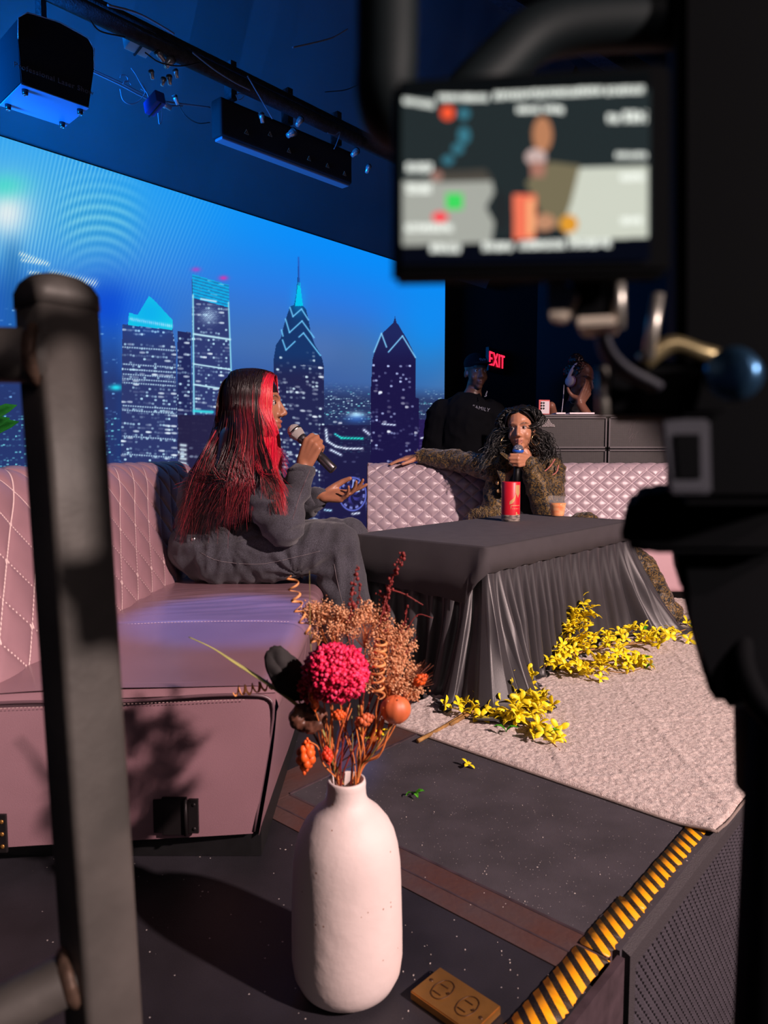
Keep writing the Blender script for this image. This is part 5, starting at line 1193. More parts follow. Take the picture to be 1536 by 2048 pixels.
# ============================================================ vase and bouquet
VC = Vector((0, 0, 0)); _b = PZ(695, 1968); VC = Vector((_b.x, _b.y, 0)); YV = VC.y
def vz(py, px=697): return PY(px, py, YV).z
def vr(wpx, z): 
    f = (Vector((VC.x, YV, z))-CP).dot(_F); return wpx/2/FPX*f
ZR = vz(1563)
M_vase = mat('chalky_white_ceramic', rgb(212, 198, 195), 0.62, var=0.05, scale=9, bump=0.25, bscale=45)
def pits(m):
    nt = m.node_tree; N = nt.nodes; L = nt.links; b = N['Principled BSDF']; src = b.inputs['Base Color'].links[0].from_socket
    tc_ = [x for x in N if x.bl_idname == 'ShaderNodeTexCoord'][0]
    v = N.new('ShaderNodeTexVoronoi'); v.inputs['Scale'].default_value = 95; L.new(tc_.outputs['Object'], v.inputs['Vector'])
    s1 = N.new('ShaderNodeMath'); s1.operation = 'LESS_THAN'; s1.inputs[1].default_value = 0.13; L.new(v.outputs['Distance'], s1.inputs[0])
    sc = N.new('ShaderNodeSeparateColor'); L.new(v.outputs['Color'], sc.inputs[0])
    s3 = N.new('ShaderNodeMath'); s3.operation = 'GREATER_THAN'; s3.inputs[1].default_value = 0.90; L.new(sc.outputs[0], s3.inputs[0])
    s4 = N.new('ShaderNodeMath'); s4.operation = 'MULTIPLY'; L.new(s1.outputs[0], s4.inputs[0]); L.new(s3.outputs[0], s4.inputs[1])
    mx = N.new('ShaderNodeMix'); mx.data_type = 'RGBA'; L.new(s4.outputs[0], mx.inputs['Factor']); L.new(src, mx.inputs['A']); mx.inputs['B'].default_value = rgb(150, 108, 90)
    L.new(mx.outputs['Result'], b.inputs['Base Color'])
pits(M_vase)
vs_ = thing('vase', 'chalky white ceramic bottle vase holding the dried flowers on the black deck', 'vase', VC)
prof = [(0, 0.0008), (vr(120, 0), 0.0008), (vr(150, 0.003), 0.003), (vr(190, .012), 0.013), (vr(212, .03), 0.030), (vr(221, .05), 0.052)]
for py, wd in ((1860, 222), (1800, 220), (1760, 218), (1720, 214), (1690, 206), (1665, 192), (1645, 172), (1625, 140), (1610, 104), (1600, 86), (1590, 79), (1575, 77), (1566, 78)):
    z = vz(py); prof.append((vr(wd, z), z))
prof += [(vr(78, ZR)-0.001, ZR+0.0035), (vr(72, ZR)-0.001, ZR+0.0045), (vr(66, ZR)-0.001, ZR+0.002), (vr(64, ZR)-.001, ZR-0.03), (vr(90, ZR), ZR-0.06), (vr(180, .1), 0.14), (vr(190, .1), 0.05), (0, 0.02)]
bm = NB(); lathe(bm, prof, VC, n=96)
for v in bm.verts:
    d = noise.noise(v.co*9)*0.0012+noise.noise(v.co*28)*0.0004; r = Vector((v.co.x-VC.x, v.co.y-VC.y, 0))
    if r.length > 0.02: v.co += r.normalized()*d
bmesh.ops.subdivide_edges(bm, edges=bm.edges, cuts=1, use_grid_fill=True)
obj('vase_body', bm, M_vase, vs_, True)
RIM = Vector((VC.x, YV, ZR)); RR = vr(60, ZR)-0.004
M_stem = mat('dry_orange_stem', rgb(206, 116, 56), 0.7, var=0.2, scale=40)
M_stemg = mat('dry_olive_stem', rgb(120, 110, 60), 0.7, var=0.2, scale=40)
M_stemd = mat('dark_stem', rgb(70, 52, 46), 0.7)
M_pink = mat('magenta_florets', rgb(206, 18, 70), 0.55, attr='Col')
M_tan = mat('dry_tan_florets', rgb(205, 140, 95), 0.7, attr='Col')
M_twig = mat('dark_red_twig', rgb(120, 34, 32), 0.6, var=0.2, scale=60)
M_coil = mat('dried_curl', rgb(222, 150, 92), 0.55, var=0.15, scale=60)
M_pod = mat('dark_brown_pod', rgb(92, 58, 46), 0.45, var=0.35, scale=50)
M_blk = mat('blackened_leaf', rgb(24, 20, 22), 0.8, var=0.3, scale=50)
M_or = mat('orange_husk', rgb(226, 92, 30), 0.5, var=0.2, scale=60)
M_org = mat('orange_gourd', rgb(206, 104, 62), 0.5, var=0.2, scale=30)
M_red2 = mat('red_seed', rgb(215, 60, 30), 0.5)
rb_ = random.Random(11)
def inrim(a=None, r=None):
    a = rb_.uniform(0, 6.28) if a is None else a; r = RR*(rb_.uniform(0.2, 0.95) if r is None else r)
    return RIM+Vector((math.cos(a)*r, math.sin(a)*r, -0.004))
def stem_to(p, a=None, bend=0.02, r=0.0011, m=None, parent=None, name='stem'):
    q = inrim(a, 0.85); base = VC+Vector(((q.x-VC.x)*-0.6, (q.y-VC.y)*-0.6, 0.07))
    mid = q.lerp(Vector(p), 0.5)+Vector((rb_.uniform(-1, 1)*bend, rb_.uniform(-1, 1)*bend, 0))*0.6
    bm = NB(); tube(bm, spline([base, q, mid, p], 26), r, 6); return obj(name, bm, m or M_stem, parent, True)
def BP(px, py, dy=0.0): return PY(px, py, YV+dy)
def aim(px): return math.atan2(0.0, px-690) if abs(px-690) > 25 else rb_.uniform(0, 6.28)
G = 'dried flowers in the white vase'
def florets(name, parent, c, r, n, size, cols, m, squash=(1, 1, 1), up=0.0, kind='petal', seed=1, inner=0.0):
    rnd = random.Random(seed); c = Vector(c); V = []; Fc = []; CC = []; k = 0
    for i in range(n):
        while True:
            d = Vector((rnd.gauss(0, 1), rnd.gauss(0, 1), rnd.gauss(0, 1)))
            if d.length > 0.1: break
        d.normalize(); d = (d+Vector((0, 0, up))).normalized(); rr = r*(1-inner*rnd.random())*(1+0.10*noise.noise(d*3))
        p = c+Vector((d.x*squash[0], d.y*squash[1], d.z*squash[2]))*rr
        col = cols[rnd.randrange(len(cols))]; f = rnd.uniform(0.8, 1.2); col = [min(1, q*f) for q in col[:3]]
        x, y, _ = frame_of(d); a0 = rnd.uniform(0, 6.28); s = size*rnd.uniform(0.7, 1.25)
        if kind == 'petal':      # small pointed tube floret
            x2 = x*math.cos(a0)+y*math.sin(a0); y2 = d.cross(x2); t = (d+Vector((rnd.uniform(-1, 1), rnd.uniform(-1, 1), rnd.uniform(-1, 1)))*0.5).normalized()
            pts = [p-x2*s*.28, p-y2*s*.28, p+x2*s*.28, p+y2*s*.28, p+t*s]
            b = p+t*s*0.55; pts2 = [b-x2*s*.4, b-y2*s*.4, b+x2*s*.4, b+y2*s*.4]
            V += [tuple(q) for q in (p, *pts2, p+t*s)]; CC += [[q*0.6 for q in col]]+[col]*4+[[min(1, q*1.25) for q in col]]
            for j in range(4): Fc += [(k, k+1+(j+1) % 4, k+1+j), (k+5, k+1+j, k+1+(j+1) % 4)]
            k += 6
        else:                    # tiny bead
            q6 = [p+x*s, p+y*s, p-x*s, p-y*s, p+d*s, p-d*s]; V += [tuple(q) for q in q6]; CC += [col]*6
            for a, b in ((0, 1), (1, 2), (2, 3), (3, 0)): Fc += [(k+a, k+b, k+4), (k+b, k+a, k+5)]
            k += 6
    return link(name, numesh(name, V, Fc, CC), m, parent, False)
# magenta bloom
t = thing('dried_bloom', 'big magenta pom-pom bloom at the front of the bouquet', 'dried flower', BP(672, 1348), G)
cc_ = BP(672, 1345, -0.035); stem_to(cc_, 1.0, parent=t)
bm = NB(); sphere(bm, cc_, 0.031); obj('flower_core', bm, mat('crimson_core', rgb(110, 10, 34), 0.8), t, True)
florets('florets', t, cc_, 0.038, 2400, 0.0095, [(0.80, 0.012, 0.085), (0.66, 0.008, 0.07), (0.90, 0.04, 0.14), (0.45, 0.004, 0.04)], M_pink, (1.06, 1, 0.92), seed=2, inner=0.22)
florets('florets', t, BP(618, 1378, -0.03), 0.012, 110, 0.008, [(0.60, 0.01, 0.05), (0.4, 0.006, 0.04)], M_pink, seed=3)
# tan baby's-breath sprays
tans = [(0.80, 0.40, 0.20), (0.64, 0.28, 0.13), (0.88, 0.52, 0.30), (0.46, 0.19, 0.09)]
for i, (px, py, dy, r, lab) in enumerate(((668, 1268, 0.03, 0.040, 'tan cluster of tiny dry florets at the upper left, below the red spikes'), (730, 1262, 0.03, 0.034, 'tan cluster of tiny florets above the magenta bloom'),
        (790, 1305, 0.02, 0.040, 'tan cluster of tiny florets at the right edge of the bouquet'), (775, 1360, 0.0, 0.042, 'rust-tan spray of florets right of the long dangling curl'), (800, 1395, 0.01, 0.030, 'lowest rust spray of florets above the orange gourd'), (628, 1235, 0.04, 0.018, 'small thin tan sprig beside the tall curl'))):
    t = thing('dried_spray', lab, 'dried flower', BP(px, py, dy), G); cpt = BP(px, py, dy); st = stem_to(cpt-Vector((0, 0, r*0.8)), aim(px), parent=t, r=0.0010, m=M_stem)
    rnd = random.Random(i+20); bm = NB(); V_ = []
    nb = int(36*(r/0.04)**1.2)+6; beads = []
    for j in range(nb):
        d = Vector((rnd.gauss(0, 0.6), rnd.gauss(0, 0.6), abs(rnd.gauss(0.7, 0.5)))).normalized()*r*rnd.uniform(0.6, 1.15); a_ = cpt-Vector((0, 0, r*0.8)); b_ = cpt+d
        tube(bm, spline([a_, a_.lerp(b_, 0.5)+Vector((rnd.uniform(-1, 1), rnd.uniform(-1, 1), 0))*0.004, b_], 5), 0.00035, 3); beads.append(b_)
    obj('fine_branches', bm, M_stem, t)
    VV = []; FF = []; CC = []; k = 0
    for b_ in beads:
        for q in range(34):
            p = b_+Vector((rnd.gauss(0, 1), rnd.gauss(0, 1), rnd.gauss(0, 1)))*0.0046; s = rnd.uniform(0.0008, 0.0019); cl = tans[rnd.randrange(4)]
            for v in ((s, 0, 0), (0, s, 0), (-s, 0, 0), (0, -s, 0), (0, 0, s), (0, 0, -s)): VV.append(tuple(p+Vector(v))); CC.append(cl)
            for a, b in ((0, 1), (1, 2), (2, 3), (3, 0)): FF += [(k+a, k+b, k+4), (k+b, k+a, k+5)]
            k += 6
    link('florets', numesh('florets', VV, FF, CC), M_tan, t, False)
# red beaded twigs
def twig(pts, lab, seed, bead=0.0026, step=0.0045, r=0.0011, dens=2):
    t = thing('red_twig', lab, 'dried flower', pts[0], G); rnd = random.Random(seed); P = spline(pts, 60)
    st = stem_to(pts[0], aim(700), parent=t, m=M_twig, r=0.0013, name='stem')
    bm = NB(); tube(bm, P, [lerp(r, r*.5, i/59) for i in range(60)], 6); obj('twig', bm, M_twig, t, True)
    bm = NB(); L = 0
    for a_, b_ in zip(P, P[1:]):
        L += (b_-a_).length
        if L > step:
            L = 0
            for q in range(dens):
                sphere(bm, b_+Vector((rnd.gauss(0, 1), rnd.gauss(0, 1), rnd.gauss(0, 1)))*bead*0.9, bead*rnd.uniform(.5, 1.1), u=6, v=4)
    obj('seed_beads', bm, M_twig, t, True); return t
twig([BP(694, 1258, 0.02), BP(702, 1215, 0.02), BP(705, 1180, 0.02), BP(714, 1130, 0.02)], 'dark red beaded spike rising left of the tallest twig', 1, 0.0034, 0.009, dens=4)
twig([BP(708, 1240, 0.03), BP(716, 1200, 0.03), BP(722, 1170, 0.03)], 'thin short red beaded spike beside the thicker left spike', 2, 0.0020, 0.007, dens=3)
twig([BP(752, 1300, 0.03), BP(768, 1225, 0.03), BP(782, 1165, 0.03), BP(806, 1106, 0.03)], 'tallest dark red twig of the bouquet, knobbly and bent', 3, 0.0032, 0.006, 0.0016, dens=4)
twig([BP(776, 1178, 0.03), BP(808, 1188, 0.03), BP(846, 1210, 0.03)], 'bright red side twig pointing right off the tallest twig', 4, 0.0016, 0.014, 0.0014, dens=1)
twig([BP(800, 1270, 0.02), BP(810, 1240, 0.02), BP(814, 1213, 0.02)], 'short red twig at the right of the bouquet', 5, 0.0022, 0.007, dens=2)
twig([BP(812, 1262, 0.03), BP(835, 1230, 0.03), BP(866, 1236, 0.03)], 'thin crooked red twig arching to the far right', 6, 0.0012, 0.014, 0.0009, dens=1)
twig([BP(820, 1290, 0.03), BP(834, 1273, 0.03)], 'small red twig end poking out over the tan florets', 7, 0.0014, 0.012, 0.0010, dens=1)
twig([BP(776, 1240, 0.035), BP(770, 1205, 0.035), BP(758, 1180, 0.035)], 'dense dark red twig crossing behind the tallest one', 8, 0.003, 0.006, dens=3)
# coils
def coil(pts, lab, rad, pitch_n, seed, r=0.0022, flat=0.35):
    t = thing('dried_curl', lab, 'dried curl', pts[0], G); n = pitch_n*22; P = spline(pts, n); out = []
    px = None
    for i, p in enumerate(P):
        d = (P[min(i+1, n-1)]-P[max(i-1, 0)]).normalized(); x = frame_of(d)[0] if px is None else (px-d*px.dot(d)).normalized(); px = x; y = d.cross(x)
        a = 2*math.pi*pitch_n*i/(n-1); rr = rad(i/(n-1)) if callable(rad) else rad; out.append(p+x*rr*math.cos(a)+y*rr*math.sin(a))
    bm = NB(); tube(bm, out, [r*(1-0.4*abs(i/(n-1)-.5)) for i in range(n)], 6, flat=flat); obj('curl', bm, M_coil, t, True); return t
t = coil([BP(636, 1290, 0.0), BP(618, 1265, 0.0), BP(600, 1225, 0.0), BP(590, 1190, 0.0), BP(584, 1150, 0.0)], 'corkscrew tan curl rising highest at the left of the bouquet', lambda q: 0.0052+0.003*q, 7, 1)
bm = NB(); tube(bm, spline([inrim(3.1), BP(650, 1420), BP(642, 1340, 0.0), BP(636, 1290, 0.0)], 20), 0.001, 5); obj('stem', bm, M_stem, t, True)
t = coil([BP(757, 1395, -0.03), BP(756, 1350, -0.03), BP(760, 1310, -0.03), BP(762, 1275, -0.03)], 'long tight tan corkscrew curl dangling right of the magenta bloom', 0.0085, 8, 2)
bm = NB(); tube(bm, spline([inrim(0.4), BP(748, 1470, -0.01), BP(752, 1420, -0.02), BP(757, 1395, -0.03)], 20), 0.001, 5); obj('stem', bm, M_stem, t, True)
t = coil([BP(560, 1366, 0.02), BP(535, 1370, 0.02), BP(500, 1378, 0.02), BP(468, 1382, 0.02)], 'brown curl reaching out to the left below the blackened leaf', 0.007, 7, 3)
bm = NB(); tube(bm, spline([inrim(3.3), BP(640, 1450, .01), BP(600, 1390, 0.02), BP(560, 1366, 0.02)], 20), 0.001, 5); obj('stem', bm, M_stem, t, True)
# slim upright straw
t = thing('straw_blade', 'slim straight straw blade standing beside the tall curl', 'dried grass', inrim(3.0), G); bm = NB()
tube(bm, spline([inrim(3.0), BP(640, 1440), BP(622, 1300), BP(620, 1220), BP(619, 1142)], 30), [0.0018]*20+[0.0016-0.0001*i for i in range(10)], 6, flat=0.4); obj('blade', bm, M_stemg, t, True)
# long leaf blade to the left
M_bl = mat('olive_blade', rgb(160, 156, 92), 0.5, col2=rgb(120, 122, 66), scale=20)
t = thing('leaf_blade', 'long olive green blade stretching far left over the sofa seat', 'dried leaf', BP(600, 1420), G); bm = NB()
tube(bm, spline([inrim(3.1), BP(650, 1470, 0), BP(600, 1415, 0.0), BP(540, 1370, 0.0), BP(470, 1325, 0.01), BP(425, 1296, 0.02), BP(378, 1274, 0.03)], 60), [0.0025+0.0045*math.sin(math.pi*min(1, i/50))*(1 if i < 40 else (60-i)/20) for i in range(60)], 8, flat=0.22); obj('blade', bm, M_bl, t, True)
# blackened cupped leaf
t = thing('blackened_leaf', 'large blackened crinkled disc-shaped leaf left of the magenta bloom', 'dried leaf', BP(575, 1345), G)
bm = NB(); ctr = BP(573, 1346, 0.0); nn_ = 40; rings = []
for k in range(9):
    rr = k/8
    ring = []
    for i in range(nn_):
        a = 2*math.pi*i/nn_; e = 1+0.015*math.sin(a*5)+0.02*math.sin(a*19)+0.03*noise.noise(Vector((math.cos(a)*2, math.sin(a)*2, 3)))*2
        x = math.cos(a)*0.0275*rr*e; z = math.sin(a)*0.043*rr*e; x, z = x*math.cos(0.28)-(-z)*math.sin(.28)*-1, z*math.cos(0.28)+x*math.sin(.28)*-1
        y = -0.010*(1-rr**2)+0.005*rr**2*math.sin(a*3+1)*0.5+noise.noise(Vector((x*90, z*90, 1)))*0.003
        ring.append(bm.verts.new(ctr+Vector((x, y+x*0.35, z))))
    rings.append(ring)
for a_, b_ in zip(rings, rings[1:]):
    for i in range(nn_): bm.faces.new((a_[i], a_[(i+1) % nn_], b_[(i+1) % nn_], b_[i]))
bmesh.ops.remove_doubles(bm, verts=bm.verts, dist=0.0003); o = obj('leaf', bm, M_blk, t, True); md = o.modifiers.new('t', 'SOLIDIFY'); md.thickness = 0.003
stem_to(BP(592, 1388, 0.005), 3.2, parent=t, m=M_stemd)
# brown curled pod, orange gourd
t = thing('dried_pod', 'glossy dark brown curled pod low on the left of the bouquet', 'dried pod', BP(616, 1435), G)
B = Blob(); cpod = BP(617, 1434, -0.02)
for a in np.linspace(0.3, 5.6, 9): B.ell(cpod+Vector((math.cos(a)*0.016, -abs(math.sin(a*1.5))*0.006, math.sin(a)*0.012)), (0.0125, 0.012, 0.011))
B.ell(cpod+Vector((0.004, 0.004, 0)), (0.012, 0.010, 0.010)); link('pod', B.mesh('pod', 0.0018, 3, folds(0.0012, 120, seed=3)), M_pod, t); stem_to(cpod, 3.4, parent=t, m=M_stemd)
t = thing('dried_gourd', 'round orange dried gourd low on the right of the bouquet', 'dried gourd', BP(792, 1420), G)
bm = NB(); sphere(bm, BP(791, 1419, -0.01), (0.0225, 0.021, 0.0215), u=28, v=18)
for v in bm.verts:
    d = v.co-BP(791, 1419, -0.01); a = math.atan2(d.y, d.x); v.co -= d*0.05*abs(math.sin(a*4))*1.0
obj('gourd', bm, M_org, t, True); stem_to(BP(785, 1436, -0.005), 0.2, parent=t)
# orange husks, wheat and hanging seed heads
def husk(px, py, dy, sz, lab, m=None, ang=0, seed=0, hang=None):
    t = thing('orange_seed_head', lab, 'dried flower', BP(px, py, dy), G); c_ = BP(px, py, dy); bm = NB(); rnd = random.Random(seed)
    d = Vector((math.sin(ang), 0, math.cos(ang)))
    for j in range(26):
        f = j/25; q = c_+d*(f-0.5)*sz*2; w_ = 0.30*sz*math.sin(math.pi*min(.95, max(.08, f)))+0.001
        a = j*2.4; x, y, _ = frame_of(d); n_ = (x*math.cos(a)+y*math.sin(a)); sphere(bm, q+n_*w_, (w_*0.9, w_*0.9, w_*0.9+0.001), u=7, v=5)
    obj('seed_head', bm, m or M_or, t, True)
    if hang: bm = NB(); tube(bm, spline([inrim(3.3)]+[BP(*h) for h in hang]+[c_+d*sz], 30), 0.0011, 6); obj('stem', bm, M_stem, t, True)
    else: stem_to(c_-d*sz, aim(px), parent=t)
husk(627, 1393, -0.045, 0.011, 'upper of the two small orange heads below the magenta bloom', seed=1)
husk(630, 1409, -0.045, 0.008, 'lower of the two small orange heads left of centre', seed=2)
husk(677, 1430, -0.04, 0.010, 'orange head in the middle of the stems below the bloom', ang=1.5, seed=3)
husk(840, 1360, -0.0, 0.012, 'orange head sticking out at the right edge of the bouquet', ang=1.0, seed=4)
husk(612, 1512, -0.03, 0.024, 'long orange seed head drooping over the left of the vase neck', seed=5, hang=((648, 1530, -0.02), (636, 1495, -0.03), (620, 1484, -0.03)), ang=0.1)
husk(655, 1511, -0.035, 0.012, 'short red seed head beside the drooping orange one', m=M_red2, seed=6, ang=-0.2)
husk(729, 1440, -0.02, 0.014, 'rusty wheat ear between the stems on the right', m=M_org, ang=1.2, seed=7)
# wispy foxtail on the right
t = thing('foxtail_grass', 'wispy reddish grass fan at the right side of the bouquet', 'dried grass', BP(820, 1350), G); P_ = []; rnd = random.Random(8)
for i in range(90):
    a_ = BP(800, 1375, 0.01); e_ = BP(rnd.uniform(815, 868), rnd.uniform(1320, 1372), rnd.uniform(-.03, .04)); P_.append(np.array([tuple(q) for q in spline([a_, a_.lerp(e_, .5)+Vector((0, 0, -.003)), e_], 6)]))
strands('fan', P_, [0.00028]*90, [(0.22, 0.07, 0.04)]*90, M_tan, t, 3); stem_to(BP(800, 1375, 0.01), 0.1, parent=t)
# bare stems
for i in range(26):
    px = 655+i*5.4; e_ = BP(px+rb_.uniform(-14, 14), rb_.uniform(1405, 1450), rb_.uniform(-0.03, 0.03)); t = thing('dry_stem', 'thin dry orange brown stem rising from the vase neck', 'dried stem', e_, 'plain stems in the white vase')
    stem_to(e_, math.atan2(0.3*rb_.uniform(-1, 1), px-710), parent=t, r=rb_.uniform(0.0008, 0.0017), m=(M_stem, M_stem, M_org, M_stemg)[i % 4])

# ============================================================ yellow blossom branches on the rug
M_yel = mat('yellow_petal', rgb(246, 222, 30), 0.5, var=0.10, scale=40); M_grn = mat('fresh_green_leaf', rgb(92, 190, 44), 0.45, var=0.2, scale=30)
M_wood = mat('artificial_twig', rgb(150, 112, 62), 0.7, var=0.3, scale=40)
def blossom_mesh(k):
    rnd = random.Random(k); bm = NB(); n = 4
    for i in range(n):
        a = 2*math.pi*i/n+rnd.uniform(-.2, .2); L = 0.026*rnd.uniform(.85, 1.1); W = 0.0064; lift = rnd.uniform(0.25, 0.8)
        d = Vector((math.cos(a), math.sin(a), 0)); s = Vector((-math.sin(a), math.cos(a), 0)); rows = []
        for j, (t, w_) in enumerate(((0, .25), (.3, .8), (.6, 1.0), (.85, .7), (1.0, .08))):
            z = L*(lift*t-0.35*t*t*1.2); c_ = d*L*t+Vector((0, 0, z)); tw = rnd.uniform(-.15, .15)
            rows.append([bm.verts.new(c_+s*W*w_*q+Vector((0, 0, abs(q)*0.0022*w_+q*tw*0.003))) for q in (-1, 0, 1)])
        for a_, b_ in zip(rows, rows[1:]):
            for q in range(2): bm.faces.new((a_[q], a_[q+1], b_[q+1], b_[q]))
    bmesh.ops.recalc_face_normals(bm, faces=bm.faces); me = bpy.data.meshes.new('blossom'); bmesh.ops.solidify(bm, geom=bm.faces, thickness=0.0006); bm.to_mesh(me); bm.free(); me.materials.append(M_yel); me.polygons.foreach_set('use_smooth', [True]*len(me.polygons)); return me
BLO = [blossom_mesh(k) for k in range(6)]
def leafmesh():
    bm = NB(); rows = []
    for t, w_ in ((0, .1), (.2, .7), (.5, 1), (.8, .6), (1, .03)):
        c_ = Vector((0.034*t, 0, 0.010*math.sin(t*3))); rows.append([bm.verts.new(c_+Vector((0, 0.0075*w_*q, abs(q)*0.002))) for q in (-1, 0, 1)])
    for a_, b_ in zip(rows, rows[1:]):
        for q in range(2): bm.faces.new((a_[q], a_[q+1], b_[q+1], b_[q]))
    bmesh.ops.solidify(bm, geom=bm.faces, thickness=0.0006); me = bpy.data.meshes.new('leaf'); bm.to_mesh(me); bm.free(); me.materials.append(M_grn); return me
LEAF = leafmesh()
def place(name, me, p, rot, s, parent):
    o = bpy.data.objects.new(name, me); C.objects.link(o); o.parent = parent; o.matrix_parent_inverse = Matrix.Translation(-parent.location)
    o.location = p; o.rotation_euler = rot; o.scale = (s, s, s); return o
def FG(px, py, z=0.0): p = PZ(px, py, z); return p
def branch(label, main, subs, nfl, seed, leaves, sc=1.0, stuff=0):
    """main: list of (px,py,height); subs likewise"""
    t = thing('blossom_branch', label, 'branch', (FG(main[0][0], main[0][1]).x, FG(main[0][0], main[0][1]).y, 0), 'yellow blossom branches on the rug')
    rnd = random.Random(seed); bm = NB(); segs = []
    P = spline([FG(x, y, h) for x, y, h in main], 50); tube(bm, P, [lerp(0.0062, 0.0022, i/49) for i in range(50)], 8); segs.append(P)
    for s_ in subs:
        Q = spline([FG(x, y, h) for x, y, h in s_], 26); tube(bm, Q, [lerp(0.0032, 0.0012, i/25) for i in range(26)], 6); segs.append(Q)
    obj('twigs', bm, M_wood, t, True)
    cand = []
    for k, Q in enumerate(segs):
        for i, p in enumerate(Q):
            if k == 0 and i < 16: continue
            if k > 0 and i < 3: continue
            cand.append((p, k))
    for i in range(nfl):
        p, k = rnd.choice(cand); p = p+Vector((rnd.gauss(0, 0.030), rnd.gauss(0, 0.034), abs(rnd.gauss(0.008, 0.014)))); p.z = max(p.z, 0.020)
        place('blossom', BLO[rnd.randrange(6)], p, (rnd.uniform(-.9, 1.1), rnd.uniform(-.9, .9), rnd.uniform(0, 6.28)), sc*rnd.uniform(1.0, 1.4), t)
    for (x, y, h, rz) in leaves: place('leaf', LEAF, FG(x, y, h), (0, -0.3, rz), 1.1, t)
    return t
branch('front branch of yellow blossoms, its cut wooden end sticking out over the near rug edge', [(836, 1482, 0.008), (890, 1452, 0.012), (945, 1418, 0.014), (1000, 1390, 0.02), (1050, 1362, 0.02)],
       [[(985, 1396, .015), (980, 1372, .03), (965, 1362, .035)], [(1010, 1385, .02), (1040, 1410, .02), (1068, 1440, .02), (1098, 1462, .02)], [(990, 1390, .02), (1000, 1420, .02), (1015, 1445, .015)],
        [(960, 1412, .015), (962, 1438, .015)], [(1000, 1390, .02), (1018, 1366, .04), (1040, 1356, .04)], [(1040, 1375, .02), (1070, 1398, .02), (1062, 1430, .02)], [(1050, 1415, .015), (1090, 1470, .015), (1120, 1500, .012)]], 100, 1,
       [(965, 1402, .02, 2.6), (1012, 1464, .02, 2.9), (1012, 1465, .02, 0.1), (1096, 1470, .02, 3.0), (1098, 1470, .02, 0.0)])
branch('short thick spray of yellow blossoms heaped on the front branch nearest the skirt', [(900, 1450, .012), (950, 1420, .02), (985, 1395, .03), (1020, 1375, .04), (1060, 1350, .04)],
       [[(985, 1395, .03), (970, 1372, .04), (972, 1360, .05)], [(1000, 1388, .03), (1035, 1392, .04), (1062, 1400, .03)], [(1020, 1378, .04), (1040, 1362, .05)], [(975, 1400, .03), (1010, 1430, .03), (1040, 1452, .02)]], 85, 7,
       [(958, 1408, .02, 2.4)])
branch('rear branch of yellow blossoms lying along the foot of the black skirt', [(1020, 1385, 0.012), (1075, 1340, 0.03), (1130, 1315, 0.035), (1200, 1296, 0.04), (1290, 1285, .04), (1320, 1278, .03)],
       [[(1130, 1315, .03), (1170, 1330, .02), (1240, 1345, .02), (1290, 1335, .012)], [(1150, 1310, .03), (1190, 1275, .05), (1215, 1262, .05)], [(1200, 1300, .03), (1245, 1275, .05), (1270, 1262, .05)], [(1100, 1330, .03), (1150, 1345, .02), (1185, 1350, .02)],
        [(1240, 1295, .03), (1290, 1275, .04), (1325, 1268, .04)], [(1160, 1320, .03), (1200, 1330, .02), (1230, 1318, .03)], [(1220, 1300, .03), (1262, 1315, .02), (1280, 1325, .02)]], 100, 2,
       [(1205, 1268, .05, 1.2), (1285, 1322, .02, 0.3), (1292, 1338, .012, 0.2), (1290, 1262, .05, 1.0)])
branch('middle branch of yellow blossoms whose spray climbs the black skirt', [(1045, 1362, .012), (1080, 1340, .03), (1110, 1315, 0.05), (1128, 1290, .09), (1145, 1260, .13)],
       [[(1128, 1290, .09), (1140, 1250, .14), (1152, 1225, .18), (1150, 1200, .21)], [(1110, 1315, .05), (1095, 1322, .05)], [(1120, 1300, .07), (1150, 1290, .08), (1180, 1285, .08)], [(1140, 1255, .14), (1160, 1240, .15)]], 80, 3,
       [(1140, 1222, .16, 1.4)])
branch('thin farthest branch end with a few yellow blossoms lying beyond the skirt corner', [(1318, 1280, .02), (1335, 1272, .02), (1350, 1266, .02), (1375, 1258, .02), (1395, 1250, .02)],
       [[(1350, 1266, .02), (1352, 1282, .015)], [(1340, 1272, .02), (1346, 1258, .02)]], 9, 4, [(1382, 1256, .02, 0.6)])
for lab, px, py, me, nm in (('yellow blossom lying alone on the charcoal deck below the rug edge', 935, 1534, BLO[2], 'fallen_blossom'), ('yellow blossom on the rug at the tip of the front branch', 1122, 1488, BLO[1], 'fallen_blossom')):
    o = bpy.data.objects.new(nm, me); C.objects.link(o); p = PZ(px, py); o.location = (p.x, p.y, 0.007 if nm[0] == 'f' and py > 1500 else 0.018); o.rotation_euler = (0.35, 0.1, 0.9); o.scale = (.8,)*3; tag(o, lab, 'flower')
t = thing('fallen_leaf', 'bright green leaf pair lying on the charcoal deck by the vase', 'leaf', (PZ(832, 1600).x, PZ(832, 1600).y, 0))
for rz in (-2.6, -1.3, 0.4): place('leaf', LEAF, Vector((*PZ(830, 1592).xy, 0.004)), (0.2, -0.05, rz), 0.75, t)
# petals behind the stems, at the rug corner
t = thing('fallen_blossom', 'yellow blossom half hidden behind the bouquet stems at the rug corner', 'flower', (PZ(752, 1478).x, PZ(752, 1478).y, 0))
for k_ in range(3): place('petals', BLO[k_+2], Vector((*PZ(745+12*k_, 1482-8*k_).xy, 0.006)), (0.2, 0.1, k_), 0.9, t)
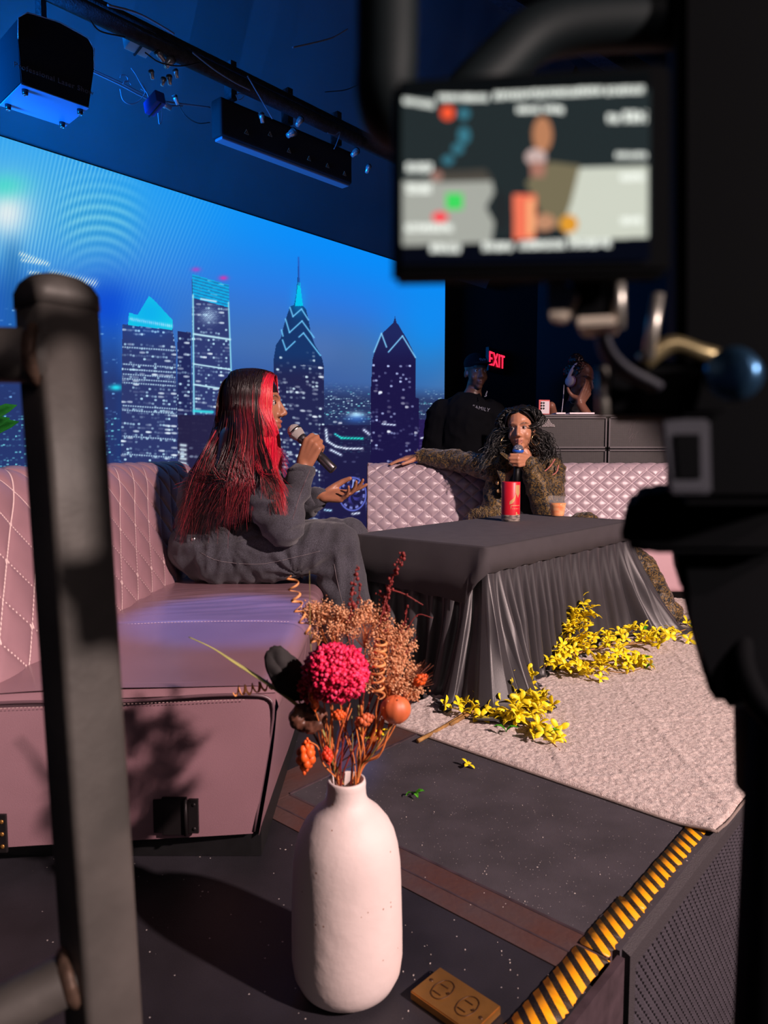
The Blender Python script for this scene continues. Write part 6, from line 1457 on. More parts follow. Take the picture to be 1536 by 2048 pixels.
# specks of debris: plaster crumbs
M_crumb = mat('white_crumb', rgb(200, 190, 185), 0.8); bm = NB(); rnd = random.Random(5)
for i in range(140):
    p = PZ(rnd.uniform(640, 1250), rnd.uniform(1600, 2040)); sphere(bm, (p.x, p.y, 0.0009+0.0045*0), rnd.choice((0.0006, 0.0008, 0.0012))*1.0, u=5, v=3)
o = obj('floor_crumbs', bm, M_crumb); tag(o, 'scattered pale crumbs and dust specks on the black deck', 'debris', kind='stuff')
# ============================================================ foreground: stair rail and video camera on its tripod
M_rail = mat('dark_bronze_paint', rgb(98, 89, 86), 0.55, 0.25, var=0.22, scale=14, bump=0.12, bscale=90)
M_weld = mat('worn_weld', rgb(104, 78, 66), 0.55, 0.3, var=0.3, scale=60, bump=0.5, bscale=120)
FL = Vector((-0.2100, 0.4416, 0)); th = math.radians(48.3); e1 = Vector((math.cos(th), math.sin(th), 0)); e2 = Vector((-math.sin(th), math.cos(th), 0)); sw_ = 0.040
lean = lambda z: Vector((-(z-0.88)*0.030, 0, 0))
zt = 0.893; rl = thing('stair_railing', 'dark bronze steel stair railing post with round rails in the near left foreground', 'railing', (FL.x, FL.y, -0.6))
bm = NB(); secs = []
def sec(z, s=1.0, rr=0.005):
    c = FL+e1*sw_/2+e2*sw_/2+lean(z)+Vector((0, 0, z)); out = []
    h = sw_/2*s; r = min(rr, h*0.9)
    for cx, cy, a0 in ((1, -1, -math.pi/2), (1, 1, 0), (-1, 1, math.pi/2), (-1, -1, math.pi)):
        for k in range(5):
            a = a0+math.pi/2*k/4; out.append(bm.verts.new(c+e1*(cx*(h-r)+r*math.cos(a))+e2*(cy*(h-r)+r*math.sin(a))))
    return out
zs = [(-0.6, 1, .005)]+[(z, 1, .005) for z in np.linspace(-0.5, zt, 12)]
secs = [sec(*z) for z in zs]
for a_, b_ in zip(secs, secs[1:]):
    for k in range(20): bm.faces.new((a_[k], a_[(k+1) % 20], b_[(k+1) % 20], b_[k]))
bm.faces.new(secs[0][::-1]); bm.faces.new(secs[-1]); obj('post', bm, M_rail, rl, True)
bm = NB(); ss = [sec(zt+0.0005, 1.05, .006), sec(zt+0.010, 1.05, .007), sec(zt+0.016, 0.98, .012), sec(zt+0.020, 0.80, .014), sec(zt+0.0225, 0.4, .008)]
for a_, b_ in zip(ss, ss[1:]):
    for k in range(20): bm.faces.new((a_[k], a_[(k+1) % 20], b_[(k+1) % 20], b_[k]))
bm.faces.new(ss[0][::-1]); bm.faces.new(ss[-1]); obj('post_cap', bm, M_rail, rl, True)
for p0, p1 in ((PY(86, 712, 0.455), PY(-420, 700, 0.43)), (PY(150, 1948, 0.462), PY(-320, 2190, 0.40))):
    bm = NB(); tube(bm, spline([p0+(p0-p1).normalized()*0.006, p0.lerp(p1, .5), p1], 12), 0.0172, 28); r_ = obj('rail', bm, M_rail, rl, True)
    bm = NB(); d = (p1-p0).normalized(); lathe(bm, [(0.0165, -0.001), (0.0205, 0.0), (0.0212, 0.003), (0.0195, 0.006), (0.0172, 0.008)], p0+d*0.0, d, 28)
    for v in bm.verts: v.co += Vector((0, 0, noise.noise(v.co*300)*0.0012))
    obj('weld_bead', bm, M_weld, r_, True)
# ---- video camera
K = lambda px, py, Y=0.24: PY(px, py, Y)
M_rig = mat('rig_black', rgb(6, 6, 9), 0.8, spec=0.06); M_rigm = mat('rig_grey_metal', rgb(200, 190, 182), 0.35, 0.75); M_keylit = mat('rig_key_light_tint', rgb(214, 196, 180), 0.6); M_rigs = mat('rig_soft_strap', rgb(60, 58, 68), 0.6, spec=.3)  # beige: key light on the hinge put into the colour
vc = thing('video_camera', 'black video camera with its lit flip-out monitor, blurred in the right foreground', 'video camera', K(1420, 1000, .30))
mn_c = [K(790, 152, .2015), K(1350, 118, .2065), K(1350, 545, .2065), K(790, 552, .2015)]
fx = (mn_c[1]-mn_c[0]).normalized(); fn_ = fx.cross(mn_c[0]-mn_c[3]).normalized(); fn_ = fn_ if fn_.y > 0 else -fn_
bm = NB(); prism(bm, [p+fn_*0.0012 for p in mn_c], fn_*0.011); bmesh.ops.bevel(bm, geom=list(bm.edges), offset=0.0016, segments=3, affect='EDGES'); mon = obj('monitor', bm, M_rig, vc)
def screen_paint(x, y):
    col = np.zeros(x.shape+(3,)); col[:] = (34, 42, 44)
    def mix(m, c):
        nonlocal col
        m = np.clip(m, 0, 1)[..., None]; col = col*(1-m)+np.array(c, float)*m
    def poly(pts):
        ins = np.zeros(x.shape, bool); n = len(pts)
        for i in range(n):
            x1, y1 = pts[i]; x2, y2 = pts[(i+1) % n]; ins ^= ((y1 > y) != (y2 > y)) & (x < (x2-x1)*(y-y1)/(y2-y1+1e-9)+x1)
        return ins.astype(float)
    ell = lambda cx, cy, rx, ry: (((x-cx)/rx)**2+((y-cy)/ry)**2 < 1).astype(float)
    mix((y > 945+(700-x)*0.035).astype(float), (6, 8, 18)); mix((y < 175-(x-760)*0.035).astype(float), (10, 12, 14))
    pic = poly([(125, 225), (1420, 150), (1420, 940), (120, 985)])
    mix(poly([(120, 640), (590, 630), (605, 700), (560, 780), (605, 860), (590, 965), (120, 985)]), (158, 160, 152)); mix(poly([(1060, 570), (1420, 560), (1420, 940), (1000, 955), (960, 860), (1010, 740), (1020, 640)]), (196, 200, 186))
    mix(ell(640, 800, 40, 110), (34, 38, 40)); mix(poly([(280, 590), (560, 580), (600, 640), (290, 650)]), (70, 66, 60)); mix(ell(300, 615, 30, 30), (150, 110, 100))
    mix(poly([(770, 650), (900, 540), (1060, 560), (1010, 760), (960, 900), (880, 860)]), (112, 104, 80)); mix(ell(860, 395, 52, 95), (176, 120, 86)); mix(ell(825, 515, 55, 45), (190, 165, 160)); mix(poly([(795, 540), (880, 540), (870, 620), (800, 620)]), (160, 110, 95))
    mix(ell(870, 860, 60, 45), (180, 130, 100)); mix(poly([(705, 712), (828, 712), (820, 950), (708, 950)]), (232, 112, 84)); mix(poly([(780, 740), (815, 735), (815, 930), (780, 930)]), (236, 170, 120)); mix(ell(1000, 868, 48, 48), (212, 146, 46))
    mix(poly([(350, 705), (440, 705), (440, 792), (350, 792)]), (60, 205, 90)); mix(ell(318, 832, 42, 26), (245, 50, 66)); mix(ell(358, 280, 36, 38), (238, 84, 50))
    for cx, cy, rx, ry in ((445, 400, 32, 45), (412, 470, 30, 28), (445, 285, 30, 30), (360, 530, 30, 24)): mix(ell(cx, cy, rx, ry)*.8, (60, 130, 150))
    k_ = 0
    for (x0, x1, y0, hgt, slope) in ((125, 285, 215, 34, .15), (305, 570, 200, 34, 0), (605, 1180, 190, 40, -.05), (1195, 1400, 165, 40, -.05), (725, 850, 262, 34, 0), (865, 970, 255, 36, .1), (1205, 1270, 310, 46, 0), (1290, 1412, 300, 60, 0), (140, 275, 570, 46, 0), (140, 270, 682, 46, 0), (1250, 1412, 505, 30, 0), (1275, 1400, 620, 36, 0), (1275, 1390, 850, 36, 0), (135, 385, 888, 40, 0), (268, 425, 996, 44, 0), (542, 700, 988, 44, 0), (738, 978, 980, 44, -.02), (1000, 1222, 972, 44, -.02)):
        u = (x-x0)/(hgt*0.62); v = (y-(y0-hgt/2)-(x-x0)*slope)/hgt; ins = (x > x0) & (x < x1) & (v > 0) & (v < 1); ci = np.floor(u); gu = np.floor((u-ci)*5); gv = np.floor(v*7)
        on = (hsh(ci*5+gu, gv, k_) < 0.80) & (gu < 4); mix(ins & on, (250, 255, 246)); k_ += 3
    c = np.clip(col, 0, 255)/255.0; return np.where(c <= 0.04045, c/12.92, ((c+0.055)/1.055)**2.4)
nu, nv = 520, 360; Cn = [K(803, 160, .2010), K(1302, 140, .2055), K(1302, 520, .2055), K(803, 528, .2010)]
uu = np.linspace(0, 1, nu)[:, None, None]; vv = np.linspace(0, 1, nv)[None, :, None]; c4 = [np.array(p) for p in Cn]
Vm = (c4[3]*(1-uu)+c4[2]*uu)*(1-vv)+(c4[0]*(1-uu)+c4[1]*uu)*vv-np.array(fn_)*0.0002+np.array(fn_)*0.0008
dd = Vm-np.array(CP); ff = dd@np.array(_F); Xp = 768+FPX*(dd@np.array(_R))/ff; Yp = 1024-FPX*(dd@np.array(_U))/ff
link('lit_display', numesh('lit_display', Vm.reshape(-1, 3), gridfaces(nu, nv), screen_paint((Xp-760)*2.648, (Yp-120)*2.648).reshape(-1, 3)), emat('monitor_picture', 'Col', s=1.15), mon, False)
def slabpx(name, pts, Y, t, m, parent, bev=0.0008):
    bm = NB(); P = [K(x, y, Y) for x, y in pts]; prism(bm, P, (0.36*t, t, 0)); bmesh.ops.bevel(bm, geom=list(bm.edges), offset=bev, segments=2, affect='EDGES'); return obj(name, bm, m, parent)
hg = slabpx('monitor_hinge', [(1140, 548), (1232, 548), (1232, 640), (1150, 640)], 0.226, 0.020, M_rig, vc)
slabpx('hinge_wedge', [(1094, 562), (1120, 556), (1160, 590), (1130, 638), (1096, 636)], 0.223, 0.010, M_keylit, hg)
slabpx('hinge_lip', [(1150, 634), (1230, 630), (1234, 648), (1152, 652)], 0.223, 0.022, M_keylit, hg)
bm = NB(); tube(bm, [K(1235, 548, .226), K(1236, 600, .226), K(1236, 656, .226)], 0.0021, 18); obj('hinge_post', bm, M_rigm, hg, True)
bm = NB(); tube(bm, [K(1316, 588, .247), K(1306, 650, .247), K(1296, 718, .247)], 0.0021, 18); obj('cage_arm', bm, M_rigm, vc, True)
bm = NB(); tube(bm, spline([K(1205, 640, .245), K(1208, 690, .243), K(1240, 735, .242), K(1310, 775, .245)], 30), 0.0046, 14, flat=0.45); obj('cable_ribbon', bm, M_rigs, vc, True)
bm = NB(); tube(bm, spline([K(1285, 725, .250), K(1340, 690, .250), K(1400, 706, .250), K(1462, 722, .252)], 30), 0.0032, 12); obj('cage_ring', bm, mat('rig_gold_ring', rgb(180, 160, 120), .3, .8), vc, True)
slabpx('battery', [(1212, 722), (1452, 722), (1452, 832), (1212, 832)], 0.252, 0.05, M_rig, vc, .002)
bm = NB(); tube(bm, [K(1204, 735, .250), K(1205, 790, .250), K(1206, 835, .250)], 0.0021, 18); obj('battery_rim', bm, M_rigm, vc, True)
bm = NB(); lathe(bm, [(0, .0), (0.007, 0), (0.0085, .004), (0.0085, 0.012), (0.006, 0.014), (0, .014)], K(1478, 758, .245), (-0.6, -0.75, 0.1), 28); obj('focus_knob', bm, mat('rig_blue_light_tint', rgb(70, 110, 150), .3, .8), vc, True)  # blue light falling on the knob is put into its colour
slabpx('camera_body', [(1352, -260), (1700, -260), (1700, 1010), (1352, 1010)], 0.262, 0.10, M_rig, vc, .004)
slabpx('receiver_box', [(1322, 838), (1420, 838), (1424, 988), (1340, 988)], 0.249, 0.012, M_rigs, vc, .001)
slabpx('receiver_window', [(1350, 868), (1400, 868), (1402, 958), (1356, 958)], 0.2480, 0.0008, M_rig, vc, .0002)
bm = NB(); tube(bm, spline([K(775, -160, .235), K(775, 0, .235), K(774, 120, .235), K(772, 190, .237), K(790, 240, .245), K(850, 250, .255), K(900, 235, .262), K(980, 150, .27), K(1100, 60, .275), K(1360, 40, .28)], 60), 0.0098, 18); obj('side_handle', bm, mat('handle_rubber', rgb(16, 24, 28), .6, spec=.25), vc, True)
# ---- tripod
tp = thing('tripod', 'tall black tripod with fluid head carrying the video camera at the right edge', 'tripod', (K(1580, 1400, .36).x, .36, -0.6))
slabpx('fluid_head', [(1262, 1000), (1310, 984), (1620, 984), (1620, 1108), (1300, 1108), (1244, 1096), (1240, 1050)], 0.30, 0.08, M_rig, tp, .003)
slabpx('head_lower', [(1352, 1106), (1600, 1106), (1600, 1420), (1440, 1420), (1408, 1370), (1400, 1240), (1362, 1190)], 0.32, 0.07, M_rig, tp, .004)
bm = NB(); c_ = K(1600, 1440, .37); lathe(bm, [(0, 0.03), (0.028, 0.03), (0.032, 0), (0.030, -.04), (0, -.04)], c_, n=36); obj('bowl', bm, M_rig, tp, True)
for dx, dy in ((-0.045, -0.03), (0.30, -0.02), (0.12, 0.28)):
    bm = NB(); top = c_+Vector((-0.0, 0, -0.02)) if dx > 0 else K(1577, 1440, .36); bot = Vector((c_.x+dx, c_.y+dy, -0.6)) if dx > 0 else Vector((K(1560, 2048, .36).x-0.012, .355, -0.6)); tube(bm, [top, top.lerp(bot, .5), bot], [0.0195, .0185, .014], 20); lg = obj('leg', bm, M_rig, tp, True)
    bm = NB(); sphere(bm, bot+Vector((0, 0, .014)), (.02, .02, .014)); obj('rubber_foot', bm, M_blackg, lg, True)
    if dx < 0: 
        for f in (.25, .55): bm = NB(); m_ = top.lerp(bot, f); lathe(bm, [(0.0205, -.02), (.023, -.015), (.023, .015), (.0205, .02)], m_, bot-top, 24); obj('leg_clamp', bm, M_rig, lg, True)
bm = NB(); tube(bm, spline([K(1500, 1180, .34), K(1480, 1320, .32), K(1540, 1430, .31), K(1640, 1480, .30)], 20), 0.006, 12); obj('pan_handle', bm, M_rig, tp, True)
# ============================================================ behind the sofa: speaker cabinets, phone, exit sign
M_grl = mat('fine_black_grille', rgb(56, 52, 54), .6, var=.1, scale=60)
def dots(m, sc=260, dark=(0.004, 0.004, 0.004, 1)):
    nt = m.node_tree; N = nt.nodes; L = nt.links; b = N['Principled BSDF']; src = b.inputs['Base Color'].links[0].from_socket; tc_ = [x for x in N if x.bl_idname == 'ShaderNodeTexCoord'][0]
    v = N.new('ShaderNodeTexVoronoi'); v.inputs['Scale'].default_value = sc; v.inputs['Randomness'].default_value = 0.0; L.new(tc_.outputs['Object'], v.inputs['Vector'])
    s1 = N.new('ShaderNodeMath'); s1.operation = 'LESS_THAN'; s1.inputs[1].default_value = .38; L.new(v.outputs['Distance'], s1.inputs[0]); mx = N.new('ShaderNodeMix'); mx.data_type = 'RGBA'; L.new(s1.outputs[0], mx.inputs['Factor']); L.new(src, mx.inputs['A']); mx.inputs['B'].default_value = dark; L.new(mx.outputs['Result'], b.inputs['Base Color'])
dots(M_grl, 150)
M_frm = mat('cabinet_frame', rgb(74, 70, 74), .5, .3)
Yc = 4.60; zt_ = PY(1100, 832, Yc).z; zm = PY(1100, 898, Yc).z; xl, xm, xr = PY(1078, 850, Yc).x, PY(1216, 850, Yc).x, PY(1352, 850, Yc).x
gpn = 'loudspeaker cabinets stacked behind the back sofa'
def cab(x0, x1, z0, z1, lab, logo=False):
    t = thing('speaker_cabinet', lab, 'speaker cabinet', ((x0+x1)/2, Yc+.2, z0), gpn)
    bm = NB(); box(bm, ((x0+x1)/2, Yc+.14, (z0+z1)/2), (x1-x0, .24, z1-z0), bev=.004); obj('cabinet_body', bm, M_blackg, t)
    bm = NB(); f = .012
    for c_, s_ in ((((x0+x1)/2, Yc+.008, z1-f/2), (x1-x0, .02, f)), (((x0+x1)/2, Yc+.008, z0+f/2), (x1-x0, .02, f)), ((x0+f/2, Yc+.008, (z0+z1)/2), (f, .02, z1-z0)), ((x1-f/2, Yc+.008, (z0+z1)/2), (f, .02, z1-z0))): box(bm, c_, s_, bev=.002)
    obj('frame', bm, M_frm, t)
    bm = NB(); box(bm, ((x0+x1)/2, Yc+.012, (z0+z1)/2), (x1-x0-2*f, .008, z1-z0-2*f)); g = obj('grille', bm, M_grl, t)
    if logo:
        bm = NB(); p = PY(1097, 846, Yc-.002)
        rows = [(0, 1), (1, 2), (2, 3), (3, 5), (4, 8), (5, 9)]
        for r_, n_ in rows:
            for k in range(n_): sphere(bm, p+Vector(((k-(n_-1)/2)*.0095, 0, .022-r_*.0085)), (.0034, .0018, .0034), u=8, v=5)
        obj('dotted_logo', bm, mat('logo_white', rgb(215, 205, 205), .5), g)
cab(xl, xm-.005, zm+.003, zt_-.004, 'upper left speaker cabinet with a white dotted triangle logo on its grille', True)
cab(xm+.005, xr+.02, zm+.003, zt_-.004, 'upper right scuffed speaker cabinet beside the one with the dotted logo')
cab(xl, xm-.005, 0.004, zm-.003, 'lower left speaker cabinet, mostly hidden by the back sofa, below the dotted logo'); cab(xm+.005, xr+.02, 0.004, zm-.003, 'lower right speaker cabinet, mostly hidden by the back sofa')
bm = NB(); rnd = random.Random(3)
for i in range(12):
    a_ = Vector((xm+.12+rnd.uniform(0, .06), Yc+.006, rnd.uniform(zm+.04, zt_-.07))); tube(bm, [a_, a_+Vector((rnd.uniform(.005, .03), 0, rnd.uniform(.02, .06)))], .0006, 4)
o = obj('scratch_marks', bm, mat('scratch', rgb(140, 132, 134), .6), bpy.data.objects['speaker_cabinet.001'])
bt = thing('desk_board', 'thin dark desk board across the top of the loudspeaker cabinets', 'board', ((xl+xr)/2, Yc+.2, zt_)); bm = NB(); box(bm, ((xl+xr)/2, Yc+.13, zt_+.004), (xr-xl+.05, .27, .012), bev=.002); obj('board', bm, M_frm, bt)
for (x0, x1, lab) in ((1112, 1131, 'small bright white device edge on the desk board, left of the wider one'), (1139, 1189, 'wide bright white laptop edge lying on the desk board before the headphones woman')):
    p0, p1 = PY(x0, 829, Yc-.01), PY(x1, 829, Yc-.01); t = thing('laptop', lab, 'laptop', (p0.x, Yc, zt_+.010)); bm = NB(); box(bm, ((p0.x+p1.x)/2, Yc+.05, zt_+.0165), (p1.x-p0.x, .13, .010), bev=.002); obj('laptop_base', bm, mat('white_lid', rgb(240, 225, 232), .4), t)
ph = PY(1090, 829, Yc-.02); t = thing('smartphone', 'white phone with a red case and six black lenses standing on the cabinets', 'phone', (ph.x, Yc, zt_+.011)); R_ = axes(Vector((.97, .22, 0)), Vector((-.22, .97, 0)), Vector((0, 0, 1)))
zc = zt_+.012+.045; bm = NB(); box(bm, (ph.x, Yc+.01, zc), (.078, .010, .094), R_, .005, 3); obj('case', bm, mat('red_case', rgb(196, 64, 64), .45), t)
bm = NB(); box(bm, Vector((ph.x, Yc+.01, zc))+R_ @ Vector((.004, -.0055, -.002)), (.060, .002, .080), R_, .0008); pk = obj('back_panel', bm, mat('phone_white', rgb(205, 196, 204), .3), t)
for r_ in range(3):
    for c_ in range(2):
        bm = NB(); lathe(bm, [(0, .0022), (.0062, .002), (.0068, 0)], Vector((ph.x, Yc+.01, zc))+R_ @ Vector((-.022+c_*.016, -.0065, .026-r_*.0175)), R_ @ Vector((0, -1, 0)), 16); obj('lens', bm, M_blackg, pk, True)
# exit sign
sg = PY(994, 722, 6.2); t = thing('exit_sign', 'glowing red EXIT sign mounted at an angle high on the dark back wall', 'exit sign', sg); a = math.radians(60); ex_ = Vector((math.cos(a), math.sin(a), 0)); en = Vector((math.sin(a), -math.cos(a), 0))
bm = NB(); box(bm, sg+Vector((0, 0, 0))-en*-0.0+(-en)*0.02, (.36, .03, .20), axes(ex_, -en, Vector((0, 0, 1))), .004); hs = obj('housing', bm, M_blackg, t)
rx = axes(ex_, Vector((0, 0, 1)), en); tx = text('lettering', 'EXIT', 0.165, sg+en*0.0, rx, emat('exit_red', col=(1.0, 0.015, 0.05, 1), s=2.6), t, .002); 
bm = NB(); box(bm, sg+Vector((-.02, .1, .16)), (.03, .05, .14)); obj('bracket', bm, M_blackg, t)
p = PY(1020, 720, 6.75); bm = NB(); box(bm, p, (.055, .02, .075), bev=.004); o = obj('wall_box', bm, mat('grey_box', rgb(120, 122, 110), .7)); tag(o, 'small pale box on the back wall to the right of the EXIT sign', 'wall box')
p = PY(923, 628, 6.72); bm = NB(); lathe(bm, [(.085, 0), (.095, .01), (.085, .02), (.075, .01), (.085, 0)], p, (0.2, -1, 0), 30); o = obj('wall_speaker', bm, mat('dim_ring', rgb(46, 50, 58), .6), smooth=True); tag(o, 'dim round speaker ring high on the back wall left of the EXIT sign', 'speaker')
# unseen dim spot added to brighten the woman behind the cabinets
light('added_desk_fill', 'SPOT', (2.1, 4.1, 2.35), (1.42, 4.85, 1.1), 11, (1.0, 0.60, 0.62), 0.12, spot_size=math.radians(44), spot_blend=.6)
light('added_header_fill', 'SPOT', (-2.1, 1.7, 1.6), LW(-2.1, .15, 2.5), 1100, (0.0, 0.24, 1.0), 0.3, spot_size=math.radians(56), spot_blend=0.9)  # unseen blue spot added to stand in for screen spill on the header

# ============================================================ ceiling rig
M_iron = mat('sprayed_black_iron', rgb(44, 48, 58), .7, .2, var=.35, scale=50, bump=.8, bscale=160); M_cable = mat('grey_cable', rgb(104, 112, 130), .5); M_cabd = mat('black_cable', rgb(30, 34, 42), .5); M_zinc = mat('zinc_plate', rgb(185, 195, 205), .3, .7)
def LR(px, py, off):  # point on the plane parallel to the screen at distance off
    return PP(px, py, W0+V2*off, V2)
g_ = 'iron beams under the ceiling'
for pa_, pb_, off, r_, lab in (((300, 70), (600, 235), .85, .030, 'dark iron pipe running along above the screen header'), ((250, 30), (420, 120), .80, .016, 'thin pipe beside the thicker lighting pipe at upper left')):
    a_, b_ = LR(*pa_, off), LR(*pb_, off); d = U2; L_ = 2.6; m_ = a_.lerp(b_, .5); t = thing('lighting_pipe', lab, 'pipe', m_, g_)
    zz = m_.z; bm = NB(); tube(bm, [m_-d*L_, m_, m_+d*L_], r_, 16); obj('pipe', bm, M_iron, t, True)
for px, py, ang, lab in ((660, 10, .9, 'ceiling joist crossing above the hanging cables'), (400, 40, .9, 'ceiling joist at upper centre left'), (1140, 90, -.7, 'dim ceiling joist behind the monitor top')):
    p = PZ(px, py, 3.35); t = thing('ceiling_joist', lab, 'joist', p, g_); bm = NB(); d = Vector((math.cos(ang), -math.sin(ang)*1.0, 0)); R_ = axes(d, Vector((-d.y, d.x, 0)), Vector((0, 0, 1))); box(bm, p+Vector((0, 0, .1)), (3.2, .05, .14), R_); box(bm, p+Vector((0, 0, .02)), (3.2, .10, .014), R_); obj('beam', bm, M_iron, t)
def cable(pts, off, r, lab, m=None, name='cable', offs=None):
    P = [LR(x, y, off if offs is None else offs[i]) for i, (x, y) in enumerate(pts)]; bm = NB(); tube(bm, spline(P, 12*len(P)), r, 6); o = obj(name, bm, m or M_cable, None, True); return tag(o, lab, 'cable', 'loose cables hanging from the ceiling')
cable([(185, 140), (240, 165), (290, 190), (330, 203), (380, 210), (420, 215)], .62, .0035, 'long twin cable running right from the laser projector to the tangle')
cable([(183, 143), (240, 170), (288, 195), (330, 210), (365, 212)], .62, .0030, 'lower one of the twin cables beside the laser projector')
cable([(240, 178), (246, 200), (262, 208), (280, 200), (290, 185), (282, 178)], .63, .0022, 'big round loop of cable hanging left in the tangle', M_cable)
cable([(312, 190), (316, 225), (318, 245), (320, 247), (323, 240), (322, 215), (310, 190)], .63, .0026, 'long narrow cable loop hanging lowest from the tangle')
cable([(350, 195), (370, 230), (395, 246), (420, 245)], .64, .0022, 'thin curved cable drooping right of the tangle', M_cabd)
cable([(385, 105), (430, 140), (470, 165), (500, 180)], .95, .0030, 'bright rope-like cable sagging along the pipe')
cable([(495, 152), (520, 195), (545, 238)], .98, .0028, 'taut straight cable crossing diagonally down to the bar light')
cable([(585, 95), (630, 85), (665, 75), (695, 58)], 1.1, .0030, 'pale lone cable curving at top centre')
cable([(215, 10), (270, 25), (310, 45), (348, 68)], 1.0, .0040, 'grey conduit across the top left corner'); cable([(650, 184), (690, 180), (720, 168)], 1.1, .0020, 'short faint cable left of the dark camera handle', M_cabd)
cable([(180, 40), (200, 62), (240, 72), (250, 74)], .9, .0026, 'dark slack cable above the laser projector', M_cabd); cable([(290, 105), (320, 125), (360, 132), (400, 125)], .9, .0026, 'dark cable sagging under the connector box', M_cabd)
cable([(472, 190), (478, 200), (488, 192), (480, 187), (472, 190)], .9, .0016, 'little tied loop of cord beside the pipe'); cable([(655, 266), (670, 270), (680, 265), (672, 290), (668, 298)], .9, .0020, 'small hook of cord near the right clamp')
for i, pts in enumerate((((240, 155), (243, 150), (252, 152), (256, 160), (250, 166)), ((246, 168), (250, 162), (258, 164), (262, 170)), ((262, 136), (272, 150), (284, 172), (300, 195)), ((284, 165), (292, 180), (298, 196), (306, 190)))):
    cable(pts, .66, .0018, ('small round coil at the left of the cable tangle', 'second smaller coil just under the first one in the tangle', 'strand falling from the clamps into the middle of the tangle', 'short strand bending inside the tangle above the long loop')[i])
def conn(px, py, off, s, lab, rot=0.6, m=None, nm='cable_connector'):
    p = LR(px, py, off); t = thing(nm, lab, 'connector', p, 'connectors and clamps above the screen'); d = Vector((math.sin(rot)*U2.x, math.sin(rot)*U2.y, -math.cos(rot)))
    bm = NB(); lathe(bm, [(0, 0), (s*.5, 0), (s*.5, s*1.0), (s*.38, s*1.1), (s*.38, s*1.8), (0, s*1.8)], p, d, 14); sh = obj('shell', bm, m or M_zinc, t, True)
    bm = NB(); lathe(bm, [(s*.5, s*.15), (s*.62, s*.2), (s*.62, s*.45), (s*.5, s*.5)], p, d, 14); obj('collar', bm, M_cabd, t, True)
for a in ((312, 98, .85, .026, 'zinc connector just right of the blue lit junction box', .8), (345, 115, .85, .030, 'larger bright blue-lit connector hanging lower right of the junction box', -.6), (338, 150, .8, .020, 'connector pointing down above the cable tangle', 0.1), (328, 156, .8, .018, 'small connector left of the down-pointing one', -.3), (302, 140, .8, .018, 'dim connector at the left of the cluster', .2), (350, 138, .8, .018, 'rightmost small connector of the cluster', .3),
          (348, 190, .7, .020, 'lone pale blue connector at the right of the tangle', .5), (522, 225, .9, .022, 'connector with two bright pins at the left end of the bar light', .2), (603, 236, .95, .026, 'pale clamp tab above the bar light', -.6), (590, 262, .85, .030, 'bright scratched clamp over the middle of the bar light', -.9), (715, 300, .9, .028, 'bright clamp at the right end of the rig', -.8), (738, 330, .9, .024, 'lower clamp at the far right of the rig', -.4), (318, 202, .66, .030, 'pale plug block in the middle of the tangle', 1.4)): conn(*a)
for (x0, y0, x1, y1, lab, m_) in ((258, 72, 302, 92, 'blue-lit zinc junction box on the pipe', M_zinc), (300, 200, 318, 214, 'blue plug block under the tangle', mat('blue_block', rgb(40, 80, 190), .4))):
    p = LR((x0+x1)/2, (y0+y1)/2, .8); s = abs(LR(x1, y1, .8)-LR(x0, y0, .8)) if False else (LR(x1, y1, .8)-LR(x0, y0, .8)).length; t = thing('junction_box', lab, 'junction box', p); R_ = axes(U2, V2, Vector((0, 0, 1)))
    bm = NB(); box(bm, p, (s, .09, .045), R_ @ Matrix.Rotation(.25, 3, 'X'), .003); b_ = obj('box', bm, m_, t); bm = NB(); box(bm, p+Vector((0, 0, -.024))-V2*.0, (s*.08, .092, .006), R_ @ Matrix.Rotation(.25, 3, 'X')); obj('divider', bm, M_cabd, b_)
# bar light with warning triangles
off = .70; a_, b_ = LR(432, 276, off), LR(695, 374, off); d = (b_-a_); Ln = d.length; d.normalize(); c_ = a_.lerp(b_, .5); R_ = axes(d, (V2-d*V2.dot(d)).normalized(), Vector((0, 0, 1)))
wb = thing('bar_light', 'long unlit bar light with a row of small warning triangles hanging over the screen', 'stage light', c_)
bm = NB(); box(bm, c_+Vector((0, 0, .085)), (Ln, .07, .16), R_, .012, 3); hb = obj('housing', bm, mat('bar_grey_black', rgb(34, 36, 42), .8, spec=.2), wb)
bm = NB(); box(bm, c_+Vector((0, 0, -.000)), (Ln*.97, .052, .012), R_, .004); obj('lens_strip', bm, mat('frosted_strip', rgb(110, 130, 160), .4, .3), wb)
for i, (px, py) in enumerate(((493, 265), (540, 269), (578, 302), (618, 318), (655, 332), (689, 348))):
    p = PP(px, py, c_+R_ @ Vector((0, .0365, 0)), R_ @ Vector((0, 1, 0))); bm = NB(); tri = [p+d*math.sin(t)*.013+Vector((0, 0, 1))*math.cos(t)*.013 for t in (0, 2.094, 4.189, 6.283)]; tube(bm, tri, .0013, 5, False); tube(bm, [p+Vector((0, 0, .003)), p-Vector((0, 0, .004))], .0013, 5); obj('warning_triangle', bm, mat('label_tan', rgb(150, 135, 120), .7) if i == 0 else bpy.data.materials['label_tan'], hb)
for f in (.1, .5, .9):
    bm = NB(); q = a_+d*Ln*f; box(bm, q+Vector((0, 0, .26)), (.03, .05, .16), R_); obj('hanging_bracket', bm, M_iron, wb)
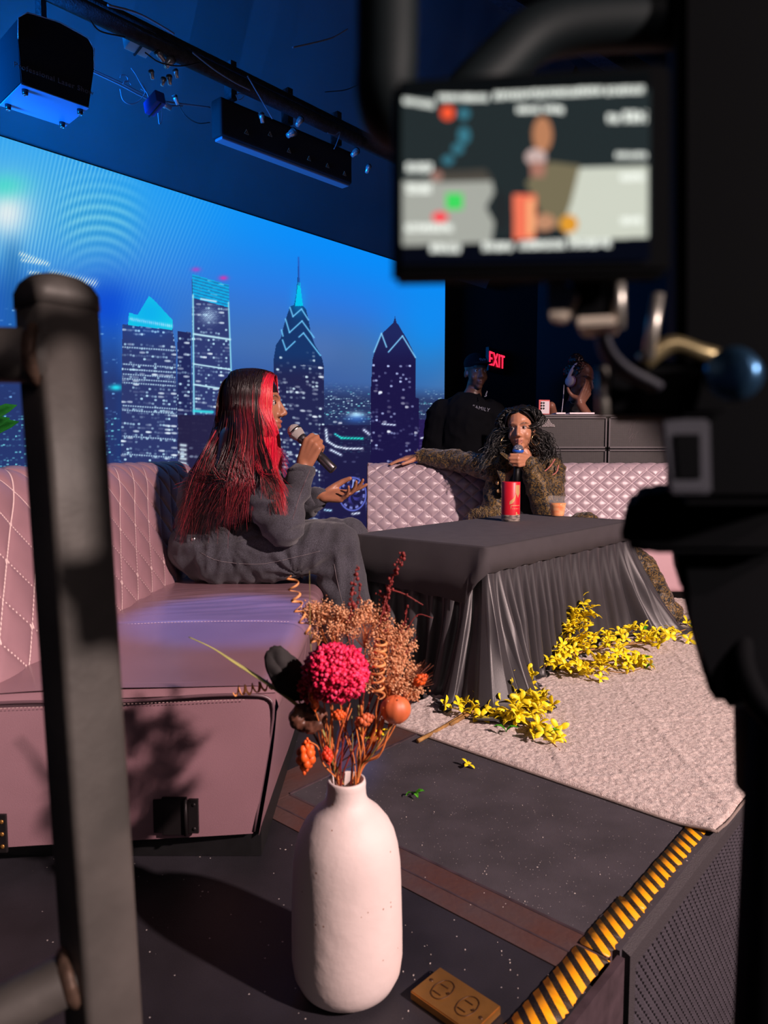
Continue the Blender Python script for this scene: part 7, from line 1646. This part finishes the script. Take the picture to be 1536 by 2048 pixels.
# laser projector box
p1, p2 = PZ(42, 166, 1.98), PZ(178, 214, 1.98); d = (p2-p1); Lp = d.length; d.normalize(); dn = Vector((-d.y, d.x, 0)); dn = dn if dn.dot(V2) < 0 else -dn
def side(px, py): return PP(px, py, p1, dn)
prof_ = [p1, p2, side(188, 138), side(188, 98), side(176, 76), side(118, 44), side(55, 25), side(36, 36), side(36, 78)]
lp = thing('laser_projector', 'dark laser projector box with a blue-lit metal underside hanging at upper left', 'projector', p1.lerp(p2, .5))
bm = NB(); prism(bm, prof_, dn*0.20); bmesh.ops.bevel(bm, geom=list(bm.edges), offset=.003, segments=2, affect='EDGES'); lb = obj('housing', bm, mat('projector_black', rgb(20, 24, 34), .8, spec=.2), lp)
bm = NB(); prism(bm, [p1+Vector((0, 0, -.001)), p2+Vector((0, 0, -.001)), p2+dn*.2+Vector((0, 0, -.001)), p1+dn*.2+Vector((0, 0, -.001))], (0, 0, -.003)); bp_ = obj('base_plate', bm, mat('plate_blue_light_tint', rgb(110, 170, 225), .5, .5, var=.05, scale=6), lp)  # grey plate coloured blue, the screen's reflected light put into it
for u, v in ((.10, .14), (.92, .16), (.90, .86), (.08, .86)):
    bm = NB(); q = p1+d*Lp*u+dn*.2*v+Vector((0, 0, -.004)); lathe(bm, [(0, 0), (.010, 0), (.009, -.014), (.005, -.016), (0, -.016)], q, (0, 0, 1), 20); ft = obj('rubber_foot', bm, M_blackg, bp_, True)
    bm = NB(); lathe(bm, [(.005, -.0165), (.0065, -.0165), (.0065, -.018), (.005, -.018), (.005, -.0165)], q, (0, 0, 1), 16); obj('washer', bm, M_zinc, ft, True)
bm = NB(); rim_ = [side(36, 78), side(36, 36), side(55, 25), side(118, 44), side(176, 76), side(188, 98), side(188, 138)]; tube(bm, [q-dn*.001 for q in rim_], .0016, 6); obj('edge_trim', bm, mat('edge_grey', rgb(150, 145, 150), .4, .3), lp, True)
rx = axes(d, Vector((0, 0, 1)), -dn); text('lettering', 'Professional Laser Show', Lp*.105, side(110, 159)-dn*.0015, axes(d, Vector((0, 0, 1)), dn*-1), mat('print_grey', rgb(88, 92, 104), .7), lb, .0005)
bm = NB(); q = p1.lerp(p2, .5)+dn*.1; box(bm, Vector((q.x, q.y, (q.z+3.7)/2+.10)), (.02, .04, 3.7-q.z-.22)); obj('hanging_yoke', bm, M_iron, lp)
# small lamp at the top right
p = PY(1452, 6, 3.4); t = thing('stage_lamp', 'small bright lamp at the very top right', 'stage light', p); bm = NB(); sphere(bm, p, (.022, .022, .04)); obj('bulb', bm, emat('bulb_glow', col=(1, .88, .86, 1), s=1.3), t, True)
bm = NB(); lathe(bm, [(.05, .02), (.055, .08), (.04, .16), (0, .17)], p, (0, 0, 1), 24); obj('housing', bm, M_iron, t, True)
# potted plant whose leaves enter at the left edge
pp_ = Vector((-1.62, 2.35, 0)); t = thing('potted_plant', 'leafy green plant peeking in at the left edge above the sofa back', 'plant', pp_); bm = NB(); lathe(bm, [(0, 0), (.12, 0), (.16, .28), (.15, .28), (.13, .25), (0, .25)], pp_, n=32); obj('pot', bm, M_blackg, t, True)
M_plant = mat('plant_leaf', rgb(50, 150, 60), .4, var=.25, scale=20); rnd = random.Random(6)
tips_ = [PY(38, 845, 2.2), PY(34, 812, 2.3), PY(-30, 780, 2.3), PY(-60, 850, 2.25), PY(-90, 740, 2.3), PY(-40, 880, 2.2), PY(20, 838, 2.15)]
for i, tip_ in enumerate(tips_):
    a_ = pp_+Vector((0, 0, .26)); kx = a_.lerp(tip_, .75)+Vector((-.05, 0, .08)); bm = NB(); tube(bm, spline([a_, a_.lerp(kx, .5)+Vector((-.03, 0, .05)), kx], 20), .004, 6); st = obj('stem', bm, M_plant, t, True)
    bm = NB(); rows = []; d_ = (tip_-kx); sd = d_.cross(Vector((0, .2, 1))).normalized()
    for f, w_ in ((0, .05), (.2, .6), (.5, 1), (.8, .75), (1, .05)): c_ = kx+d_*f+Vector((0, 0, .02*math.sin(f*3))); rows.append([bm.verts.new(c_+(sd*.6+Vector((0, 0, .8))).normalized()*.020*w_*q) for q in (-1, 0, 1)])
    for r0, r1 in zip(rows, rows[1:]):
        for q in range(2): bm.faces.new((r0[q], r0[q+1], r1[q+1], r1[q]))
    bmesh.ops.solidify(bm, geom=bm.faces, thickness=.001); obj('leaf', bm, M_plant, t, True)
